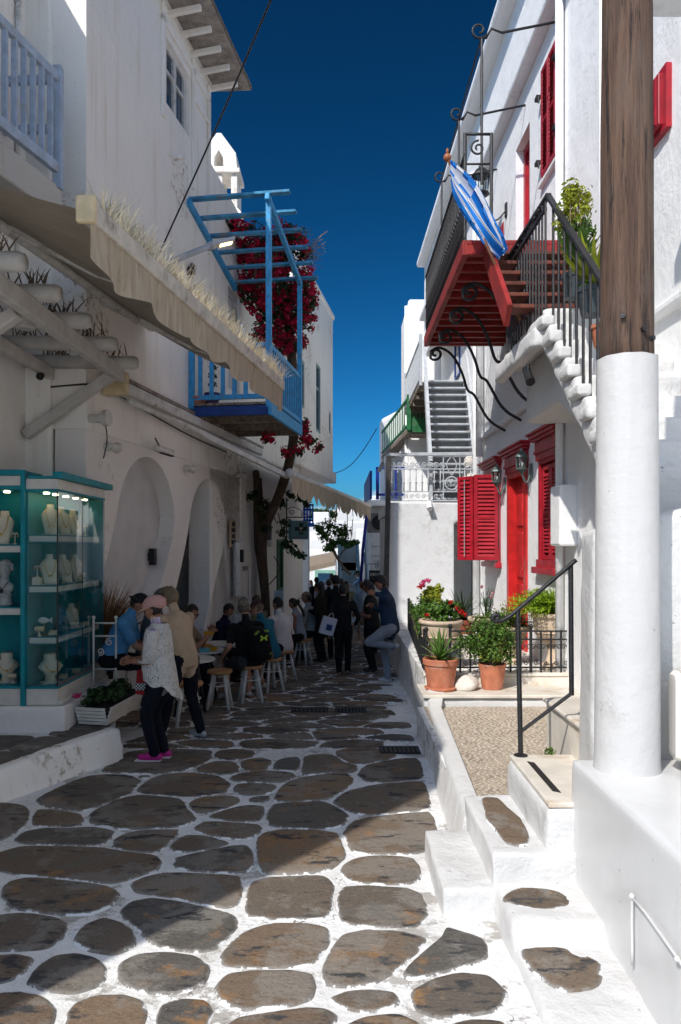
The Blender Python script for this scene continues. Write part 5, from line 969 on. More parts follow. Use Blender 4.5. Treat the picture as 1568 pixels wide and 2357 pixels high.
# ---- flag
fg=thing('flag','blue and white striped flag hanging furled from a wooden pole','flag',at(1028,356,8.2))
mb=MB(); a_,b_=at(1030,362,8.2),at(1198,738,7.7); mb.tube([a_,b_],[.017,.02],8); mb.build('pole',M('varnished_pole',(.12,.045,.02),.4),fg,True); mb=MB(); mb.ball(a_,.045,12,8); mb.tube([a_+UP*.04,a_+UP*.10],[.02,.012],8); mb.build('finial',M('finial_wood',(.30,.10,.04),.4),fg,True)
m_fb=M('flag_blue',(.01,.22,.70),.6,.1,6,.2,120,trans=.35); m_fw=M('flag_white',(.78,.80,.84),.7,.05,6,.2,120,trans=.35)
top=[at(x,y,8.0) for x,y in ((1036,370),(1066,392),(1100,424),(1122,468),(1140,512),(1158,540),(1168,576))]; bot=[at(x,y,7.9) for x,y in ((1038,415),(1042,446),(1058,478),(1080,512),(1098,536),(1118,566),(1150,590))]
mb=MB(); nu,nv=36,27; vs=[];fs=[]; T=smooth_pts(top,3); Bt=smooth_pts(bot,3)
def sample(P,q): f=q*(len(P)-1); i=min(int(f),len(P)-2); return P[i].lerp(P[i+1],f-i)
for i in range(nu+1):
    for j in range(nv+1):
        q,w=i/nu,j/nv; p_=sample(T,q).lerp(sample(Bt,q),w); p_=p_+Vector((0,-1,0))*(.075*math.sin(w*9+q*2.5)+.05*math.sin(w*17-q*3))*(.4+.6*q)+Vector((0,0,.012*math.sin(w*13))); vs.append(p_)
for i in range(nu):
    for j in range(nv):
        mb.cur=1 if (j*9//nv)%2==1 else 0
        if i<nu*.34 and j<nv*.5: mb.cur=1 if (abs(j-nv*.25)<1.6 or abs(i-nu*.17)<1.6) else 0
        a=i*(nv+1)+j; mb.add([vs[a],vs[a+1],vs[a+nv+2],vs[a+nv+1]],[(0,1,2,3)])
fo=mb.build('cloth',[m_fb,m_fw],fg); bm=bmesh.new(); bm.from_mesh(fo.data); bmesh.ops.remove_doubles(bm,verts=bm.verts,dist=.0004); bm.to_mesh(fo.data); bm.free(); fo.data.polygons.foreach_set('use_smooth',[True]*len(fo.data.polygons))
# ---- spot camera under landing
cctv('black spotlight camera under the white stair landing',at(1216,862,7.2),(-.0,-.7,-.7),m_plasticb)
# ---- timber utility pole with painted base
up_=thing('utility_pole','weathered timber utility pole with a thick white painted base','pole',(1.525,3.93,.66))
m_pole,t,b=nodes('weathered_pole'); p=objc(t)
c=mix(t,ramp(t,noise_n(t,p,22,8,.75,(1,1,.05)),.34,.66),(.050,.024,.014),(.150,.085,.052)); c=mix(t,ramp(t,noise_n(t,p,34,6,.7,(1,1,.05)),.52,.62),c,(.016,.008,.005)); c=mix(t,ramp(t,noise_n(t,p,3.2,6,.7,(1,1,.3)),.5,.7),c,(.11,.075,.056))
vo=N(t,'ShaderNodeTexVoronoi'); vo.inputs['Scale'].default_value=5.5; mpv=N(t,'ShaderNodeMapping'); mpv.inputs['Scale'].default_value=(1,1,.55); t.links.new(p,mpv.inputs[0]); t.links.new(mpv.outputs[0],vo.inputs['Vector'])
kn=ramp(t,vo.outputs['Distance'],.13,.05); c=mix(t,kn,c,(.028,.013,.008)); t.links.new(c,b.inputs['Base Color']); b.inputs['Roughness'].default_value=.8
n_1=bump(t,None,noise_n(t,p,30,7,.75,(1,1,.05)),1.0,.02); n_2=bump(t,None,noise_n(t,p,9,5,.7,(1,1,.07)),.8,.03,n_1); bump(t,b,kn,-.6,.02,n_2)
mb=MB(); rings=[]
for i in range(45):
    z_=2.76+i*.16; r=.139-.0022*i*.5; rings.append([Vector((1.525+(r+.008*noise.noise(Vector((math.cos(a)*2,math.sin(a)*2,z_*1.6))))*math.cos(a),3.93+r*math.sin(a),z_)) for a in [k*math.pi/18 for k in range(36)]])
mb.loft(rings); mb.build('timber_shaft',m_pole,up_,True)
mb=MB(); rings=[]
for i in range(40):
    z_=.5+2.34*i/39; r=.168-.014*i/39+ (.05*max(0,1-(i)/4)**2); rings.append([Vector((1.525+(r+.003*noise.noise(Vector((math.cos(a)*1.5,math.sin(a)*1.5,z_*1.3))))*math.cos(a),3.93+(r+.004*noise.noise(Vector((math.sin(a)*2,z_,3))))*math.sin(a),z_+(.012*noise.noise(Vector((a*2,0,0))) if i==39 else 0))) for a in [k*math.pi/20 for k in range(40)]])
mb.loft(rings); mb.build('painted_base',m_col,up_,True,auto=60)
for q in (-.5,.2,.6): mb=MB(); a_=math.radians(-90)+q; c_=Vector((1.525+.139*math.cos(a_),3.93+.139*math.sin(a_),2.98-.1*q)); mb.tube([c_,c_+Vector((math.cos(a_),math.sin(a_),0))*.02],.014,6); mb.build('bolt',m_iron,up_)
# ---- bench wall, end wall, cushions
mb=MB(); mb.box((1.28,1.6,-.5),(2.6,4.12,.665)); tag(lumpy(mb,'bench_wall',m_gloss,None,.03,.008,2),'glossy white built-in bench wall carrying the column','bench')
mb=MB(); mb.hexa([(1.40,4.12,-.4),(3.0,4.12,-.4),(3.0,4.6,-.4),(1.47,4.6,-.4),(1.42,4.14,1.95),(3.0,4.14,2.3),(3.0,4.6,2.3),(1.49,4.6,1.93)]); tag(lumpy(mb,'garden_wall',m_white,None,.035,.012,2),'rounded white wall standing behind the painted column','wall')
cu=thing('cushion','cream and grey striped cushion propped on the bench at the right edge','cushion',(1.95,3.9,.75)); m_cush,t,b=nodes('striped_cushion'); p=pos(t); sx_=N(t,'ShaderNodeSeparateXYZ'); t.links.new(p,sx_.inputs[0]); wv=N(t,'ShaderNodeMath',operation='SINE'); ml=N(t,'ShaderNodeMath',operation='MULTIPLY'); ml.inputs[1].default_value=150; t.links.new(sx_.outputs['X'],ml.inputs[0]); t.links.new(ml.outputs[0],wv.inputs[0]); t.links.new(mix(t,ramp(t,wv.outputs[0],.0,.3),(.70,.66,.58),(.36,.34,.31)),b.inputs['Base Color']); b.inputs['Roughness'].default_value=.9; bump(t,b,noise_n(t,p,160,2),.3,.01)
mb=MB(); mb.box((1.73,3.80,.72),(2.25,3.93,1.2)); mb.build('pillow',m_cush,cu,bevel=.05,seg=4)
cu=tag((lambda mb:(mb.box((1.74,2.2,.672),(2.55,3.78,.75)),mb.build('seat_pad',M('grey_seat_pad',(.32,.34,.36),.9,.06,5,.2,120),None,bevel=.025,seg=3))[1])(MB()),'grey seat pad lying on the white bench','cushion')
pb=thing('conduit','white painted conduit clipped to the bench wall','pipe',(1.27,2.9,.3)); mb=MB(); mb.tube(smooth_pts([(1.265,3.2,.03),(1.262,3.2,.30),(1.262,3.18,.34),(1.262,2.7,.30),(1.262,2.3,.24)],1),.007,8); mb.build('tube',m_gloss,pb,True); mb=MB(); mb.ball((1.258,3.19,.335),.013,10,6); mb.build('elbow',m_gloss,pb,True); mb=MB(); mb.ball((1.258,2.76,.305),.012,10,6); mb.build('elbow',m_gloss,pb,True)
ov=tag((lambda mb:(mb.box((1.98,4.0,5.42),(3.6,5.0,5.62)),mb.build('canopy_slab',m_right,None,bevel=.02))[1])(MB()),'white slab jutting over the lane at the top right corner','slab')
# handrail of the marble steps
hr_=thing('handrail','black iron handrail with curled end beside the marble steps','railing',(1.21,4.95,.435))
P=lambda x,y,D=4.97: at(x,y,D)
mb=MB(); mb.tube([P(1199,1738),P(1192,1400)],.017,8); mb.ball(P(1199,1738),(.05,.05,.012),10,5); mb.build('post',m_iron,hr_); mb=MB(); mb.tube([P(1316,1600,4.9),P(1314,1296,4.9)],.017,8); mb.build('post',m_iron,hr_)
mb=MB(); mb.tube(spiral(P(1142,1421),.03,1.2,(-1,0,0),(0,0,1),3.5,14,.4)[::-1]+smooth_pts([P(1147,1430),P(1165,1425),P(1192,1403),P(1327,1288,4.88)],2),.015,8); mb.build('handrail',m_iron,hr_,True); mb=MB(); mb.tube([P(1201,1682),P(1318,1594,4.9)],.013,8); mb.build('lower_rail',m_iron,hr_)
# ================================================================ FAR RIGHT SIDE AND BACKGROUND
# ---- arched terrace wall facing the camera, with grey wrought railing
aw=thing('terrace_wall','white arched terrace wall facing up the lane under the grey iron railing','wall',(1.9,15.6,.2))
D=15.5; xl=at(893,1200,D).x; xr=3.12; zt=at(893,1156,D).z
ax0,ax1=at(1046,1200,D).x,at(1112,1200,D).x; az=at(1046,1192,D).z
op=[(ax0,-.6),(ax0,az-.12)]+[(ax0+(ax1-ax0)*i/8,az-.12+.2*math.sin(math.pi*(.25+.5*i/8))-.12) for i in range(1,8)]+[(ax1,az-.12),(ax1,-.6)]
outer=[(xl,-1.2),(ax0,-1.2)]+op[0:]+[(ax1,-1.2),(xr,-1.2),(xr,zt),(xl,zt)]
mb=MB(); mb.plate(outer,[],(0,D,0),(1,0,0),(0,0,1),(0,-1,0),.35); mb.build('wall',m_terr,aw,bevel=.03)
mb=MB(); pts=[(xl,-1.2)]+[(xl,zt-.05)]+[(xl+.28*math.sin(a),zt-.55+.5*math.cos(a)) for a in [i*math.pi/16 for i in range(9)]]+[(xl+.28,-1.2)]; mb.plate(pts,[],(0,D-.0,0),(1,0,0),(0,0,1),(0,-1,0),1.2); 
mb=MB(); mb.box((xl-.02,D+.36,zt-.25),(3.2,19,zt-.02)); mb.build('terrace_slab',m_right,aw)
mb=MB(); mb.box((xl+.02,D+.36,-1.2),(xl+.25,19,zt-.26)); mb.build('side_wall',m_right,aw)
mb=MB(); mb.box((2.0,17.5,-1),(3.1,17.7,zt-.27)); mb.build('passage_back',m_right,aw)
for i,x in enumerate((1.62,1.74,1.86)): pass
k_=thing('wall_spout','small white downspout nub on the arched terrace wall','spout',at(988,1160,15.45)); mb=MB(); c_=at(988,1163,15.44); mb.tube([c_+Vector((0,.05,.06)),c_+Vector((0,-.12,-.08))],.06,12); mb.build('spout',m_right,k_,True,auto=40)
gr_=thing('iron_railing','grey wrought iron railing with scrolls and an oval medallion on the terrace wall','railing',at(1000,1156,15.6)); D=15.62
T=lambda x,y: at(x,y,D)
mb=MB(); mb.beam(T(893,1046),T(1112,1044),.09,.07); mb.build('top_rail',m_greyp,gr_,bevel=.01)
for y in (1079,1131,1152): mb=MB(); mb.beam(T(900,y),T(1110,y),.02,.025); mb.build('rail',m_greyp,gr_)
for x in range(902,1110,14):
    if 1018<x<1062: continue
    mb=MB(); mb.tube([T(x,1079),T(x,1131)],.013,6); mb.ball(T(x,1110),.026,8,5); mb.ball(T(x,1080),.024,8,5); mb.build('baluster',m_greyp,gr_,True)
for i,x in enumerate(range(906,1110,14)):
    if 1018<x<1062: continue
    sg=1 if i%2 else -1; mb=MB(); mb.tube(spiral(T(x,1069),.065,1.5,(sg,0,0),(0,0,1),math.pi*1.1,18),.011,5); mb.build('scroll',m_greyp,gr_,True)
    mb=MB(); mb.tube(spiral(T(x,1142),.05,1.3,(-sg,0,0),(0,0,-1),math.pi,14),.010,5); mb.build('scroll',m_greyp,gr_,True)
for x in (1021,1059): mb=MB(); mb.tube([T(x,1050),T(x,1150)],.014,6); mb.build('panel_bar',m_greyp,gr_)
for sg in (-1,1): mb=MB(); mb.tube(smooth_pts([T(1040,1050),T(1040+sg*11,1062),T(1040+sg*11,1078),T(1040,1094)],2),.012,6); mb.build('oval',m_greyp,gr_,True)
mb=MB(); c_=T(1040,1112); mb.tube([c_+Vector((.135*math.cos(a),0,.135*math.sin(a))) for a in [i*math.pi/12 for i in range(25)]],.017,6); md=mb.build('medallion',m_greyp,gr_,True)
text_mesh('J♥Z\n1840',.10,'lettering',m_greyp,gr_,c_-gr_.location+Vector((0,-.005,0)),(R(90),0,0),.006,vertical=True)
mb=MB(); mb.beam(T(890,1050),at(893,1160,15.6),.08,.1); mb.build('corner_post',m_greyp,gr_); mb=MB(); mb.beam(T(893,1046),(xl,19,T(893,1046).z),.08,.06); mb.build('side_rail',m_greyp,gr_)
# dark wooden mast at the wall's left edge
mb=MB(); mb.beam(at(889,1350,15.3),at(896,1050,15.3),.10,.12,up=(0,1,0)); tag(mb.build('timber_post',M('grey_timber',(.05,.048,.046),.8,.3),None),'dark weathered post at the left edge of the arched wall','post')
# sculpture on terrace
st=thing('statue','weathered white cherub statue behind the grey railing','statue',at(1080,1152,15.95)); c_=at(1080,1152,15.95); mb=MB()
for dx,dz,rx,rz in ((0,.10,.14,.12),(.02,.28,.13,.16),(.03,.5,.12,.18),(.01,.66,.13,.10),(0,.83,.10,.115),(-.09,.82,.025,.03),(.09,.45,.05,.16),(-.1,.5,.05,.14)): mb.ball(c_+Vector((dx,0,dz)),(rx,rx*.85,rz),14,10)
for i in range(40): a=random.Random(i).uniform(-2.2,2.2); mb.ball(c_+Vector((.02+.10*math.sin(a)*.95,.02+.06*math.cos(i),.86+.09*math.cos(a))),.03,6,4)
lumpy(mb,'figure',M('aged_plaster',(.62,.58,.52),.85,.15,9,.4,60,dirt=(.4,.35,.3)),st,.012,.004,14)
# ---- grey stair flight rising to the upper floor
gs=thing('grey_stair','straight grey painted timber stair rising from the terrace to the upper floor','stair',(2.5,17,2.8)); nS=16; b0=Vector((2.0,15.95,zt)); b1=Vector((2.18,18.6,6.05))
for i in range(nS):
    q=(i+.5)/nS; c_=b0.lerp(b1,q); mb=MB(); mb.box((c_.x,c_.y-.14,c_.z-.02),(c_.x+.93,c_.y+.14,c_.z+.02)); mb.build('tread',m_greyp,gs,bevel=.005); mb=MB(); mb.box((c_.x+.01,c_.y+.10,c_.z-.19),(c_.x+.92,c_.y+.12,c_.z-.022)); mb.build('riser',M('dark_grey_paint',(.25,.25,.255),.7),gs)
for dx in (-.04,.97): mb=MB(); mb.beam(b0+Vector((dx,-.1,-.1)),b1+Vector((dx,.05,-.05)),.06,.3); mb.build('stringer',m_greyp,gs,bevel=.006)
for dx in (-.06,.98):
    mb=MB(); mb.beam(b0+Vector((dx,-.1,.9)),b1+Vector((dx,.1,.98)),.07,.05); mb.build('handrail',m_greyp,gs)
    mb=MB(); mb.beam(b0+Vector((dx,-.05,-.1)),b0+Vector((dx,-.05,1.0)),.08,.08,up=(0,1,0)); mb.build('newel_post',m_greyp,gs)
# ---- houses down the right side
def house(name,label,x0,x1,y0,y1,z0,z1,mat=None,skew=0,bev=.08):
    t_=thing(name,label,'building',((x0+x1)/2,(y0+y1)/2,z0)); mb=MB(); mb.hexa([(x0,y0,z0),(x1,y0,z0),(x1,y1,z0),(x0+skew,y1,z0),(x0,y0,z1),(x1,y0,z1),(x1,y1,z1),(x0+skew,y1,z1)]); mb.build('wall',mat or m_far,t_,bevel=bev,seg=3); return t_
def win(t_,p,u,n,w,h,fm,pm=None):
    p,u,n=map(Vector,(p,u,n)); mb=MB(); mb.plate(rect(0,w,0,h),[rect(.05,w-.05,.05,h-.05)],p+n*.03,u,UP,n,.06); f_=mb.build('window',fm,t_); mb=MB(); mb.plate(rect(.05,w-.05,.05,h-.05),[],p+n*.008,u,UP,n,.01); mb.build('pane',pm or m_glassw,f_); return f_
h2=house('white_house','white set-back house behind the grey stair','x' and 3.12,7,15.55,23,-1.2,9.6,m_right)
win(h2,(3.11,19.2,6.3),(0,1,0),(-1,0,0),.8,1.9,m_bluedk)
h3=house('white_house','tall white house beyond the grey balcony with drainpipes',2.12,6,23.05,25.8,-1.2,9.55,m_right)
mb=MB(); mb.tube([(2.08,23.3,-1),(2.08,23.3,9.4)],.06,8); mb.build('drainpipe',m_right,h3,True)
gb=thing('grey_balcony','high grey railed balcony on dark planks at the top of the grey stair','balcony',(2.5,20.5,6)); 
for i in range(9): y=18.75+i*.47; mb=MB(); mb.box((2.02,y,5.93),(3.15,y+.43,6.0)); mb.build('floor_board',m_oldwood,gb)
for i in range(5): y=18.8+i*1.02; mb=MB(); mb.beam((2.05,y,5.85),(3.15,y,5.85),.10,.14); mb.build('joist',m_oldwood,gb)
for zz in (6.1,7.07): mb=MB(); mb.beam((2.03,18.7,zz),(2.03,22.95,zz),.05,.05); mb.build('rail',m_greyp,gb)
src=None
for i in range(30):
    mb=MB()
    if src is None: mb.tube([(0,0,.0),(0,0,.95)],.013,5); src=mb.build('baluster',m_greyp,gb,local=True); src.location=Vector((2.03,18.75,6.1))-gb.location
    else: inst(src,gb,Vector((2.03,18.75+i*.143,6.1))-gb.location)
for y in (18.7,22.9): mb=MB(); mb.box((1.99,y-.04,5.9),(2.07,y+.04,7.2)); mb.build('post',m_greyp,gb)
h4=house('white_house','white rounded house with green balcony further down the lane',2.62,6,25.85,30,-1.3,7.0,m_right,-1.1,.25)
grb=thing('green_balcony','weathered green wooden balcony with a mesh side panel','balcony',(2.2,26,5.2)); q0,q1=Vector((2.03,22.0,5.3)),Vector((1.62,28.8,5.3))
mb=MB(); mb.hexa([(2.0,21.9,5.2),(2.11,21.9,5.2),(2.11,28.8,5.2),(1.6,28.8,5.2),(2.0,21.9,5.34),(2.11,21.9,5.34),(2.11,28.8,5.34),(1.6,28.8,5.34)]); mb.build('floor',m_oldwood,grb)
for zz in (5.45,6.25): mb=MB(); mb.beam(q0+UP*(zz-5.3),q1+UP*(zz-5.3),.06,.07); mb.build('rail',m_green,grb)

for i in range(13): q=q0.lerp(q1,(i+.5)/13); mb=MB(); mb.beam(q+UP*.15,q+UP*.92,.03,.03,up=(0,1,0)); mb.build('baluster',m_green,grb)
g0=at(945,985,24.0); 
mb=MB(); mb.box((2.12,22.0,5.18),(3.0,22.9,5.33)); mb.build('front_floor',m_oldwood,grb); mb=MB(); mb.box((1.98,21.8,5.2),(3.05,21.93,5.6)); mb.build('front_panel',m_green,grb); mb=MB(); mb.box((1.96,21.75,5.25),(2.08,21.9,6.3)); mb.build('post',m_green,grb)
for i in range(7): mb=MB(); x=2.15+i*.12; mb.box((x,21.85,5.6),(x+.05,21.9,6.15)); mb.build('baluster',m_green,grb)
# lower house with blue balcony and signs
h5=house('white_house','low white shop house with lettered sign panel under the blue balcony',.98,3.2,24.1,30,-1.4,3.1,m_right,.0,.04)
bb=thing('blue_balcony','royal blue slatted balcony above the shop sign','balcony',(1.6,24.4,3.2)); D=24.05
mb=MB(); mb.box((.86,23.2,3.1),(2.9,30,3.28)); mb.build('slab',m_right,bb,bevel=.03)
for zz in (3.42,4.26): mb=MB(); mb.box((1.12,23.3,zz),(2.7,23.36,zz+.07)); mb.build('rail',m_blue2,bb)
for i in range(6): x=1.12+i*.3; mb=MB(); mb.box((x,23.3,3.3),(x+(.1 if i==0 else .05),23.37,4.3)); mb.build('baluster',m_blue2,bb)
mb=MB(); mb.hexa([(.93,23.4,3.34),(1.0,23.4,3.34),(.99,29,3.34),(.92,29,3.34),(.93,23.4,4.22),(1.0,23.4,4.22),(.99,29,4.22),(.92,29,4.22)]); mb.build('side_panel',m_blueb if False else m_blue2,bb)
acu=thing('air_conditioner','dark shaded air conditioner unit under the blue balcony','air conditioner',at(870,1205,23.9)); c_=at(872,1203,23.85); mb=MB(); mb.box((c_.x-.38,23.6,c_.z-.32),(c_.x+.4,23.95,c_.z+.3)); mb.build('casing',M('ac_grey',(.16,.16,.16),.6),acu,bevel=.02); mb=MB(); mb.tube([(c_.x,23.59,c_.z),(c_.x,23.62,c_.z)],.24,20); mb.build('fan_grille',m_dark,acu)
mb=MB(); mb.tube([at(846,1170,23.3),at(836,1260,23.6),at(830,1345,24)],.05,8); tag(mb.build('drainpipe',m_blue2,None,True),'dark blue slanting drainpipe on the corner of the shop house','pipe')
sp_=thing('shop_sign','white sign panel with grey lettering on the corner of the far shop','sign',at(868,1290,23.6)); c0,c1=at(852,1345,23.62),at(890,1222,23.62)
mb=MB(); mb.box((c0.x,23.62,c0.z),(c1.x,23.7,c1.z)); mb.build('panel',M('sign_grey',(.62,.62,.63),.6,.05),sp_,bevel=.008); cx_=(c0.x+c1.x)/2-.02
m_sg=M('sign_letter_grey',(.16,.16,.17),.6)
for txt,y,sz in (('Calvin Klein',1243+14,.085),('Chantelle',1279,.10),('CR7',1294,.15)): text_mesh(txt,sz,'lettering',m_sg,sp_,Vector((cx_,23.61,at(0,y,23.61).z))-sp_.location,(R(90),0,0),.003)
rs_=thing('shop_sign','small black framed sign in a wrought frame beside the leaning man','sign',at(868,1322,23.4)); c_=at(868,1324,23.4); mb=MB(); mb.box((c_.x-.25,23.4,c_.z-.22),(c_.x+.24,23.45,c_.z+.16)); mb.build('panel',m_plasticb,rs_); text_mesh('DECALO',.11,'lettering',m_plasticw,rs_,Vector((c_.x,23.39,c_.z+.03))-rs_.location,(R(90),0,0),.003); mb=MB(); mb.tube([(c_.x-.32,23.4,c_.z-.3),(c_.x-.32,23.4,c_.z+.36),(c_.x+.26,23.4,c_.z+.36)],.014,5); mb.tube(spiral((c_.x+.0,23.4,c_.z+.27),.07,1.4,(1,0,0),(0,0,1),0,16),.009,5); mb.build('bracket',m_iron,rs_)
# ---- end of the lane: plaza wall, awning, stairs, hillside of houses
rl=random.Random(31)
mk=thing('market_awning','taupe canvas awning over a shop at the end of the lane','awning',at(735,1290,33)); a=[at(698,1302,32),at(772,1276,32),at(772,1262,36),at(715,1276,36)]
a=[at(697,1308,31.5),at(774,1290,31.5),at(774,1268,34),at(706,1282,34)]
mb=MB(); mb.add(a,[(0,1,2,3)]); mb.add([p-UP*.03 for p in a],[(0,1,2,3)]); mb.build('canvas',M('taupe_canvas',(.24,.19,.14),.9,.1),mk); mb=MB(); mb.add([a[0],a[1],a[1]-UP*.2,a[0]-UP*.2],[(0,1,2,3)]); mb.build('valance',M('taupe_canvas',(.2,.2,.2)),mk)
for p in (a[0],a[1]): mb=MB(); mb.tube([p,Vector((p.x,p.y,-1.3))],.03,6); mb.build('pole',m_metal,mk)
sh=house('mint_shop','low white shop front with mint green window at the lane end',-2.6,.4,36,40,-1.5,at(0,1262,36).z,m_far,0,.3)
mb=MB(); mb.box((-1.25,35.93,-1.2),(-.25,35.99,.65)); f_=mb.build('shop_window',M('mint_frame',(.2,.38,.3),.6),sh); mb=MB(); mb.box((-1.1,35.9,-1.0),(-.4,35.925,.5)); mb.build('pane',m_glassw,f_)
wall2=house('white_house','smooth white wall with rounded top behind the lane end awning',-3.5,-.05,41,44,-1.5,at(0,1222,41).z,m_far,0,.5)
mb=MB(); z1=at(0,1245,29).z; tri=[(at(776,1340,29).x,-1.4),(at(824,1340,29).x,-1.4),(at(820,1240,29).x,z1),(at(778,1235,29).x,z1+.1)]
ws=thing('white_stair','white stair with pale turquoise railings beside the small tree','stair',(.2,29,-1.2)); mb.plate(tri,[],(0,29,0),(1,0,0),(0,0,1),(0,-1,0),2.5); mb.build('flank',m_far,ws,bevel=.05)
for i in range(7): mb=MB(); mb.box((.02,29-.25*i,-1.4),(.62,29.25-.25*i,1.2-.33*i)); mb.build('step',m_far,ws,bevel=.02)
for x in (-.06,.66): mb=MB(); mb.beam((x,29.2,1.9),(x*1.1,27.2,-.25),.09,.55); mb.build('turquoise_parapet',M('turquoise_paint',(.35,.55,.58),.6),ws)
# hillside houses, each its own
hill=MB(); vs=[];fs=[]
for j in range(13):
    for i in range(25):
        x=-60+5*i; y=44+9*j; vs.append((x,y,gz(y)-.1+ (y-44)*.048*(1+.25*math.sin(x*.07+1))+.6*noise.noise(Vector((x*.1,y*.1,0)))))
for j in range(12):
    for i in range(24): a_=j*25+i; fs.append((a_,a_+1,a_+26,a_+25))
hill.add(vs,fs); ho=hill.build('hill',m_earth,None,True); ho['kind']='structure'
spots=[(-3.4,47,3.2,2.6,'with two narrow shutters'),(.1,46,2.6,3.1,'carrying a small roof hut'),(2.6,48,3.2,4.2,'with a stepped parapet'),(-1.2,53,2.8,3.9,'with a pale chimney'),(2.2,56,3.4,4.6,'with a flat bare roof'),(-4.8,58,3.5,4.3,'half hidden by the blue balcony'),(-1.6,64,4,4.6,'with a blue door high up'),(3.2,66,4,5.8,'highest under the cloud on the right'),(-6.2,70,4.5,5.0,'low and broad on the skyline'),(.6,74,4.5,5.6,'with a dark square window on the skyline')]
for i,(x,y,w,h_,d_) in enumerate(spots):
    zb=-1.4+(y-44)*.04; t_=house('hillside_house','distant white cube house on the hillside '+d_,x-w/2,x+w/2,y,y+4,zb-.8,zb+h_,m_far,0,.15)
    mb=MB(); mb.box((x-w*.2,y+1,zb+h_-.1),(x+w*.15,y+2.6,zb+h_+.8+.3*(i%2))); mb.build('roof_hut',m_far,t_,bevel=.1)
    for kx_ in range(2): win(t_,(x-w*.35+kx_*w*.4,y,zb+h_*.45),(1,0,0),(0,-1,0),.45,.8,[m_bluedk,m_green,m_greyp][i%3])
# small blue balcony hanging from the left row
sb=thing('blue_balcony','small bright blue slatted balcony hanging far down on the left','balcony',at(711,1200,26)); p0,p1=at(702,1203,26),at(722,1160,26)
mb=MB(); mb.box((p0.x-.9,26,p0.z-.12),(p1.x,27,p0.z)); mb.build('slab',m_blueb,sb)
for zz in (p0.z+.05,p1.z-.06,(p0.z+p1.z)/2+.1): mb=MB(); mb.box((p0.x-.9,26.0,zz),(p1.x,26.06,zz+.07)); mb.build('rail',m_blueb,sb)
for i in range(9): x=p1.x-.05-i*.1; mb=MB(); mb.box((x,26.0,p0.z),(x+.05,26.05,p1.z)); mb.build('baluster',m_blueb,sb)
mb=MB(); mb.box((p0.x-1.2,26.5,-1.3),(p0.x+.1,27.5,5)); tag(mb.build('white_house',m_left),'shaded white wall behind the small bright blue balcony','building')
# ---- small tree in front of the white stair
tr=thing('small_tree','small leafy tree with a bent bare trunk at the end of the lane','tree',at(805,1330,27))
mb=MB(); mb.tube(smooth_pts([at(808,1322,27),at(795,1312,27),at(780,1290,27),at(768,1268,27),at(760,1240,27)],2),[.07]*3+[.055]*20 if False else .055,7); mb.tube(smooth_pts([at(778,1288,27),at(786,1272,27),at(796,1262,27)],2),.03,6); mb.build('trunk',m_twig,tr,True)
cl=MB(); 
for x,y,rx,rz in ((748,1232,.35,.28),(735,1215,.22,.25),(758,1210,.3,.3),(765,1252,.28,.25),(785,1245,.25,.2),(800,1252,.25,.16),(815,1248,.22,.12),(780,1222,.25,.3),(795,1225,.2,.3),(757,1262,.25,.15)): leaves(cl,at(x,y,27),(rx,.35,rz),190,.11,rl,aspect=.75,shell=.15)
cl.build('crown',m_leaf,tr)
tw=MB()
for x,y,x2,y2 in ((750,1190,738,1240),(771,1175,768,1250),(800,1185,795,1250),(812,1195,805,1255),(775,1160,772,1200)): tw.tube([at(x,y,27),at((x+x2)/2+2,(y+y2)/2,27),at(x2,y2,27)],.014,5); leaves(tw,at((x+x2)/2,(y+y2)/2,27),(.08,.1,.35),46,.07,rl,shell=.1)
tw.build('branch',M('brown_leaf',(.13,.07,.03),.8,island=.4),tr)
gm_=MB(); 
for i in range(14): leaves(gm_,at(722+i*2.4,1183+rl.uniform(-2,2),72),(1.1,1,.45),60,.5,rl,shell=.3)
q=gm_.build('far_scrub',m_leafdk); tag(q,'dark scrub along the skyline under the cloud','scrub',kind='stuff')
# ================================================================ DISPLAY CASE
dc=thing('display_case','teal and cream glass jewellery case standing on a white plinth','display case',(-3.1,8.2,-.03))
mb=MB(); mb.box((-3.9,7.46,-.2),(-2.79,9.1,.215)); lumpy(mb,'plinth',m_leftlow,dc,.03,.008)
X0,X1,Y0,Y1=-3.21,-2.89,7.54,9.03
def dbox(n_,a,b_,m_,par=dc,bev=.004): mb=MB(); mb.box(a,b_); return mb.build(n_,m_,par,bevel=bev)
dbox('base_panel',(X0,Y0,.22),(X1,Y1,.385),m_cream); dbox('base_panel',(-3.9,Y0-.02,.22),(X0-.045,Y0+.5,.39),m_cream); dbox('skirting',(X1+.001,Y0,.222),(X1+.05,Y1,.26),m_cream)
dbox('teal_edge',(X0+.002,Y0-.012,.386),(X1+.012,Y1,.41),m_teal); dbox('teal_edge',(X0+.002,Y0-.012,2.40),(X1+.012,Y1,2.425),m_teal)
dbox('header',(X0,Y0-.004,2.426),(X1+.004,Y1,2.53),m_cream); dbox('cornice',(X0+.02,Y0-.01,2.531),(X1-.05,Y1,2.56),m_teal); dbox('cornice',(X1-.03,Y0-.06,2.532),(X1+.07,Y1+.12,2.60),m_teal)
dbox('header',(-3.9,Y0-.03,2.46),(X0-.045,Y0+.5,2.56),m_cream); dbox('cornice',(-3.9,Y0-.06,2.562),(X0-.03,Y0+.5,2.62),m_teal); dbox('teal_edge',(-3.9,Y0-.03,2.42),(X0-.045,Y0+.5,2.458),m_teal); dbox('teal_edge',(-3.9,Y0-.03,.391),(X0-.045,Y0+.5,.42),m_teal)
dbox('post',(X0-.044,Y0-.04,.21),(X0-.002,Y0+.02,2.62),m_teal)
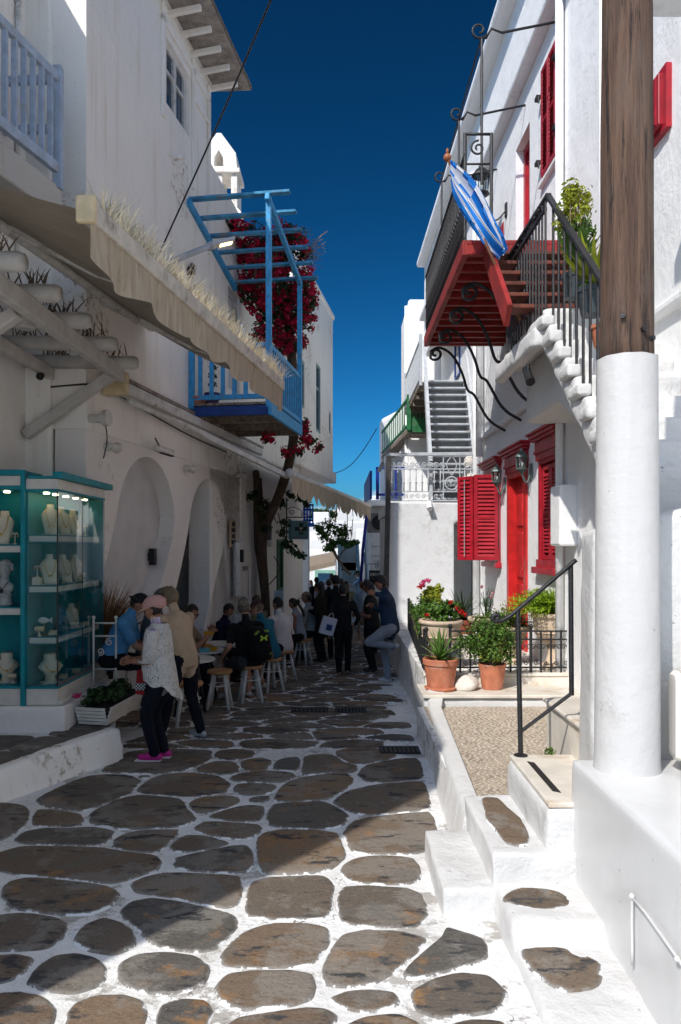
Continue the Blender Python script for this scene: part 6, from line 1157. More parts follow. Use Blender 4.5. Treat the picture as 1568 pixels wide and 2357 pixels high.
dbox('back_panel',(X0,Y0+.01,.41),(X0+.015,Y1,2.40),m_tealdk); dbox('end_panel',(X0+.016,Y1-.02,.41),(X1-.01,Y1,2.40),m_tealdk); dbox('back_panel',(-3.9,Y0+.45,.42),(X0-.05,Y0+.47,2.42),m_tealdk); dbox('side_panel',(X0-.04,Y0+.03,.42),(X0-.03,Y0+.44,2.42),m_tealdk)
SH=(1.96,1.44,.915)
for z in SH:
    dbox('shelf',(X0+.016,Y0+.03,z-.07),(X1-.03,Y1-.1,z-.012),m_cream); dbox('shelf_edge',(X0+.016,Y0+.022,z-.011),(X1-.022,Y1-.1,z),m_teal); dbox('shelf_edge',(X0+.016,Y0+.022,z-.084),(X1-.022,Y1-.1,z-.072),m_teal)
SL=(1.86,1.22)
for z in SL: dbox('shelf',(-3.88,Y0+.01,z-.08),(X0-.05,Y0+.44,z-.014),m_cream); dbox('shelf_edge',(-3.88,Y0+.0,z-.013),(X0-.05,Y0+.44,z),m_teal)
dbox('glass_pane',(X0,Y0-.006,.41),(X1-.002,Y0-.001,2.40),m_pane,bev=0); dbox('glass_pane',(X1+.001,Y0+.0,.41),(X1+.006,Y0+.72,2.40),m_pane,bev=0); dbox('glass_pane',(X1+.001,Y0+.73,.41),(X1+.006,Y1,2.40),m_pane,bev=0)
dbox('mullion',(X1-.004,Y0-.007,.41),(X1+.007,Y0+.002,2.40),m_iron,bev=0); dbox('mullion',(X1+.0,Y0+.721,.41),(X1+.007,Y0+.729,2.40),m_iron,bev=0); dbox('sill_strip',(X1+.007,Y0,.411),(X1+.014,Y1,.45),M('grey_strip',(.13,.12,.12),.5),bev=0)
mb=MB(); mb.ball((X1+.02,Y0+.70,.95),.014,8,6); mb.build('lock',m_metal,dc,True)
for y in (7.66,7.9,8.2,8.5,8.8): mb=MB(); mb.tube([(-3.05,y,2.399),(-3.05,y,2.385)],.03,12); mb.build('downlight',M('downlight_warm',(1,.8,.55),.5,emit=((1,.74,.42),13)),dc)
mb=MB(); mb.tube([(-3.5,7.75,2.419),(-3.5,7.75,2.405)],.03,12); mb.build('downlight',MC['downlight_warm'],dc)
def bust(label,c_,h=.26,rz=0,flat=False):
    t_=thing('necklace_bust',label,'bust',c_,rz); mb=MB(); s=h/.26; prof=((0,.055,.03,.05),(.05,.06,.032,.03),(.12,.075,.036,.005),(.18,.082,.038,-.012),(.215,.06,.036,-.02),(.235,.034,.032,-.026),(.275,.032,.03,-.03)) if not flat else ((0,.05,.05,0),(.05,.035,.035,0),(.09,.06,.07,.02),(.13,.10,.075,0),(.16,.07,.05,-.01),(.18,.045,.045,-.02),(.215,.05,.05,-.03),(.23,.045,.045,-.03))
    mb.loft([[Vector((a*s*math.cos(q),-o_*s-b_*s*math.sin(q)*1.0,z*s)) for q in [k*math.pi/9 for k in range(18)]] for z,a,b_,o_ in prof]); mb.build('bust_form',m_velvet,t_,True,local=True)
    mb=MB(); mb.box((-.07*s,-.07*s,-.0),(.07*s,.05*s,.008)); mb.build('stand',m_cream,t_,local=True)
    zz=(.235,.20,.14,.08) if not flat else (.175,.15,.12,.10); pts=[]
    for q in [i/12 for i in range(13)]:
        a=(q-.5)*2; x=a*.052*s*(1.25 if flat else 1); z=(zz[0]-(zz[0]-zz[3])*(1-a*a)**.8)*s; y=-(.062 if not flat else .10)*s-.0+.02*a*a*s
        pts.append((x,y,z))
    mb=MB(); mb.tube(pts,.0035*s,5); mb.ball(pts[6],.010*s,8,6); mb.build('necklace',m_gold,t_,True,local=True); return t_
for x,y,z,h,rz,fl,lb in ((-3.03,7.72,SH[0]+.002,.30,.5,0,'cream necklace bust on the top shelf behind the front glass'),(-3.03,8.05,SH[0]+.002,.29,1.0,0,'cream necklace bust mid top shelf behind the side glass'),(-3.03,8.4,SH[0]+.002,.28,1.0,0,'cream necklace bust at the far end of the top shelf'),(-3.05,7.74,SH[1]+.002,.30,.5,0,'cream necklace bust on the second shelf behind the front glass'),(-3.03,8.1,SH[1]+.002,.29,1.0,0,'cream necklace bust mid second shelf behind the side glass'),(-3.03,8.45,SH[1]+.002,.29,1.0,0,'cream necklace bust at the far end of the second shelf'),(-3.05,7.76,.412,.34,.6,1,'broad cream bust with gold collar on the case floor'),(-3.52,7.72,SL[0]+.002,.33,.1,0,'upright cream bust with brown bead string in the left case'),(-3.5,7.75,.422,.34,.4,1,'broad cream bust with dark leaf chain in the left case'),(-3.03,8.35,SH[2]+.002,.26,1.0,0,'cream necklace bust behind the figurines on the third shelf')): bust(lb,(x,y,z),h,rz,fl)
def earstand(label,c_): 
    t_=thing('earring_stand',label,'stand',c_); mb=MB(); mb.lathe([(.025,0),(.022,.008),(.006,.012),(.006,.11)],12); mb.build('stem',m_velvet,t_,True,local=True); mb=MB(); mb.tube(smooth_pts([(-.03,0,.10),(-.02,0,.12),(0,0,.105),(.02,0,.12),(.03,0,.10)],2),.006,6); mb.build('arms',m_velvet,t_,True,local=True); mb=MB(); mb.ball((-.03,0,.085),(.006,.006,.014),6,5); mb.build('earring',m_gold,t_,local=True); mb=MB(); mb.ball((.03,0,.085),(.006,.006,.014),6,5); mb.build('earring',m_gold,t_,local=True)
for i,(x,y,z,lb) in enumerate(((-2.99,7.64,SH[0],'on the top shelf near the front glass'),(-2.98,7.92,SH[0],'on the top shelf behind the side glass'),(-2.98,8.62,SH[0],'alone at the far end of the top shelf'),(-3.13,7.62,SH[1]+.08,'on a cream block on the second shelf'),(-2.97,7.9,SH[1],'on the second shelf behind the side glass'),(-2.97,8.28,SH[1],'on the second shelf further back'),(-3.36,7.62,SL[0],'in the left case beside the bust'))): earstand('small cream earring stand '+lb,(x,y,z+.002))
tag(dbox('display_block',(-3.17,7.58,SH[1]+.002),(-3.09,7.66,SH[1]+.08),m_velvet,None),'cream display block on the second shelf','block')
# white fish figurine
t_=thing('fish_figurine','white fish figurine on a thin stand on the third shelf','figurine',(-3.06,7.64,SH[2])); mb=MB(); c_=Vector((-3.06,7.64,SH[2]+.16)); 
mb.loft([[c_+Vector((x,w*.35*math.cos(q),w*math.sin(q))) for q in [k*math.pi/5 for k in range(10)]] for x,w in ((-.07,.004),(-.055,.024),(-.03,.036),(0,.034),(.03,.02),(.045,.009),(.06,.022),(.075,.036))]); mb.build('body',m_plasticw,t_,True); mb=MB(); mb.tube([c_-UP*.158,c_-UP*.02],.004,6); mb.lathe([(.03,0),(.02,.01)],12,(-3.06,7.64,SH[2]+.001)); mb.build('stand',m_gold,t_)
for x,y,z,lb in ((-3.1,7.6,SH[2],'on the third shelf below the fish'),(-2.97,8.45,SH[1],'on the second shelf at the far end'),(-3.4,7.66,.42,'in the left case floor'),(-3.60,7.62,SL[0],'in the left case under the bust')):
    t_=thing('bracelet_roll','cream bracelet roll with gold bangles '+lb,'display roll',(x,y,z+.002)); mb=MB(); mb.tube([(-.04,0,.075),(.04,0,.075)],.028,14); mb.build('roll',m_velvet,t_,True,local=True,auto=50); mb=MB(); mb.lathe([(.03,0),(.012,.01),(.010,.05)],10); mb.build('foot',m_velvet,t_,True,local=True)
    for dx in (-.02,.005,.022): mb=MB(); mb.tube([(dx,.03*math.cos(q),.075+.03*math.sin(q)) for q in [i*math.pi/8 for i in range(17)]],.003,5); mb.build('bangle',m_gold,t_,local=True)
for x,y,z,lb in ((-3.0,7.70,SH[2],'leaning on the third shelf near the front corner'),(-2.98,8.6,SH[2],'heaped at the far end of the third shelf'),(-2.99,7.95,.412,'on the case floor beside the broad bust'),(-2.98,8.3,.412,'further back on the case floor')):
    t_=thing('ring_tray','small cream jewellery tray with rings '+lb,'tray',(x,y,z+.002)); mb=MB(); mb.hexa([(-.04,-.03,0),(.04,-.03,0),(.04,.03,0),(-.04,.03,0),(-.04,-.03,.012),(.04,-.03,.012),(.04,.03,.05),(-.04,.03,.05)]); mb.build('pad',m_velvet,t_,local=True,bevel=.004)
    for dx in (-.024,0,.024): mb=MB(); mb.tube([(dx+.008*math.cos(q),0,.036+.009*math.sin(q)) for q in [i*math.pi/6 for i in range(13)]],.0025,5); mb.build('ring',m_gold,t_,local=True)
# classical head
t_=thing('sculpted_bust','grey classical head with thick curls wearing a dark pendant in the left case','bust',(-3.52,7.74,SL[1])); c_=Vector((-3.52,7.74,SL[1])); mb=MB()
mb.lathe([(.08,0),(.085,.02),(.07,.03),(.065,.10),(.09,.11),(.09,.125)],18,c_); mb.ball(c_+Vector((0,0,.19)),(.10,.055,.07),14,10); mb.tube([c_+UP*.2,c_+UP*.30],.042,12); mb.ball(c_+Vector((.01,-.01,.37)),(.055,.068,.08),16,12); mb.ball(c_+Vector((.035,-.075,.36)),(.012,.02,.022),8,6); mb.ball(c_+Vector((.02,-.05,.31)),(.03,.03,.025),8,6)
rq=random.Random(2)
for i in range(70):
    a=rq.uniform(0,6.28); e=rq.uniform(-.1,1.4); d=Vector((math.cos(a)*math.cos(e),math.sin(a)*math.cos(e)*1.0,math.sin(e)))
    if d.y<-.45 and e<.6: continue
    mb.ball(c_+Vector((.005,.01,.385))+Vector((d.x*.07,d.y*.08,d.z*.08)),rq.uniform(.016,.026),6,5)
lumpy(mb,'head',M('grey_plaster',(.40,.40,.38),.8,.15,9,.3,80),t_,.008,.003,30); mb=MB(); mb.tube(smooth_pts([c_+Vector((-.05,-.04,.25)),c_+Vector((-.02,-.07,.2)),c_+Vector((0,-.075,.17)),c_+Vector((.03,-.065,.2)),c_+Vector((.05,-.04,.25))],2),.004,5); mb.ball(c_+Vector((0,-.08,.155)),.02,10,8); mb.build('pendant',m_plasticb,t_)
t_=thing('buddha_figurine','dark green seated figurine on the third shelf behind the side glass','figurine',(-2.99,7.88,SH[2])); c_=Vector((-2.99,7.88,SH[2])); mb=MB(); mb.ball(c_+UP*.05,(.075,.06,.05),12,8); mb.ball(c_+UP*.13,(.05,.04,.075),12,8); mb.ball(c_+UP*.235,(.03,.03,.038),12,8); mb.ball(c_+UP*.28,(.014,.014,.016),8,6); mb.ball(c_+Vector((.05,0,.13)),(.018,.02,.06),8,6); mb.ball(c_+Vector((-.05,0,.13)),(.018,.02,.06),8,6); lumpy(mb,'figure',M('jade_bronze',(.06,.12,.12),.5),t_,.007,.002,30)
# ---- slatted planter with geraniums
pn=thing('planter_box','white slatted planter box of dark geraniums in front of the display case','planter',(-2.5,8.2,-.03)); q0=Vector((-2.44,7.68,0)); q1=Vector((-2.33,8.8,0)); q2=Vector((-2.72,7.74,0)); q3=Vector((-2.62,8.84,0))
mb=MB(); mb.hexa([q+UP*-.02 for q in (q0,q1,q3,q2)]+[q+UP*.14 for q in (q0,q1,q3,q2)]); mb.build('liner',m_dark,pn)
for i in range(5):
    z=-.015+i*.038; fl=.012*i
    for a,b_ in ((q0,q1),(q0,q2),(q2,q3)):
        d=(b_-a).normalized(); nn=d.cross(UP); nn=nn if nn.dot(a-(q0+q3)/2)>0 else -nn; mb=MB(); mb.beam(a-d*.02+nn*(.012+fl)+UP*(z+.015),b_+d*.02+nn*(.012+fl)+UP*(z+.015),.02,.032); mb.build('slat',m_cream,pn,bevel=.003)
rl=random.Random(61); mb=MB()
for i in range(26): q=rl.random(); leaves(mb,q0.lerp(q1,q).lerp(q2.lerp(q3,q),rl.uniform(.1,.9))+UP*(.17+rl.uniform(0,.12)),(.09,.09,.07),26,.06,rl,aspect=.95,shell=.2)
mb.build('foliage',m_leafdk,pn); mb=MB(); leaves(mb,q2+Vector((-.05,.02,.27)),(.05,.05,.04),50,.035,rl,aspect=.9,shell=.2); mb.build('geranium_bloom',m_pinkf,pn)
# ---- pampas grass pot
pp=flower_pot('pampas_pot','dark pot of dry russet pampas grass at the corner of the arch wall',(-2.98,9.3,.05),.14,.5,m_dark); mb=MB()
mb2=MB(); base=Vector((-2.98,9.3,.55))
for i in range(420):
    a=rl.gauss(.35,.35); b_=rl.gauss(0,.2); d=Vector((math.sin(a),b_,math.cos(a))).normalized(); L=rl.uniform(.5,1.0); p_=base+Vector((rl.uniform(-.06,.06),rl.uniform(-.06,.06),0)); w=Vector((.003,.001,0)); tip=p_+d*L+Vector((.10*L*rl.random(),0,-.05*L)); mb2.add([p_-w,p_+w,p_+d*L*.6+w,p_+d*L*.6-w,tip],[(0,1,2,3),(3,2,4)])
mb2.build('dry_grass',M('russet_grass',(.20,.085,.03),.9,.3,9,0,island=.4),pp)
# ---- white iron chair with cushion
ic=thing('iron_chair','white iron chair with scroll back and beige round cushion beside the case','chair',(-2.72,8.75,-.03)); mb=MB()
def itube(name,pts,r=.011): mb=MB(); mb.tube(pts,r,7); return mb.build(name,m_cream,ic,True)
for x in (-2.86,-2.60):
    itube('back_post',[(x,8.55,-.03),(x,8.55,1.0)],.013); mb=MB(); mb.ball((x,8.55,1.015),.022,10,8); mb.build('finial',m_cream,ic,True); itube('leg',[(x,8.98,-.03),(x,8.98,.38)])
for z in (.95,.80,.42): itube('back_rail',[(-2.86,8.55,z),(-2.60,8.55,z)])
mb=MB(); mb.tube(spiral((-2.68,8.55,.73),.045,1.4,(1,0,0),(0,0,1),1.2,18),.008,6); mb.build('scroll',m_cream,ic,True); mb=MB(); mb.tube(spiral((-2.78,8.55,.62),.045,1.4,(-1,0,0),(0,0,-1),1.2,18),.008,6); mb.build('scroll',m_cream,ic,True)
mb=MB(); mb.lathe([(.2,.0),(.235,.02),(.24,.05),(.22,.075),(.05,.085)],24,(-2.70,8.78,.40)); mb.build('cushion',M('beige_cushion',(.30,.23,.16),.9,.1,6,.2,120),ic,True)
# ================================================================ CAFE TABLES AND STOOLS
def table(c_,label):
    t_=thing('cafe_table',label,'table',c_,0,None); mb=MB(); mb.lathe([(.30,.72),(.325,.725),(.33,.74),(.325,.752),(.05,.754)],30); mb.build('table_top',M('table_white',(.55,.53,.5),.4,.05),t_,True,local=True,auto=40)
    for i in range(4): a=math.pi/4+i*math.pi/2; mb=MB(); mb.tube([(.10*math.cos(a),.10*math.sin(a),.72),(.24*math.cos(a),.24*math.sin(a),0)],[.022,.018],8); mb.build('leg',m_plasticb,t_,True,local=True)
    return t_
table((-1.98,9.72,gz(9.7)),'round white cafe table with black legs behind the beige sweater man'); table((-2.02,10.85,gz(10.85)),'round white cafe table holding yellow snack boxes'); table((-1.98,11.9,gz(11.9)),'round white cafe table before the woman in navy'); table((-1.72,13.6,gz(13.6)),'round white cafe table beyond the white shirt man'); table((-1.5,15.4,gz(15.4)),'round white cafe table by the woman with the braid')
def stool(): 
    t_=thing('stool','x','stool',(0,0,0)); mb=MB(); mb.lathe([(.165,.49),(.175,.497),(.175,.525),(.165,.535),(.12,.53),(.03,.525)],24); mb.build('seat',m_wood,t_,True,local=True,auto=40)
    for i in range(4): a=math.pi/4+i*math.pi/2; mb=MB(); mb.tube([(.10*math.cos(a),.10*math.sin(a),.495),(.21*math.cos(a),.21*math.sin(a),0)],[.022,.024],9); mb.build('leg',M('stool_leg_white',(.58,.56,.53),.5,.06),t_,True,local=True)
    mb=MB(); mb.tube([(.145*math.cos(q),.145*math.sin(q),.33) for q in [i*math.pi/12 for i in range(25)]],.009,6); mb.build('foot_ring',MC['stool_leg_white'],t_,True,local=True); return t_
sp0=stool(); 
STOOLS=[(-1.67,10.2,'empty white legged wooden stool left of the backpack man'),(-1.31,10.75,'white legged stool under the man with the backpack'),(-1.10,11.7,'white legged stool under the man in teal'),(-.98,12.85,'white legged stool under the man in the white shirt'),(-.78,15.1,'white legged stool under the woman with a braid'),(-.58,15.8,'white legged stool under the man in a tan cap'),(-1.86,9.05,'white legged stool behind the beige sweater man'),(-2.35,10.75,'stool by the wall under the man with sunglasses'),(-2.2,13.0,'stool by the wall under the woman in navy')]
for i,(x,y,lb) in enumerate(STOOLS):
    o=sp0 if i==0 else copy_tree(sp0); o.location=(x,y,gz(y)+.008); o.rotation_euler.z=.3*i; o['label']=lb; o['group']='cafe stools along the arches'
def snack(label,c_,col,col2): t_=thing('snack_box',label,'food box',c_); mb=MB(); mb.hexa([(-.06,-.045,0),(.06,-.045,0),(.06,.045,0),(-.06,.045,0),(-.075,-.055,.055),(.075,-.055,.055),(.075,.055,.055),(-.075,.055,.055)]); mb.build('tray',M('snack_'+str(col),col,.5),t_,local=True); mb=MB(); leaves(mb,(0,0,.06),(.06,.045,.02),40,.03,random.Random(3),shell=.1); mb.build('contents',M('snack_fill',col2,.7),t_,local=True)
zt_=gz(10.85)+.757; snack('yellow snack box on the second cafe table',(-1.86,10.72,zt_),(.45,.22,.01),(.4,.25,.1)); snack('small light blue tub on the second cafe table',(-1.95,10.62,zt_),(.10,.35,.42),(.5,.5,.45)); snack('orange snack tray at the edge of the second cafe table',(-1.98,10.95,zt_),(.5,.18,.01),(.45,.3,.1))
# plastic chair arm at the left frame edge
wc=thing('plastic_chair','corner of a translucent white plastic chair at the left frame edge','chair',(-2.72,5.55,gz(5.5))); mb=MB(); pts=smooth_pts([Vector((-2.75,5.45,gz(5.4))),Vector((-2.70,5.5,.05)),Vector((-2.66,5.5,.18)),Vector((-2.72,5.55,.22)),Vector((-2.95,5.6,.18))],2); mb.tube(pts,.02,8); mb.build('arm',M('clear_plastic',(.6,.62,.64),.3),wc,True); mb=MB(); mb.box((-3.2,5.3,-.03),(-2.82,5.7,.0)); mb.build('seat',MC['clear_plastic'],wc,bevel=.01)
# ================================================================ TERRACE GARDEN
def bush(c_,r_,n,size,mat,parent,seed,aspect=.6,name='foliage',clumps=14,spread=.75):
    rq=random.Random(seed); mb=MB(); c_=Vector(c_)
    for i in range(clumps):
        d=Vector((rq.uniform(-1,1),rq.uniform(-1,1),rq.uniform(-.8,1))); d=d.normalized()*rq.uniform(.3,1)*spread
        leaves(mb,c_+Vector((d.x*r_[0],d.y*r_[1],d.z*r_[2])),(r_[0]*.42,r_[1]*.42,r_[2]*.36),n//clumps,size,rq,aspect=aspect,shell=.15)
    return mb.build(name,mat,parent)
def stems(c_,top,n,r,parent,seed,mat=None):
    rq=random.Random(seed); mb=MB()
    for i in range(n): a=Vector(c_)+Vector((rq.uniform(-.04,.04),rq.uniform(-.04,.04),0)); b_=Vector(top)+Vector((rq.uniform(-r,r),rq.uniform(-r,r),rq.uniform(-r*.5,r*.5))); mb.tube([a,(a+b_)/2+Vector((rq.uniform(-.04,.04),rq.uniform(-.04,.04),.02)),b_],[.008,.006,.003],5)
    return mb.build('stem',mat or m_twig,parent)
c_=Vector((1.16,8.56,.182)); ap=flower_pot('aloe_pot','big terracotta pot with a spiky aloe at the terrace corner',c_,.205,.36,m_terra); mb=MB(); mb.lathe([(.17,0),(.19,.03),(.175,.035)],22,c_-UP*.0); mb.build('saucer',m_terra,ap,True)
rl=random.Random(12)
for i in range(30):
    a=i*2.4; lv=i/30; up=.25+1.15*lv; d=Vector((math.cos(a)*math.cos(up),math.sin(a)*math.cos(up),math.sin(up))); L=.30-.05*lv+rl.uniform(-.03,.03); b0_=c_+UP*(.33+.08*lv)+d*.02; sd=d.cross(UP).normalized(); nrm=sd.cross(d); rings=[]
    for q,w in ((0,.030),(.25,.030),(.55,.022),(.8,.012),(1,.001)):
        p_=b0_+d*L*q+UP*(-.05*q*q*(1-lv)+.05*q*q*lv); rings.append([p_-sd*w,p_-nrm*w*.35,p_+sd*w,p_+nrm*w*.12])
    mb=MB(); mb.loft(rings); mb.build('leaf',m_aloe,ap,True)
c_=Vector((1.77,8.62,.182)); bp_=flower_pot('shrub_pot','terracotta pot with a dense rounded jade shrub',c_,.165,.29,m_terra,False); stems(c_+UP*.24,c_+UP*.6,16,.25,bp_,3); bush(c_+Vector((-.02,-.03,.56)),(.42,.28,.36),4600,.036,m_leaf,bp_,4,.75,clumps=34,spread=.85); bush(c_+Vector((-.02,.0,.52)),(.32,.24,.28),700,.036,m_yel,bp_,5,.75)
mb=MB(); 
cc=Vector((1.46,8.56,.18)); mb.loft([[cc+Vector((.155*w*math.cos(q)+.015*math.sin(3*q),.12*w*math.sin(q),.17*z+.02*math.sin(q+1)*w)) for q in [k*math.pi/8 for k in range(16)]] for z,w in ((0,.7),(.15,.98),(.45,.92),(.75,.62),(.93,.32),(1,.06))]); ro=mb.build('white_rock',M('pale_rock',(.62,.57,.5),.8,.12,7,.5,25),None,True); tag(ro,'smooth pale boulder between the two terracotta pots','rock')
def urn(label,c_,r,h,kind='tall'):
    t_=thing('stone_urn',label,'urn',c_); mb=MB()
    prof={'tall':[(.62,0),(.62,.08),(.5,.1),(.34,.16),(.26,.26),(.24,.36),(.3,.40),(.25,.43),(.6,.5),(.86,.62),(.92,.72),(.96,.9),(1.06,.93),(1.08,.97),(1.04,1),(.9,1),(.86,.92)],'bowl':[(.55,0),(.55,.12),(.4,.2),(.36,.34),(.6,.5),(.85,.7),(.92,.82),(1.1,.86),(1.12,.93),(1.08,.97),(.92,.97),(.9,.9)]}[kind]
    mb.lathe([(a*r,b_*h) for a,b_ in prof],28); mb.build('vessel',m_stonepot,t_,True,local=True,auto=45); mb=MB(); mb.lathe([(r*.9,h*.92),(.01,h*.95)],18); mb.build('soil',m_soil,t_,local=True)
    mb=MB(); mb.tube([(r*.9*math.cos(q),r*.9*math.sin(q),h*.66) for q in [i*math.pi/16 for i in range(33)]],r*.04,6); mb.build('moulding',m_stonepot,t_,True,local=True); return t_
c_=Vector((1.30,9.55,.27)); u1=urn('wide rimmed stone urn of red geraniums behind the aloe',c_,.27,.62,'tall'); bush(c_+Vector((.02,0,.74)),(.30,.22,.17),900,.05,m_leaf,u1,7,.9); mb=MB(); rl=random.Random(17)
for dx,dz in ((.18,.78),(.24,.74),(.1,.86),(-.2,.7),(.28,.7)): leaves(mb,c_+Vector((dx,-.15,dz)),(.035,.035,.03),34,.028,rl,aspect=.9,shell=.2)
mb.build('bloom',m_redf,u1)
c_=Vector((2.72,9.45,.27)); u2=urn('tall pedestal urn overflowing with lime green asparagus fern',c_,.26,.72,'tall')
def fern(c_,r_,n,parent,seed,mat,L=.3):
    rq=random.Random(seed); mb=MB(); c_=Vector(c_)
    for i in range(n):
        a=rq.uniform(0,6.28); e=rq.uniform(.1,1.3); d=Vector((math.cos(a)*math.cos(e)*r_[0],math.sin(a)*math.cos(e)*r_[1],math.sin(e)*r_[2])); p_=c_+Vector((rq.uniform(-.1,.1),rq.uniform(-.08,.08),0)); 
        for k in range(14):
            q=k/13; w=p_+d*q+UP*(-.12*q*q); l=L*.14*(1-.5*q); v=Vector((rq.gauss(0,1),rq.gauss(0,1),rq.gauss(0,.6))).normalized()*l; sdv=v.cross(UP).normalized()*.009; mb.add([w-sdv,w+sdv,w+v],[(0,1,2)]); mb.add([w-sdv,w+sdv,w-v],[(0,1,2)])
    return mb.build('fronds',mat,parent)
fern(c_+UP*.74,(.70,.40,.42),760,u2,5,m_lime); fern(c_+UP*.72,(.4,.3,.4),60,u2,6,m_leaf)
c_=Vector((2.28,9.9,.27)); u3=urn('stone bowl with grassy green plants mid terrace',c_,.24,.52,'bowl'); fern(c_+UP*.5,(.4,.3,.35),140,u3,8,m_leaf); fern(c_+UP*.5,(.3,.3,.45),40,u3,9,m_twig)
c_=Vector((2.35,11.9,.27)); u4=urn('low wide stone bowl with a slender carnation before the red door',c_,.27,.44,'bowl'); stems(c_+UP*.38,c_+UP*.85,14,.10,u4,5,m_leafdk); bush(c_+UP*.6,(.14,.12,.2),260,.05,M('blue_green_leaf',(.12,.19,.13),.6,.3,9,0,island=.3),u4,10,.2); mb=MB(); rl=random.Random(3)
for dx,dz in ((-.08,.92),(.1,.82),(.06,.76)): leaves(mb,c_+Vector((dx,-.05,dz)),(.03,.03,.03),30,.03,rl,aspect=.9,shell=.2)
mb.build('bloom',M('pale_pink_petal',(.6,.32,.35),.6,island=.2,trans=.3),u4)
c_=Vector((2.02,12.2,.27)); a2_=flower_pot('aloe_pot','dark terracotta pot with a wild dark green agave against the arch',c_,.22,.36,M('dark_terracotta',(.24,.06,.035),.8),True)
rl=random.Random(44)
for i in range(44):
    a=i*2.4+rl.uniform(-.3,.3); lv=i/44; up=.1+1.1*lv; d=Vector((math.cos(a)*math.cos(up),math.sin(a)*math.cos(up),math.sin(up))); L=.46+rl.uniform(-.08,.08); b0_=c_+UP*(.34+.12*lv); sd=d.cross(UP).normalized(); nrm=sd.cross(d); rings=[]; cu_=rl.uniform(-.18,.05)
    for q,w in ((0,.020),(.3,.018),(.6,.012),(.85,.006),(1,.001)): p_=b0_+d*L*q+UP*cu_*q*q; rings.append([p_-sd*w,p_-nrm*w*.4,p_+sd*w,p_+nrm*w*.15])
    mb=MB(); mb.loft(rings); mb.build('leaf',m_leafdk,a2_,True)
c_=Vector((1.25,10.6,.27)); hg=thing('geranium_hedge','green hedge of trailing geraniums behind the kerb fence with pink blooms','shrub',c_); stems(c_,c_+UP*.5,24,.3,hg,7); bush(c_+Vector((-.02,.0,.5)),(.24,1.25,.46),3800,.05,m_leaf,hg,21,.9,clumps=44); bush(c_+Vector((.06,-.15,.86)),(.16,.25,.26),800,.06,m_yel,hg,22,.95,clumps=12); mb=MB(); rl=random.Random(13)
for x,y,D in ((975,1338,10.4),(985,1336,10.4),(972,1345,10.3)): leaves(mb,at(x,y,D),(.05,.05,.04),44,.035,rl,aspect=.9,shell=.2)
mb.build('bloom',m_pinkf,hg); mb=MB(); leaves(mb,at(968,1350,10.2),(.05,.05,.04),40,.035,rl,aspect=.9,shell=.2); mb.build('bloom',m_redf,hg); mb=MB(); leaves(mb,at(1062,1408,9.4),(.05,.05,.04),40,.03,rl,aspect=.9,shell=.2); mb.build('bloom',m_redf,hg)
mb=MB(); mb.box((1.7,10.4,.263),(2.4,11.2,.44)); mb.box((1.66,10.36,.441),(2.44,11.24,.50)); tb=tag(mb.build('marble_slab',m_marble,None,bevel=.01),'pale marble slab bench among the terrace pots','slab')
gv=MB(); rl=random.Random(71)
for i in range(900): p_=Vector((rl.uniform(1.1,2.8),rl.uniform(9.05,10.3),.265)); r=rl.uniform(.008,.022); gv.ball(p_,(r,r*.8,r*.6),5,3)
gv.build('white_gravel',M('garden_gravel',(.55,.52,.48),.8,.2,9,0,island=.3)); o=C.objects[-1]; tag(o,'pale gravel strewn under the stone urns','gravel',kind='stuff')
# iron garden fences
def fence(name,label,P0,P1,h,n,par_kind=0):
    t_=thing(name,label,'fence',P0); P0,P1=Vector(P0),Vector(P1); d=(P1-P0)
    for z in (.06,h*.8,h): mb=MB(); mb.beam(P0+UP*z,P1+UP*z,.022,.018); mb.build('rail',m_iron,t_)
    for i in range(n+1): p_=P0+d*(i/n); mb=MB(); mb.tube([p_,p_+UP*(h if i%4 else h+.05)],.012 if i%4 else .018,6); (mb.ball(p_+UP*(h+.06),.03,10,7) if i%4==0 else None); mb.build('upright',m_iron,t_)
    for i in range(n): p_=P0+d*((i+.5)/n); u=d.normalized(); mb=MB(); mb.tube(spiral(p_-u*.03+UP*h*.62,.035,1.2,u,UP,0,12),.006,4); mb.tube(spiral(p_+u*.03+UP*h*.62,.035,1.2,-u,UP,0,12),.006,4); mb.tube(spiral(p_+UP*.12,.03,1.2,u,-UP,0,12),.006,4); mb.build('scroll',m_iron,t_,True)
    return t_
fence('garden_fence','black wrought fence with ball finials across the terrace front',(1.33,8.96,.31),(2.80,8.96,.31),.50,12); fence('garden_fence','black wrought fence running along the kerb behind the leaning man',(1.04,8.96,.25),(1.30,14.2,.25),.52,34)
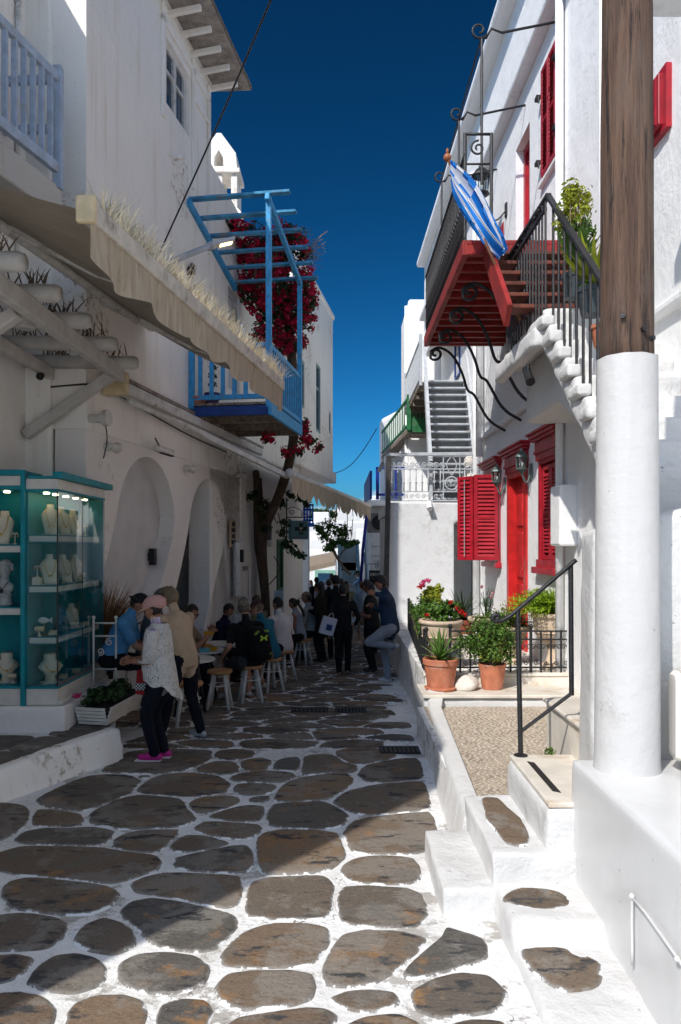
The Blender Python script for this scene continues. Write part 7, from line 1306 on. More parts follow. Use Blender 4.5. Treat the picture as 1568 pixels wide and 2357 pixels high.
# pots on the stair behind the railing
for i,(x,y,D,r,h,mat,lb) in enumerate(((1352,742,6.1,.14,.22,M('slate_pot',(.04,.055,.065),.5),'dark slate pot with broad yellow green leaves on the stair'),(1312,702,6.55,.13,.21,MC['slate_pot'],'dark slate pot with tall stems higher on the stair'),(1368,815,5.75,.15,.16,m_terra,'ribbed terracotta pot low on the stair'))):
    p_=at(x,y,D); p_.x=max(p_.x,2.05); fp=flower_pot('stair_pot',lb,(p_.x+.04,p_.y,p_.z+.06),r,h,mat); b0_=Vector((p_.x+.04,p_.y,p_.z+h+.04))
    if i==2: bush(b0_+UP*.05,(.1,.1,.05),120,.05,m_leaf,fp,31); continue
    rl=random.Random(50+i); mb=MB()
    for k in range(44 if i==0 else 40):
        a=rl.uniform(0,6.28); e=rl.uniform(.75,1.45); d=Vector((math.cos(a)*math.cos(e),math.sin(a)*math.cos(e),math.sin(e))); L=rl.uniform(.28,.52); sd=d.cross(UP).normalized(); w=.035
        mb.add([b0_,b0_+d*L*.4-sd*w,b0_+d*L+UP*-.01,b0_+d*L*.4+sd*w],[(0,1,2,3)])
    mb.build('foliage',m_yel if i==0 else m_leaf,fp)
    if i==1: stems(b0_,b0_+UP*.75,7,.1,fp,4); bush(b0_+UP*.62,(.22,.16,.36),950,.055,m_yel,fp,33,.5,clumps=20); bush(b0_+UP*.35,(.2,.16,.2),420,.05,m_leaf,fp,35,.6)
    else: bush(b0_+UP*.05,(.14,.12,.07),120,.05,m_leaf,fp,34)
wd_=thing('weed','small green weed sprouting at the foot of the marble step','weed',at(1268,1738,5.0)); mb=MB(); leaves(mb,at(1268,1730,5.0),(.04,.03,.05),46,.035,random.Random(2),shell=.1); mb.build('leaf_tuft',m_leaf,wd_)
# ================================================================ PEOPLE
import numpy as np
SK={'fair':M('skin_fair',(.42,.22,.15),.55,.1,12,.08,90),'tan':M('skin_tan',(.30,.14,.085),.55,.1,12,.08,90),'brown':M('skin_brown',(.18,.085,.05),.55,.1,12,.08,90)}
m_eye=M('eye_dark',(.015,.012,.01),.3,.1,5,0); m_lip=M('lip_tone',(.26,.08,.07),.5,.1,5,0)
def cloth(name,col,rough=.9,var=.14): return M('cloth_'+name,col,rough,var,5,.35,38,spec=.15,stretch=(1,1,.55))
BLACK=cloth('black',(.010,.010,.011)); NAVY=cloth('navy',(.007,.008,.014)); DENIM=cloth('denim_navy',(.016,.032,.062)); WHITE=cloth('white',(.55,.52,.50)); BEIGE=cloth('beige',(.42,.31,.21)); LBLUE=cloth('light_blue',(.075,.23,.42)); GREY=cloth('grey',(.10,.10,.105)); LGREY=cloth('light_grey',(.30,.31,.33)); TEAL=cloth('teal',(.012,.11,.17)); KHAKI=cloth('khaki',(.27,.16,.085)); DGREY=cloth('dark_grey',(.04,.042,.045)); LILAC=cloth('lilac_grey',(.22,.19,.21)); OLIVE=cloth('olive',(.15,.15,.09)); SKYB=cloth('sky_blue',(.10,.33,.42))
def ellipse_ring(c,u,v,a,b_,n=14): return [c+u*a*math.cos(q)+v*b_*math.sin(q) for q in [2*math.pi*k/n for k in range(n)]]
def ik(a,c,l1,l2,hint):
    d=c-a; L=min(d.length,(l1+l2)*.999); d=d.normalized(); x=(l1*l1-l2*l2+L*L)/(2*L); hgt=math.sqrt(max(0,l1*l1-x*x)); hv=hint-d*hint.dot(d); hv=hv.normalized() if hv.length>1e-5 else d.orthogonal().normalized()
    return a+d*x+hv*hgt, a+d*L
def hand(mb,w,d,pn,side,curl=.5,s=1.0):
    """palm and five unequal fingers; d along the hand, pn out of the palm"""
    d=d.normalized(); pn=(pn-d*pn.dot(d)).normalized(); sd=d.cross(pn).normalized()*side
    mb.loft([ellipse_ring(w+d*q*s,sd,pn,a*s,b_*s,8) for q,a,b_ in ((-.01,.026,.019),(.02,.033,.019),(.055,.041,.017),(.09,.040,.014),(.098,.034,.010))])
    for k,(off,L) in enumerate(((-.030,.062),(-.010,.075),(.010,.080),(.029,.072))):
        p_=w+d*.09*s+sd*(-off)*s; dd=d.copy(); pts=[p_]
        for j in range(3): ang=curl*(.35+.4*j); dd2=(d*math.cos(ang*(j+1)*.75)+pn*math.sin(ang*(j+1)*.75)).normalized(); pts.append(pts[-1]+dd2*L*s/3)
        mb.tube(pts,[.0095*s,.009*s,.0085*s,.0065*s],6)
    p_=w+d*.03*s+sd*.030*s; mb.tube([p_,p_+(d*.6+sd*.7+pn*.25)*.035*s,p_+(d*1.25+sd*.8+pn*.6)*.045*s],[.013*s,.011*s,.008*s],6)
def head_pts(n,m):
    P=[]
    for i in range(m+1):
        th=math.pi*i/m
        for j in range(n): ph=2*math.pi*j/n; P.append(Vector((math.sin(th)*math.cos(ph),math.sin(th)*math.sin(ph),math.cos(th))))
    return P
def head_shape(p):
    x,y,z=p; X,Y,Z=x*.66,y*.82,z
    if z<0: k_=1-.30*min(1,-z)**1.3; X*=k_; Y=Y*(1-.12*(-z)) if y<0 else Y*(1+.02*(-z))
    if y>0:
        Y+=.20*math.exp(-((x/.17)**2+((z+.16)/.17)**2)); Y+=.05*math.exp(-((x/.12)**2+((z-.05)/.2)**2)); Y-=.07*math.exp(-(((abs(x)-.42)/.16)**2+((z-.05)/.13)**2)); Y+=.05*math.exp(-((x/.3)**2+((z+.47)/.10)**2)); Y+=.08*math.exp(-((x/.3)**2+((z+.80)/.2)**2)); Y+=.03*math.exp(-((z-.22)/.1)**2)*(1-x*x)
        Y-=.03*math.exp(-((x/.25)**2+((z+.34)/.06)**2))
    if y<0 and z<-.3: Y*=.86
    return Vector((X,Y,Z))
JOINTS={}
def human(label,loc,rz,h=1.7,lean=0,top=BLACK,bottom=NAVY,skin='fair',sleeve='short',legs='long',shoe=None,sit=None,la=(-.09,0,.07),ra=(.09,0,.07),lw=None,rw=None,yaw=0,pitch=0,bulk=1.0,hair=(.03,.02,.012),style='short',hat=None,glasses=False,vox=.015,roll=0,curl=.5,pelz=None,lknee=None,rknee=None,hem=-.055,twist=0,female=False,tops=None,pely=0):
    loc=Vector(loc); T=thing('person',label,'person',loc,rz); sk=SK[skin]; shoe=shoe or M('shoe_dark',(.03,.03,.03),.6); mats=[top,bottom,sk,shoe,m_eye,m_lip]+(tops or [])
    f=h/1.7; pz=(pelz if pelz is not None else (sit if sit is not None else .53*h-.0)); P=Vector((0,pely,pz)); ln=R(lean); t=Vector((math.sin(R(roll)),math.sin(ln),math.cos(ln))).normalized(); rt=Vector((1,0,0)); rt=(rt-t*rt.dot(t)).normalized(); fw=t.cross(rt)*1.0; fw=-rt.cross(t) if False else t.cross(rt); 
    rt2=(rt*math.cos(R(twist))+fw*math.sin(R(twist))).normalized(); fw2=t.cross(rt2)
    segs=[]; mb=MB()
    def cap(p0,p1,r0,r1,mat,flat=None):
        p0,p1=Vector(p0),Vector(p1); d=p1-p0; L=max(d.length,1e-4); d=d/L; a=d.orthogonal().normalized() if flat is None else (Vector(flat)-d*Vector(flat).dot(d)).normalized(); b_=d.cross(a); k_=flat is not None
        mb.loft([ellipse_ring(c_,a,b_,r_,r_*(.8 if k_ else 1),12) for c_,r_ in ((p0-d*r0*.75,r0*.5),(p0-d*r0*.35,r0*.88),(p0,r0),(p1,r1),(p1+d*r1*.35,r1*.88),(p1+d*r1*.75,r1*.5))]); segs.append((p0,p1,r0,r1,mat))
    B=bulk; sw=(.108 if female else .118)*h
    rings=[(-.07,.070,.062),(-.03,.094,.074),(.02,.096,.074),(.07,.088,.068),(.13,.088,.068),(.19,.099,.072),(.245,.105,.064),(.280,.088,.052),(.305,.046,.042)]
    rr=[]
    for q,a,b_ in rings:
        w=max(0,(q-.05)/.25); rt_q=rt.lerp(rt2,min(1,w)).normalized(); fw_q=t.cross(rt_q); belly=.012*h*(B-1)*4*math.exp(-((q-.06)/.08)**2); rr.append(ellipse_ring(P+t*q*h+fw_q*(.006*h+belly*.6),rt_q,fw_q,a*h*B,b_*h*B+belly,16))
    mb.loft(rr)
    for (q0,a0,_),(q1,a1,_) in zip(rings[:-1],rings[1:]):
        segs.append((P+t*q0*h,P+t*q1*h,a0*h*B*.9,a1*h*B*.9,0 if (q0+q1)/2>hem else 1))
    Nk=P+t*.300*h; hdir=Vector((0,math.sin(ln*.55+R(pitch)),math.cos(ln*.55+R(pitch)))); HC=Nk+t*.035*h+hdir*.072*h
    cap(Nk-t*.01*h,HC-hdir*.03*h,.034*h,.031*h,2)
    # legs
    hipw=.052*h
    for sd,ank,kn in ((-1,la,lknee),(1,ra,rknee)):
        ank=Vector(ank); hip=P+rt*sd*hipw-t*.02*h; hint=Vector((sd*.12,1,.15)) if kn is None else Vector(kn); kz,ank=ik(hip,ank,.245*h,.240*h,hint)
        if legs=='long':
            cap(hip,kz,.058*h*B,.041*h,1); cap(kz,ank+(kz-ank).normalized()*.02,.040*h,.033*h,1)
        else:
            cap(hip,hip.lerp(kz,.80),.060*h*B,.052*h,1); cap(hip.lerp(kz,.8),kz,.038*h,.034*h,2); cap(kz,ank.lerp(kz,.55),.032*h,.034*h,2); cap(ank.lerp(kz,.55),ank,.033*h,.020*h,2)
        sh=(ank-kz).normalized(); fd=Vector((0,1,0)); fd=(fd-sh*fd.dot(sh)*.85).normalized() if abs(sh.z)<.85 else fd; dn=Vector((0,0,-1)) if abs(sh.z)>.5 else sh
        b0=ank+dn*.032-fd*.045; cap(b0,b0+fd*.13,.036,.038,3); cap(b0+fd*.12,b0+fd*.20,.038,.030,3)
    # arms
    hands=[]; T['_j']=[]
    JT=[]
    for sd,wr in ((-1,lw),(1,rw)):
        S_=P+t*.262*h+rt2*sd*sw; wr=Vector(wr) if wr is not None else S_+Vector((sd*.04,.05,-.33*h)); el,wr=ik(S_,wr,.172*h,.152*h,Vector((sd*.5,-1,-.35)))
        if sleeve=='long': cap(S_,el,.037*h*min(B,1.1),.030*h,0); cap(el,wr,.029*h,.021*h,0)
        elif sleeve=='short': cap(S_,S_.lerp(el,.72),.039*h*min(B,1.1),.036*h,0); cap(S_.lerp(el,.7),el,.025*h,.023*h,2); cap(el,el.lerp(wr,.4),.024*h,.023*h,2); cap(el.lerp(wr,.4),wr,.022*h,.0155*h,2)
        else: cap(S_,el,.030*h,.023*h,2); cap(el,wr,.023*h,.0155*h,2)
        hands.append((wr,(wr-el).normalized(),sd)); JT.append((S_.copy(),el.copy(),wr.copy()))
    del T['_j']; JOINTS[T.name]=JT
    o=mb.build('tmp',top); r=o.modifiers.new('r','REMESH'); r.mode='VOXEL'; r.voxel_size=vox; s=o.modifiers.new('s','SMOOTH'); s.iterations=4; s.factor=.5; me=bake(o)
    n=len(me.vertices); co=np.empty(n*3); me.vertices.foreach_get('co',co); co=co.reshape(n,3); nf=len(me.polygons); ctr=np.empty(nf*3); me.polygons.foreach_get('center',ctr); ctr=ctr.reshape(nf,3)
    best=np.full(nf,1e9); mi=np.zeros(nf,int)
    for p0,p1,r0,r1,mt in segs:
        p0=np.array(p0); d=np.array(p1)-p0; L2=max(d@d,1e-9); q=np.clip(((ctr-p0)@d)/L2,0,1); dist=np.linalg.norm(ctr-(p0+q[:,None]*d),axis=1)/(r0+(r1-r0)*q); k_=dist<best; best[k_]=dist[k_]; mi[k_]=mt
    nr=[v.normal.copy() for v in me.vertices]; fm=np.zeros(n,int)
    for pl_,m_ in zip(me.polygons,mi):
        for v in pl_.vertices: fm[v]=max(fm[v],1 if m_<2 else 0)
    dsp=MB(); vs=[]
    for i in range(n):
        p_=Vector(co[i]); 
        if fm[i]: p_=p_+nr[i]*(.007*noise.noise(p_*Vector((9,9,6)).length if False else Vector((p_.x*11,p_.y*11,p_.z*7)))+.004*noise.noise(p_*26))
        vs.append(p_)
    dsp.v=vs; dsp.f=[tuple(pl_.vertices) for pl_ in me.polygons]; dsp.m=[int(x) for x in mi]; bpy.data.meshes.remove(me)
    # hands
    dsp.cur=2
    for wr,d,sd in hands: hand(dsp,wr,d,Vector((-sd*.8,.25,-.4)),sd,curl,f)
    # head
    hr_=.068*h; yw=R(yaw); up=hdir; fh=Vector((math.sin(-yw),math.cos(-yw),0)); fh=(fh-up*fh.dot(up)).normalized(); rh=fh.cross(up)
    def hp(p): return HC+(rh*p.x+fh*p.y+up*p.z)*hr_
    nn,mm=22,18; pts=[hp(head_shape(p)) for p in head_pts(nn,mm)]; b=len(dsp.v); dsp.v+=pts
    raw=head_pts(nn,mm)
    for i in range(mm):
        for j in range(nn):
            c_=raw[i*nn+j]; lip=(c_.y>.55 and abs(c_.x)<.24 and -.52<c_.z<-.38); dsp.f.append((b+i*nn+j,b+i*nn+(j+1)%nn,b+(i+1)*nn+(j+1)%nn,b+(i+1)*nn+j)); dsp.m.append(5 if lip else 2)
    for sd in (-1,1):
        dsp.cur=2; e=hp(Vector((sd*.66,-.05,-.08))); dsp.loft([ellipse_ring(e+rh*sd*hr_*q,fh,up,a*hr_,b_*hr_,8) for q,a,b_ in ((-.06,.10,.18),(.04,.13,.24),(.09,.08,.17))])
        dsp.cur=4; dsp.ball(hp(Vector((sd*.26,.70,.05))),hr_*.075,8,6)
    o=dsp.build('body',mats,T,True,local=True)
    # hair
    mh=M('hair_%.3f_%.3f_%.3f'%tuple(hair),hair,.6,.35,30,.6,60,spec=.4,stretch=(3,3,.6))
    hb_=MB(); keep={}; 
    def hmask(c_):
        if style=='bald': return c_.z<.25 and c_.z>-.45 and c_.y<.05
        if c_.y>.35: return c_.z>.52
        if c_.y>-.05: return c_.z>.10 or (c_.z>-.25 and style in('long','bob'))
        return c_.z>(-.62 if style!='short' else -.48)
    nz=Vector((h*7,rz*3,loc.x*5)); amp={'curly':.16,'short':.06,'long':.07,'bob':.08,'bald':.02,'bun':.05}[style]
    inn=[];outp=[]
    for c_ in raw:
        s_=head_shape(c_); s2=s_*(1.04+.02)+Vector((0,-.02,.03)); k_=1+amp*(.6+noise.noise(c_*(5.5 if style=='curly' else 3.2)+nz)); outp.append(hp(Vector((s2.x*k_,s2.y*k_,s2.z*k_))))
    fs=[]
    for i in range(mm):
        for j in range(nn):
            q=[i*nn+j,i*nn+(j+1)%nn,(i+1)*nn+(j+1)%nn,(i+1)*nn+j]; c_=sum((raw[k_] for k_ in q),Vector())/4
            if hmask(c_): fs.append(tuple(q))
    hb_.add(outp,fs)
    if style=='long':
        bk=HC-fh*hr_*.55; hb_.loft([ellipse_ring(bk-up*hr_*.0-Vector((0,0,1))*q+(-fh*.03*f if q>.05 else Vector()),rh,fh,a,b_,12) for q,a,b_ in ((-.02,.07*f,.06*f),(.08,.085*f,.055*f),(.18,.09*f,.05*f),(.28,.085*f,.04*f),(.36,.05*f,.02*f))])
    if style=='bun': hb_.ball(HC-fh*hr_*.95+up*hr_*.1,hr_*.45,12,8); hb_.tube(smooth_pts([HC-fh*hr_*.9-up*hr_*.2,HC-fh*hr_*1.3-up*hr_*1.6,HC-fh*hr_*1.2-up*hr_*3.0],2),[.035*f]*2+[.028*f]*8 if False else .028*f,8)
    ho=hb_.build('hair',mh,T,True,local=True); md=ho.modifiers.new('thick','SOLIDIFY'); md.thickness=.008; md.offset=-1
    if hat:
        mh_,brim,kind=hat; hm=MB(); fs=[]; hv=[]
        for c_ in raw:
            s_=head_shape(c_); k_=1.13+(.03*noise.noise(c_*4) if kind=='slouch' else 0); hv.append(hp(Vector((s_.x*k_,s_.y*k_*(1.02),s_.z*(1.12 if kind=='cap' else 1.2)+.05))))
        for i in range(mm):
            for j in range(nn):
                q=[i*nn+j,i*nn+(j+1)%nn,(i+1)*nn+(j+1)%nn,(i+1)*nn+j]; c_=sum((raw[k_] for k_ in q),Vector())/4
                if c_.z>(.30+.05*c_.y if kind=='cap' else .22): fs.append(tuple(q))
        hm.add(hv,fs); 
        if kind=='slouch':
            hm.ball(hp(Vector((0,-.45,.55))),(hr_*.78,hr_*.95,hr_*.72),16,12)
        co_=hm.build('hat',mh_,T,True,local=True); md=co_.modifiers.new('thick','SOLIDIFY'); md.thickness=.006
        bm_=MB(); br=[]; sgn=-1 if brim=='back' else 1; wd=.62
        for i in range(13):
            a=math.pi*i/12; x=math.cos(a)*.74; y0=math.sin(a)*.80*sgn+.02; y1=y0+sgn*((.15+.62*math.sin(a)) if sgn>0 else (.05+.35*math.sin(a))); br.append((hp(Vector((x,y0*1.02,.34))),hp(Vector((x*1.02,y1,(.22 if sgn>0 else .02)-.05*math.sin(a))))))
        bm_.add([p_ for q in br for p_ in q],[(2*i,2*i+1,2*i+3,2*i+2) for i in range(12)]); bo=bm_.build('brim',mh_ if kind=='cap' else M('straw_brim',(.46,.30,.19),.9,.1,9,.4,160),co_,True,local=True); bo.location=(0,0,0); md=bo.modifiers.new('thick','SOLIDIFY'); md.thickness=.006
    if glasses:
        g_=MB(); 
        for sd in (-1,1): c_=hp(Vector((sd*.27,.86,.04))); g_.loft([ellipse_ring(c_+fh*q,rh,up,.024*f,.017*f,10) for q in (-.003,.003)]); g_.tube([hp(Vector((sd*.5,.8,.07))),hp(Vector((sd*.72,-.05,.07)))],.003,5)
        g_.tube([hp(Vector((-.1,.9,.06))),hp(Vector((.1,.9,.06)))],.003,5); g_.build('sunglasses',m_plasticb,T,local=True)
    T['_hc']=tuple(HC); return T
def loc_(x,y): return Vector((x,y,gz(y)+.012))
PI=math.pi; wsh=M('shoe_white',(.55,.55,.55),.6); gsh=M('shoe_grey',(.30,.33,.36),.6); psh=M('shoe_magenta',(.42,.01,.18),.6)
# 1 woman in the straw cap
c_=loc_(-1.80,7.36)
hw=human('woman in pink straw cap and white crochet cardigan standing with clasped hands',c_,R(88),1.60,4,M('floral_top',(.42,.36,.48),.8,.4,30,.1,60,dirt=(.03,.015,.12)),NAVY,'tan','short','long',psh,la=(-.06,.03,.07),ra=(.07,-.03,.07),lw=(-.03,.28,.98),rw=(.05,.29,.99),pitch=14,bulk=1.12,hair=(.012,.008,.006),style='short',hat=(M('pink_straw',(.50,.27,.24),.9,.12,40,.8,120),'front','slouch'),vox=.012,female=True,hem=-.06,curl=.8)
m_croch,t,b=nodes('crochet_lace'); p=objc(t); vo=N(t,'ShaderNodeTexVoronoi'); vo.inputs['Scale'].default_value=62; mpv=N(t,'ShaderNodeMapping'); mpv.inputs['Scale'].default_value=(1,1,.8); t.links.new(p,mpv.inputs[0]); t.links.new(mpv.outputs[0],vo.inputs['Vector'])
band=N(t,'ShaderNodeMath',operation='MULTIPLY'); t.links.new(ramp(t,vo.outputs['Distance'],.36,.22),band.inputs[0]); t.links.new(ramp(t,noise_n(t,p,7,2,.5,(1,1,2)),.42,.52),band.inputs[1])
b.inputs['Base Color'].default_value=(.56,.53,.49,1); b.inputs['Roughness'].default_value=.9; bump(t,b,vo.outputs['Distance'],.9,.01,bump(t,None,noise_n(t,p,16,3,.6,(1,1,3)),.5,.02))
tr_=N(t,'ShaderNodeBsdfTransparent'); ms_=N(t,'ShaderNodeMixShader'); t.links.new(band.outputs[0],ms_.inputs[0]); t.links.new(b.outputs[0],ms_.inputs[1]); t.links.new(tr_.outputs[0],ms_.inputs[2]); t.links.new(ms_.outputs[0],t.nodes['Material Output'].inputs[0])
cg=MB(); rings=[]
for z,a,b_,yo in ((1.36,.085,.075,.0),(1.32,.15,.10,.0),(1.24,.165,.125,.01),(1.12,.165,.145,.02),(1.0,.17,.155,.02),(.90,.18,.165,.01),(.82,.19,.18,-.01),(.755,.20,.195,-.03)):
    rg=[]
    for k in range(36):
        q=2*PI*k/36; dz=0
        if z<.85: dz=-.10*max(0,-math.sin(q))**2*1.6+.05*max(0,math.sin(q))+.015*math.sin(6*q)
        rg.append(Vector((a*math.cos(q)*(1+.03*math.sin(5*q+z*9)),yo+b_*math.sin(q)*(1+.04*math.sin(7*q+z*5)),z+dz)))
    rings.append(rg)
cg.loft(rings,cap=False)
for S_,el,wr in JOINTS[hw.name]:
    d=(el-S_).normalized(); a_=d.orthogonal().normalized(); b2=d.cross(a_); e2=el+(wr-el)*.22
    cg.loft([ellipse_ring(p_,a_,b2,r_,r_,14) for p_,r_ in ((S_-d*.05,.062),(S_,.074),(S_.lerp(el,.35),.074),(S_.lerp(el,.7),.072),(el,.07),(e2,.078))],cap=False)
o=cg.build('cardigan',m_croch,hw,True,local=True)
mb=MB(); hc_=Vector(hw['_hc']); mb.tube([hc_+Vector((-.085,-.02,-.055))+Vector((0,.018*math.cos(q),.018*math.sin(q)-.02)) for q in [i*PI/8 for i in range(17)]],.004,6); mb.build('hoop_earring',m_gold,hw,True,local=True)
mb=MB(); mb.tube([Vector((-.03,.25,.985))+Vector((.032*math.cos(q),0,.032*math.sin(q))) for q in [i*PI/8 for i in range(17)]],.005,6); mb.build('bangle',m_gold,hw,True,local=True)
for dx in (-.06,.07): mb=MB(); mb.box((dx-.042,-.09 if dx>0 else -.03,-.012),(dx+.042,.17 if dx>0 else .23,.014)); mb.build('shoe_sole',wsh,hw,local=True,bevel=.008)
rbg=thing('red_bag','small red bag with checked flap hanging behind the woman in the straw cap','bag',(-2.03,7.53,.33)); mb=MB(); mb.hexa([(-2.09,7.50,.34),(-1.97,7.50,.32),(-1.97,7.57,.32),(-2.09,7.57,.34),(-2.07,7.50,.58),(-1.99,7.50,.58),(-1.99,7.57,.58),(-2.07,7.57,.58)]); mb.build('pouch',M('red_canvas',(.30,.01,.015),.8),rbg,bevel=.01); m_chk,t,b=nodes('black_white_check'); ck=N(t,'ShaderNodeTexChecker'); ck.inputs['Scale'].default_value=60; ck.inputs[1].default_value=(.5,.5,.5,1); ck.inputs[2].default_value=(.01,.01,.01,1); t.links.new(objc(t),ck.inputs['Vector']); t.links.new(ck.outputs[0],b.inputs['Base Color']); mb=MB(); mb.box((-2.085,7.492,.38),(-1.975,7.498,.45)); mb.build('flap',m_chk,rbg); mb=MB(); mb.tube([(-2.03,7.53,.58),(-2.0,7.47,.68)],.006,5); mb.build('strap',m_redf,rbg)
# 2 man in beige sweater
human('man in beige sweater and dark jeans standing with bowed head at the table',loc_(-1.76,8.30),R(58),1.72,15,BEIGE,NAVY,'fair','long','long',gsh,la=(-.13,.22,.07),ra=(.15,-.12,.07),lw=(-.10,.40,1.02),rw=(.12,.42,1.0),pitch=24,bulk=1.12,hair=(.16,.11,.06),style='curly',vox=.013,hem=-.10)
# 3 blue T-shirt man with cap backwards
human('man in sky blue T-shirt and backward black cap sitting bent forward',Vector((-2.72,8.72,-.03)),R(-86),1.76,24,LBLUE,BLACK,'tan','short','long',None,sit=.56,la=(-.10,.36,.07),ra=(.12,.42,.07),lw=(-.06,.52,.62),rw=(.08,.55,.60),pitch=30,bulk=1.12,hair=(.02,.014,.01),style='short',hat=(M('cap_black',(.008,.008,.009),.9,.1),'back','cap'),vox=.013,curl=.8)
# 4 grey haired man with folded arms
human('grey haired man in dark grey polo with a strap standing with folded arms',loc_(-2.36,9.02),R(-75),1.70,10,GREY,KHAKI,'tan','short','long',None,lw=(.13,.20,1.12),rw=(-.13,.22,1.10),pitch=30,bulk=1.16,hair=(.10,.09,.08),style='short',glasses=True,vox=.014)
# 5 sunglasses man by the wall
human('man in sunglasses and tan shirt sitting by the wall lifting yellow food',loc_(-2.33,10.72),R(-92),1.74,12,cloth('tan_shirt',(.24,.17,.11)),NAVY,'tan','short','long',None,sit=.60,la=(-.1,.34,.07),ra=(.12,.36,.07),lw=(-.08,.42,1.02),rw=(.06,.44,.98),pitch=14,bulk=1.08,hair=(.02,.014,.01),style='short',glasses=True,curl=.9)
snack('yellow paper cone held by the man in sunglasses',(-1.9,10.68,.55),(.5,.24,.01),(.5,.35,.12))
# 6 navy woman
human('woman with dark bob in navy cardigan sitting at the table by the arch',loc_(-2.16,12.9),R(-105),1.64,16,cloth('navy_cardigan',(.006,.008,.03)),BLACK,'tan','long','long',None,sit=.60,la=(-.08,.34,.07),ra=(.1,.34,.07),lw=(-.08,.36,.80),rw=(.1,.36,.80),pitch=24,hair=(.012,.009,.008),style='bob',female=True)
human('grey haired man in pale shirt half hidden behind the camouflage cap',loc_(-1.98,14.2),R(-120),1.70,10,LGREY,NAVY,'fair','short','long',None,sit=.62,la=(-.1,.34,.07),ra=(.1,.34,.07),lw=(-.1,.3,.8),rw=(.1,.3,.8),pitch=10,hair=(.12,.11,.10),style='short',vox=.018)
human('man in brown cap facing up the lane behind the seated row',loc_(-1.75,14.9),R(-150),1.72,8,OLIVE,NAVY,'tan','short','long',None,sit=.62,la=(-.1,.34,.07),ra=(.1,.34,.07),lw=(-.1,.3,.8),rw=(.1,.3,.8),pitch=8,hair=(.05,.035,.02),style='short',hat=(M('cap_brown',(.07,.045,.03),.9,.1),'front','cap'),vox=.018)
# 7 backpack man
bpm=human('man in black T-shirt, grey shorts and camouflage cap on a stool wearing a backpack',loc_(-1.31,10.75),R(38),1.80,13,BLACK,DGREY,'fair','short','shorts',wsh,sit=.62,la=(-.20,.36,.07),ra=(.16,.33,.07),lw=(-.34,.22,.66),rw=(.16,.40,.70),yaw=-28,pitch=12,bulk=1.24,hair=(.10,.08,.06),style='short',hat=(M('cap_camouflage',(.20,.17,.12),.9,.5,28,.1,90,dirt=(.05,.035,.02)),'front','cap'),curl=.7,vox=.014)
bk=thing('backpack','black backpack with neon yellow emblem on the seated man','backpack',bpm.location,bpm.rotation_euler.z)
def bl3(x,y,z): return Vector((x,y,z))
mb=MB(); rings=[]
for z,w,d0,d1 in ((.60,.13,-.17,-.27),(.64,.17,-.17,-.33),(.80,.18,-.15,-.36),(.95,.175,-.10,-.34),(1.05,.155,-.07,-.28),(1.11,.10,-.05,-.18)): rings.append([Vector((-w,d0,z)),Vector((w,d0,z)),Vector((w*1.02,(d0+d1)/2,z)),Vector((w*.85,d1,z)),Vector((0,d1-.02,z)),Vector((-w*.85,d1,z)),Vector((-w*1.02,(d0+d1)/2,z))])
mb.loft(rings); o=mb.build('bag_body',cloth('pack_black',(.008,.008,.009)),bk,True,local=True); md=o.modifiers.new('sub','SUBSURF'); md.levels=2; md.render_levels=2
mb=MB(); mb.loft([[Vector((x*w,-y,z)) for x,y in ((-1,d-.05),(1,d-.05),(.9,d),(0,d+.02),(-.9,d))] for z,w,d in ((.64,.13,.37),(.72,.14,.39),(.82,.13,.38),(.86,.11,.36))]); o=mb.build('front_pocket',cloth('pack_black',(.008,.008,.009)),bk,True,local=True)
for sd in (-1,1): mb=MB(); mb.tube(smooth_pts([(sd*.10,-.04,1.10),(sd*.13,.05,1.16),(sd*.14,.14,1.06),(sd*.15,.13,.85),(sd*.16,-.10,.70)],2),.018,6); mb.build('shoulder_strap',BLACK,bk,True,local=True)
m_neon=M('neon_yellow',(.42,.62,.06),.6,.05); 
for up_ in (1,-1):   # emblem: two opposed arcs, flared at the tips
    mb=MB(); pts=[(-.062,.040),(-.028,.034),(-.018,.012),(0,.004),(.018,.012),(.028,.034),(.062,.040),(.050,.010),(.026,-.008),(0,-.014),(-.026,-.008),(-.050,.010)]
    mb.plate([(x,y*up_) for x,y in pts],[],(0,-.368,.955),(1,0,0),(0,-.10,1),(0,-1,-.1),.004); mb.build('emblem',m_neon,bk,local=True)
text_mesh('THE',.045,'lettering',m_neon,bk,(.075,-.315,1.045),(R(60),0,R(4)),.002); text_mesh('UDS',.045,'lettering',m_neon,bk,(-.085,-.318,1.03),(R(60),R(-35),R(-6)),.002); text_mesh('V',.045,'lettering',m_neon,bk,(.09,-.40,.73),(R(90),0,R(8)),.002)
# 8 teal man
human('man in teal shirt and tan shorts with dark red cap sitting in profile',loc_(-1.10,11.7),R(62),1.78,20,TEAL,KHAKI,'fair','long','shorts',wsh,sit=.62,la=(-.12,.30,.07),ra=(.12,.24,.07),lw=(-.12,.42,.78),rw=(.10,.42,.78),yaw=20,pitch=18,bulk=1.14,hair=(.12,.08,.05),style='short',hat=(M('cap_maroon',(.05,.022,.018),.9,.1),'front','cap'),glasses=True)
# 9 white shirt man
human('dark haired man in white T-shirt sitting with his back to the camera',loc_(-.98,12.85),R(48),1.76,12,WHITE,NAVY,'tan','short','long',None,sit=.62,la=(-.12,.32,.07),ra=(.12,.28,.07),lw=(-.12,.40,.74),rw=(.14,.34,.70),yaw=10,pitch=10,bulk=1.14,hair=(.01,.008,.007),style='short')
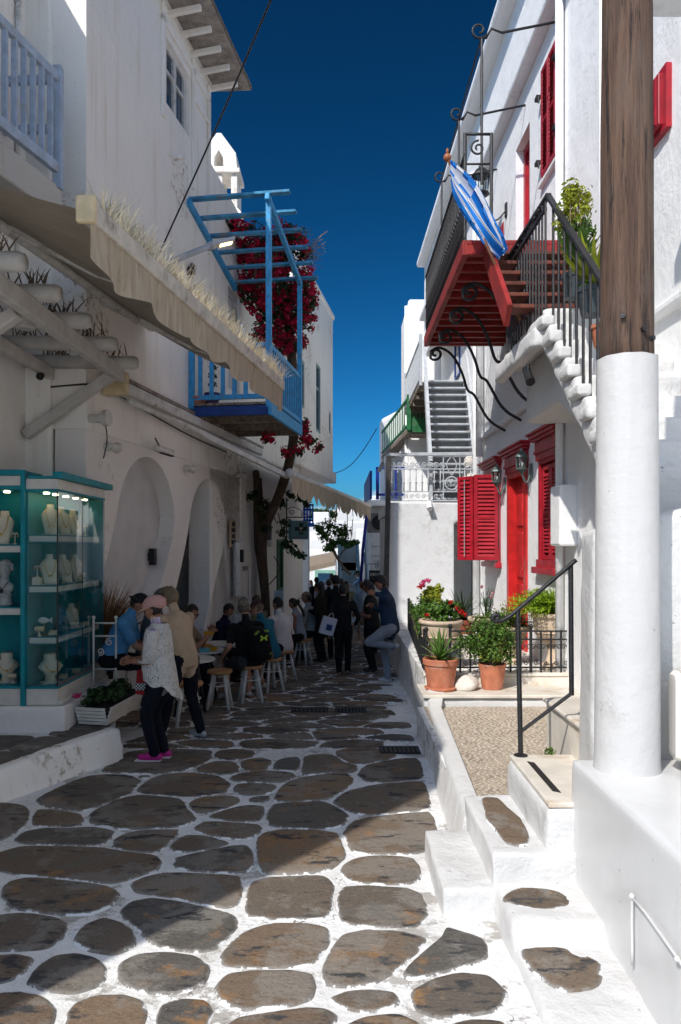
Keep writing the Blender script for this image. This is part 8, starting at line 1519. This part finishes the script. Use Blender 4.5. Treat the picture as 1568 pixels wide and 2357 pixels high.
# 10-11 woman with braid, man in tan cap
human('woman with long braid in grey sleeveless top eating on a stool',loc_(-.80,15.05),R(78),1.60,14,cloth('pale_grey_top',(.24,.25,.28)),BLACK,'tan','none','long',None,sit=.62,la=(-.08,.28,.07),ra=(.1,.24,.07),lw=(-.06,.28,.92),rw=(.06,.30,.90),pitch=12,hair=(.015,.01,.008),style='bun',female=True,curl=.9)
human('man in tan cap and pale T-shirt with a shoulder strap on the farthest stool',loc_(-.60,15.8),R(70),1.80,10,cloth('pale_tee',(.30,.29,.27)),BLACK,'tan','short','long',None,sit=.62,la=(-.1,.3,.07),ra=(.1,.25,.07),lw=(-.1,.34,.8),rw=(.1,.34,.8),yaw=15,pitch=8,bulk=1.08,hair=(.04,.03,.02),style='short',hat=(M('cap_tan',(.22,.16,.11),.9,.1),'front','cap'))
# 12 woman in black walking away with shopping bag
human('woman in black suit walking away down the middle of the lane',loc_(.05,13.55),R(4),1.66,2,BLACK,BLACK,'fair','long','long',M('shoe_tan',(.22,.12,.08),.6),la=(-.08,-.10,.07),ra=(.09,.12,.07),lw=(-.26,.06,.80),rw=(.24,.16,.92),pitch=8,hair=(.008,.007,.006),style='bob',female=True,hem=-.12)
sbg=thing('shopping_bag','white paper shopping bag with a blue square carried by the woman in black','bag',at(755,1462,13.5)); c_=at(755,1440,13.45); mb=MB(); u=Vector((.95,.2,-.28)).normalized(); v=Vector((.28,0,.95)).normalized(); nn_=u.cross(v); mb.obox(c_,u*.13,v*.16,nn_*.05); mb.build('paper_bag',M('bag_paper',(.50,.50,.56),.6,.05),sbg,bevel=.004); mb=MB(); mb.obox(c_-nn_*.052*(1 if nn_.y>0 else -1)+u*.02-v*.02,u*.055,v*.055,nn_*.002); mb.build('printed_square',M('bag_print',(.01,.035,.14),.5,.6,30,0),sbg); mb=MB(); mb.tube(smooth_pts([c_+v*.16-u*.05,c_+v*.27+u*.02,c_+v*.16+u*.06],2),.005,5); mb.build('handle',m_plasticw,sbg)
# 13.. others walking
human('tall man in black T-shirt just ahead of the woman in black',loc_(-.10,16.0),R(8),1.82,2,BLACK,BLACK,'tan','short','long',None,la=(-.1,.1,.07),ra=(.1,-.1,.07),pitch=5,bulk=1.08,hair=(.008,.007,.006),style='short',vox=.018)
human('long haired woman in dark brown top looking down at her hands',loc_(-.38,15.6),R(62),1.68,4,cloth('dark_brown',(.018,.013,.009)),BLACK,'tan','long','long',None,lw=(-.06,.30,1.08),rw=(.08,.30,1.06),pitch=22,hair=(.010,.008,.007),style='long',female=True,vox=.018)
human('woman with reddish hair in pale shirt and shorts walking away',loc_(.58,19.4),R(2),1.66,2,cloth('pale_shirt',(.30,.33,.38)),cloth('cream_shorts',(.35,.31,.26)),'fair','short','shorts',wsh,la=(-.08,.12,.07),ra=(.08,-.08,.07),pitch=4,hair=(.16,.045,.02),style='short',female=True,vox=.02)
# 16 leaning man with raised foot
human('curly haired man in navy jacket and grey trousers leaning with one foot on the wall',loc_(.86,12.55),R(80),1.84,9,DENIM,cloth('grey_trousers',(.20,.22,.25)),'tan','long','long',M('shoe_pale',(.42,.42,.43),.6),la=(-.10,-.06,.64),ra=(.10,.06,.07),lw=(-.06,.26,1.52),rw=(.04,.30,1.28),pitch=28,bulk=1.12,hair=(.006,.005,.005),style='curly',hem=-.09,lknee=(-.1,1,.1),vox=.014,curl=1.0)
human('woman with straight dark hair and glasses in black holding a drink beside the leaning man',loc_(.62,14.1),R(75),1.72,5,BLACK,BLACK,'brown','short','long',None,lw=(-.08,.28,1.08),rw=(.1,.30,1.1),pitch=18,bulk=1.15,hair=(.006,.005,.005),style='long',glasses=True,female=True,hem=-.16,curl=.9)
cp=thing('drink_cup','amber iced drink in a clear cup held by the woman in black','cup',at(846,1412,14.0)); mb=MB(); mb.lathe([(.028,0),(.04,.12),(.042,.125)],14); mb.build('cup',M('amber_drink',(.45,.16,.02),.3),cp,True,local=True); mb=MB(); mb.tube([(0,0,.1),(.02,0,.2)],.004,6); mb.build('straw',m_plasticw,cp,local=True)
human('dark haired person in white sleeve half hidden behind the leaning man',loc_(.74,17.2),R(40),1.72,3,WHITE,BLACK,'tan','short','long',None,pitch=6,hair=(.02,.01,.008),style='short',vox=.022)
FAR=[(706,28.6,1.66,160,SKYB,NAVY,'teal top at the left edge of the far crowd',.02,None),(716,29.4,1.62,175,LBLUE,BLACK,'blue top with sunglasses in the far crowd',.06,None),(729,27.4,1.74,10,BLACK,NAVY,'black T-shirt and dark cap in the far crowd',.02,NAVY),(740,26.0,1.60,20,LILAC,NAVY,'lilac grey top with a shoulder bag in the far crowd',.02,None),(749,29.0,1.62,190,WHITE,NAVY,'pale sun hat in the far crowd',.1,WHITE),(765,27.0,1.86,30,WHITE,NAVY,'white T-shirt, the tallest of the far crowd',.02,None),(757,21.5,1.70,0,BLACK,BLACK,'black T-shirt and short hair nearest of the far crowd',.02,None),(797,22.5,1.64,0,OLIVE,NAVY,'olive top behind the woman in black',.02,None),(786,25.0,1.70,10,SKYB,NAVY,'bright blue top in mid crowd',.03,None)]
for i,(x,D,hh,hd_,tp,bt_,lb,hr_,ht) in enumerate(FAR):
    human('distant person in '+lb,loc_((x-CX)/FPX*D,D),R(hd_),hh,2,tp,bt_,('fair','tan','brown')[i%3],'short','long',None,la=(-.09,.05,.07),ra=(.09,-.05,.07),pitch=4,hair=(hr_,hr_*.7,hr_*.5),style=('short','long','short')[i%3] if not ht else 'short',hat=(ht,'front','cap') if ht else None,vox=.026)
fp_=human('man in pale blue polo, green cap and backpack reaching out on the white stair',(.74,26.6,-.80),R(70),1.74,8,cloth('polo_blue',(.28,.40,.48)),NAVY,'fair','short','long',None,lw=(-.12,.50,1.28),rw=(.16,.12,.92),pitch=12,hair=(.08,.06,.05),style='short',hat=(cloth('cap_green',(.02,.05,.035)),'front','cap'),vox=.02)
mb=MB(); mb.box((.45,26.1,-1.4),(1.0,27.1,-.80)); tag(mb.build('stone_step',m_far,None,bevel=.03),'white step block under the man in the green cap','step')
bk=thing('backpack','small black backpack on the man in the green cap','backpack',fp_.location,R(70)); mb=MB(); mb.box((-.13,-.28,1.02),(.13,-.12,1.42)); mb.build('bag_body',BLACK,bk,local=True,bevel=.05,seg=3); mb=MB(); mb.tube([(.1,-.14,1.4),(.12,0,1.46),(.12,.08,1.3),(.13,-.1,1.1)],.015,5); mb.build('shoulder_strap',BLACK,bk,local=True)
for o in bpy.data.objects:
    if '_hc' in o: del o['_hc']
bpy.data.scenes.remove(SCR)
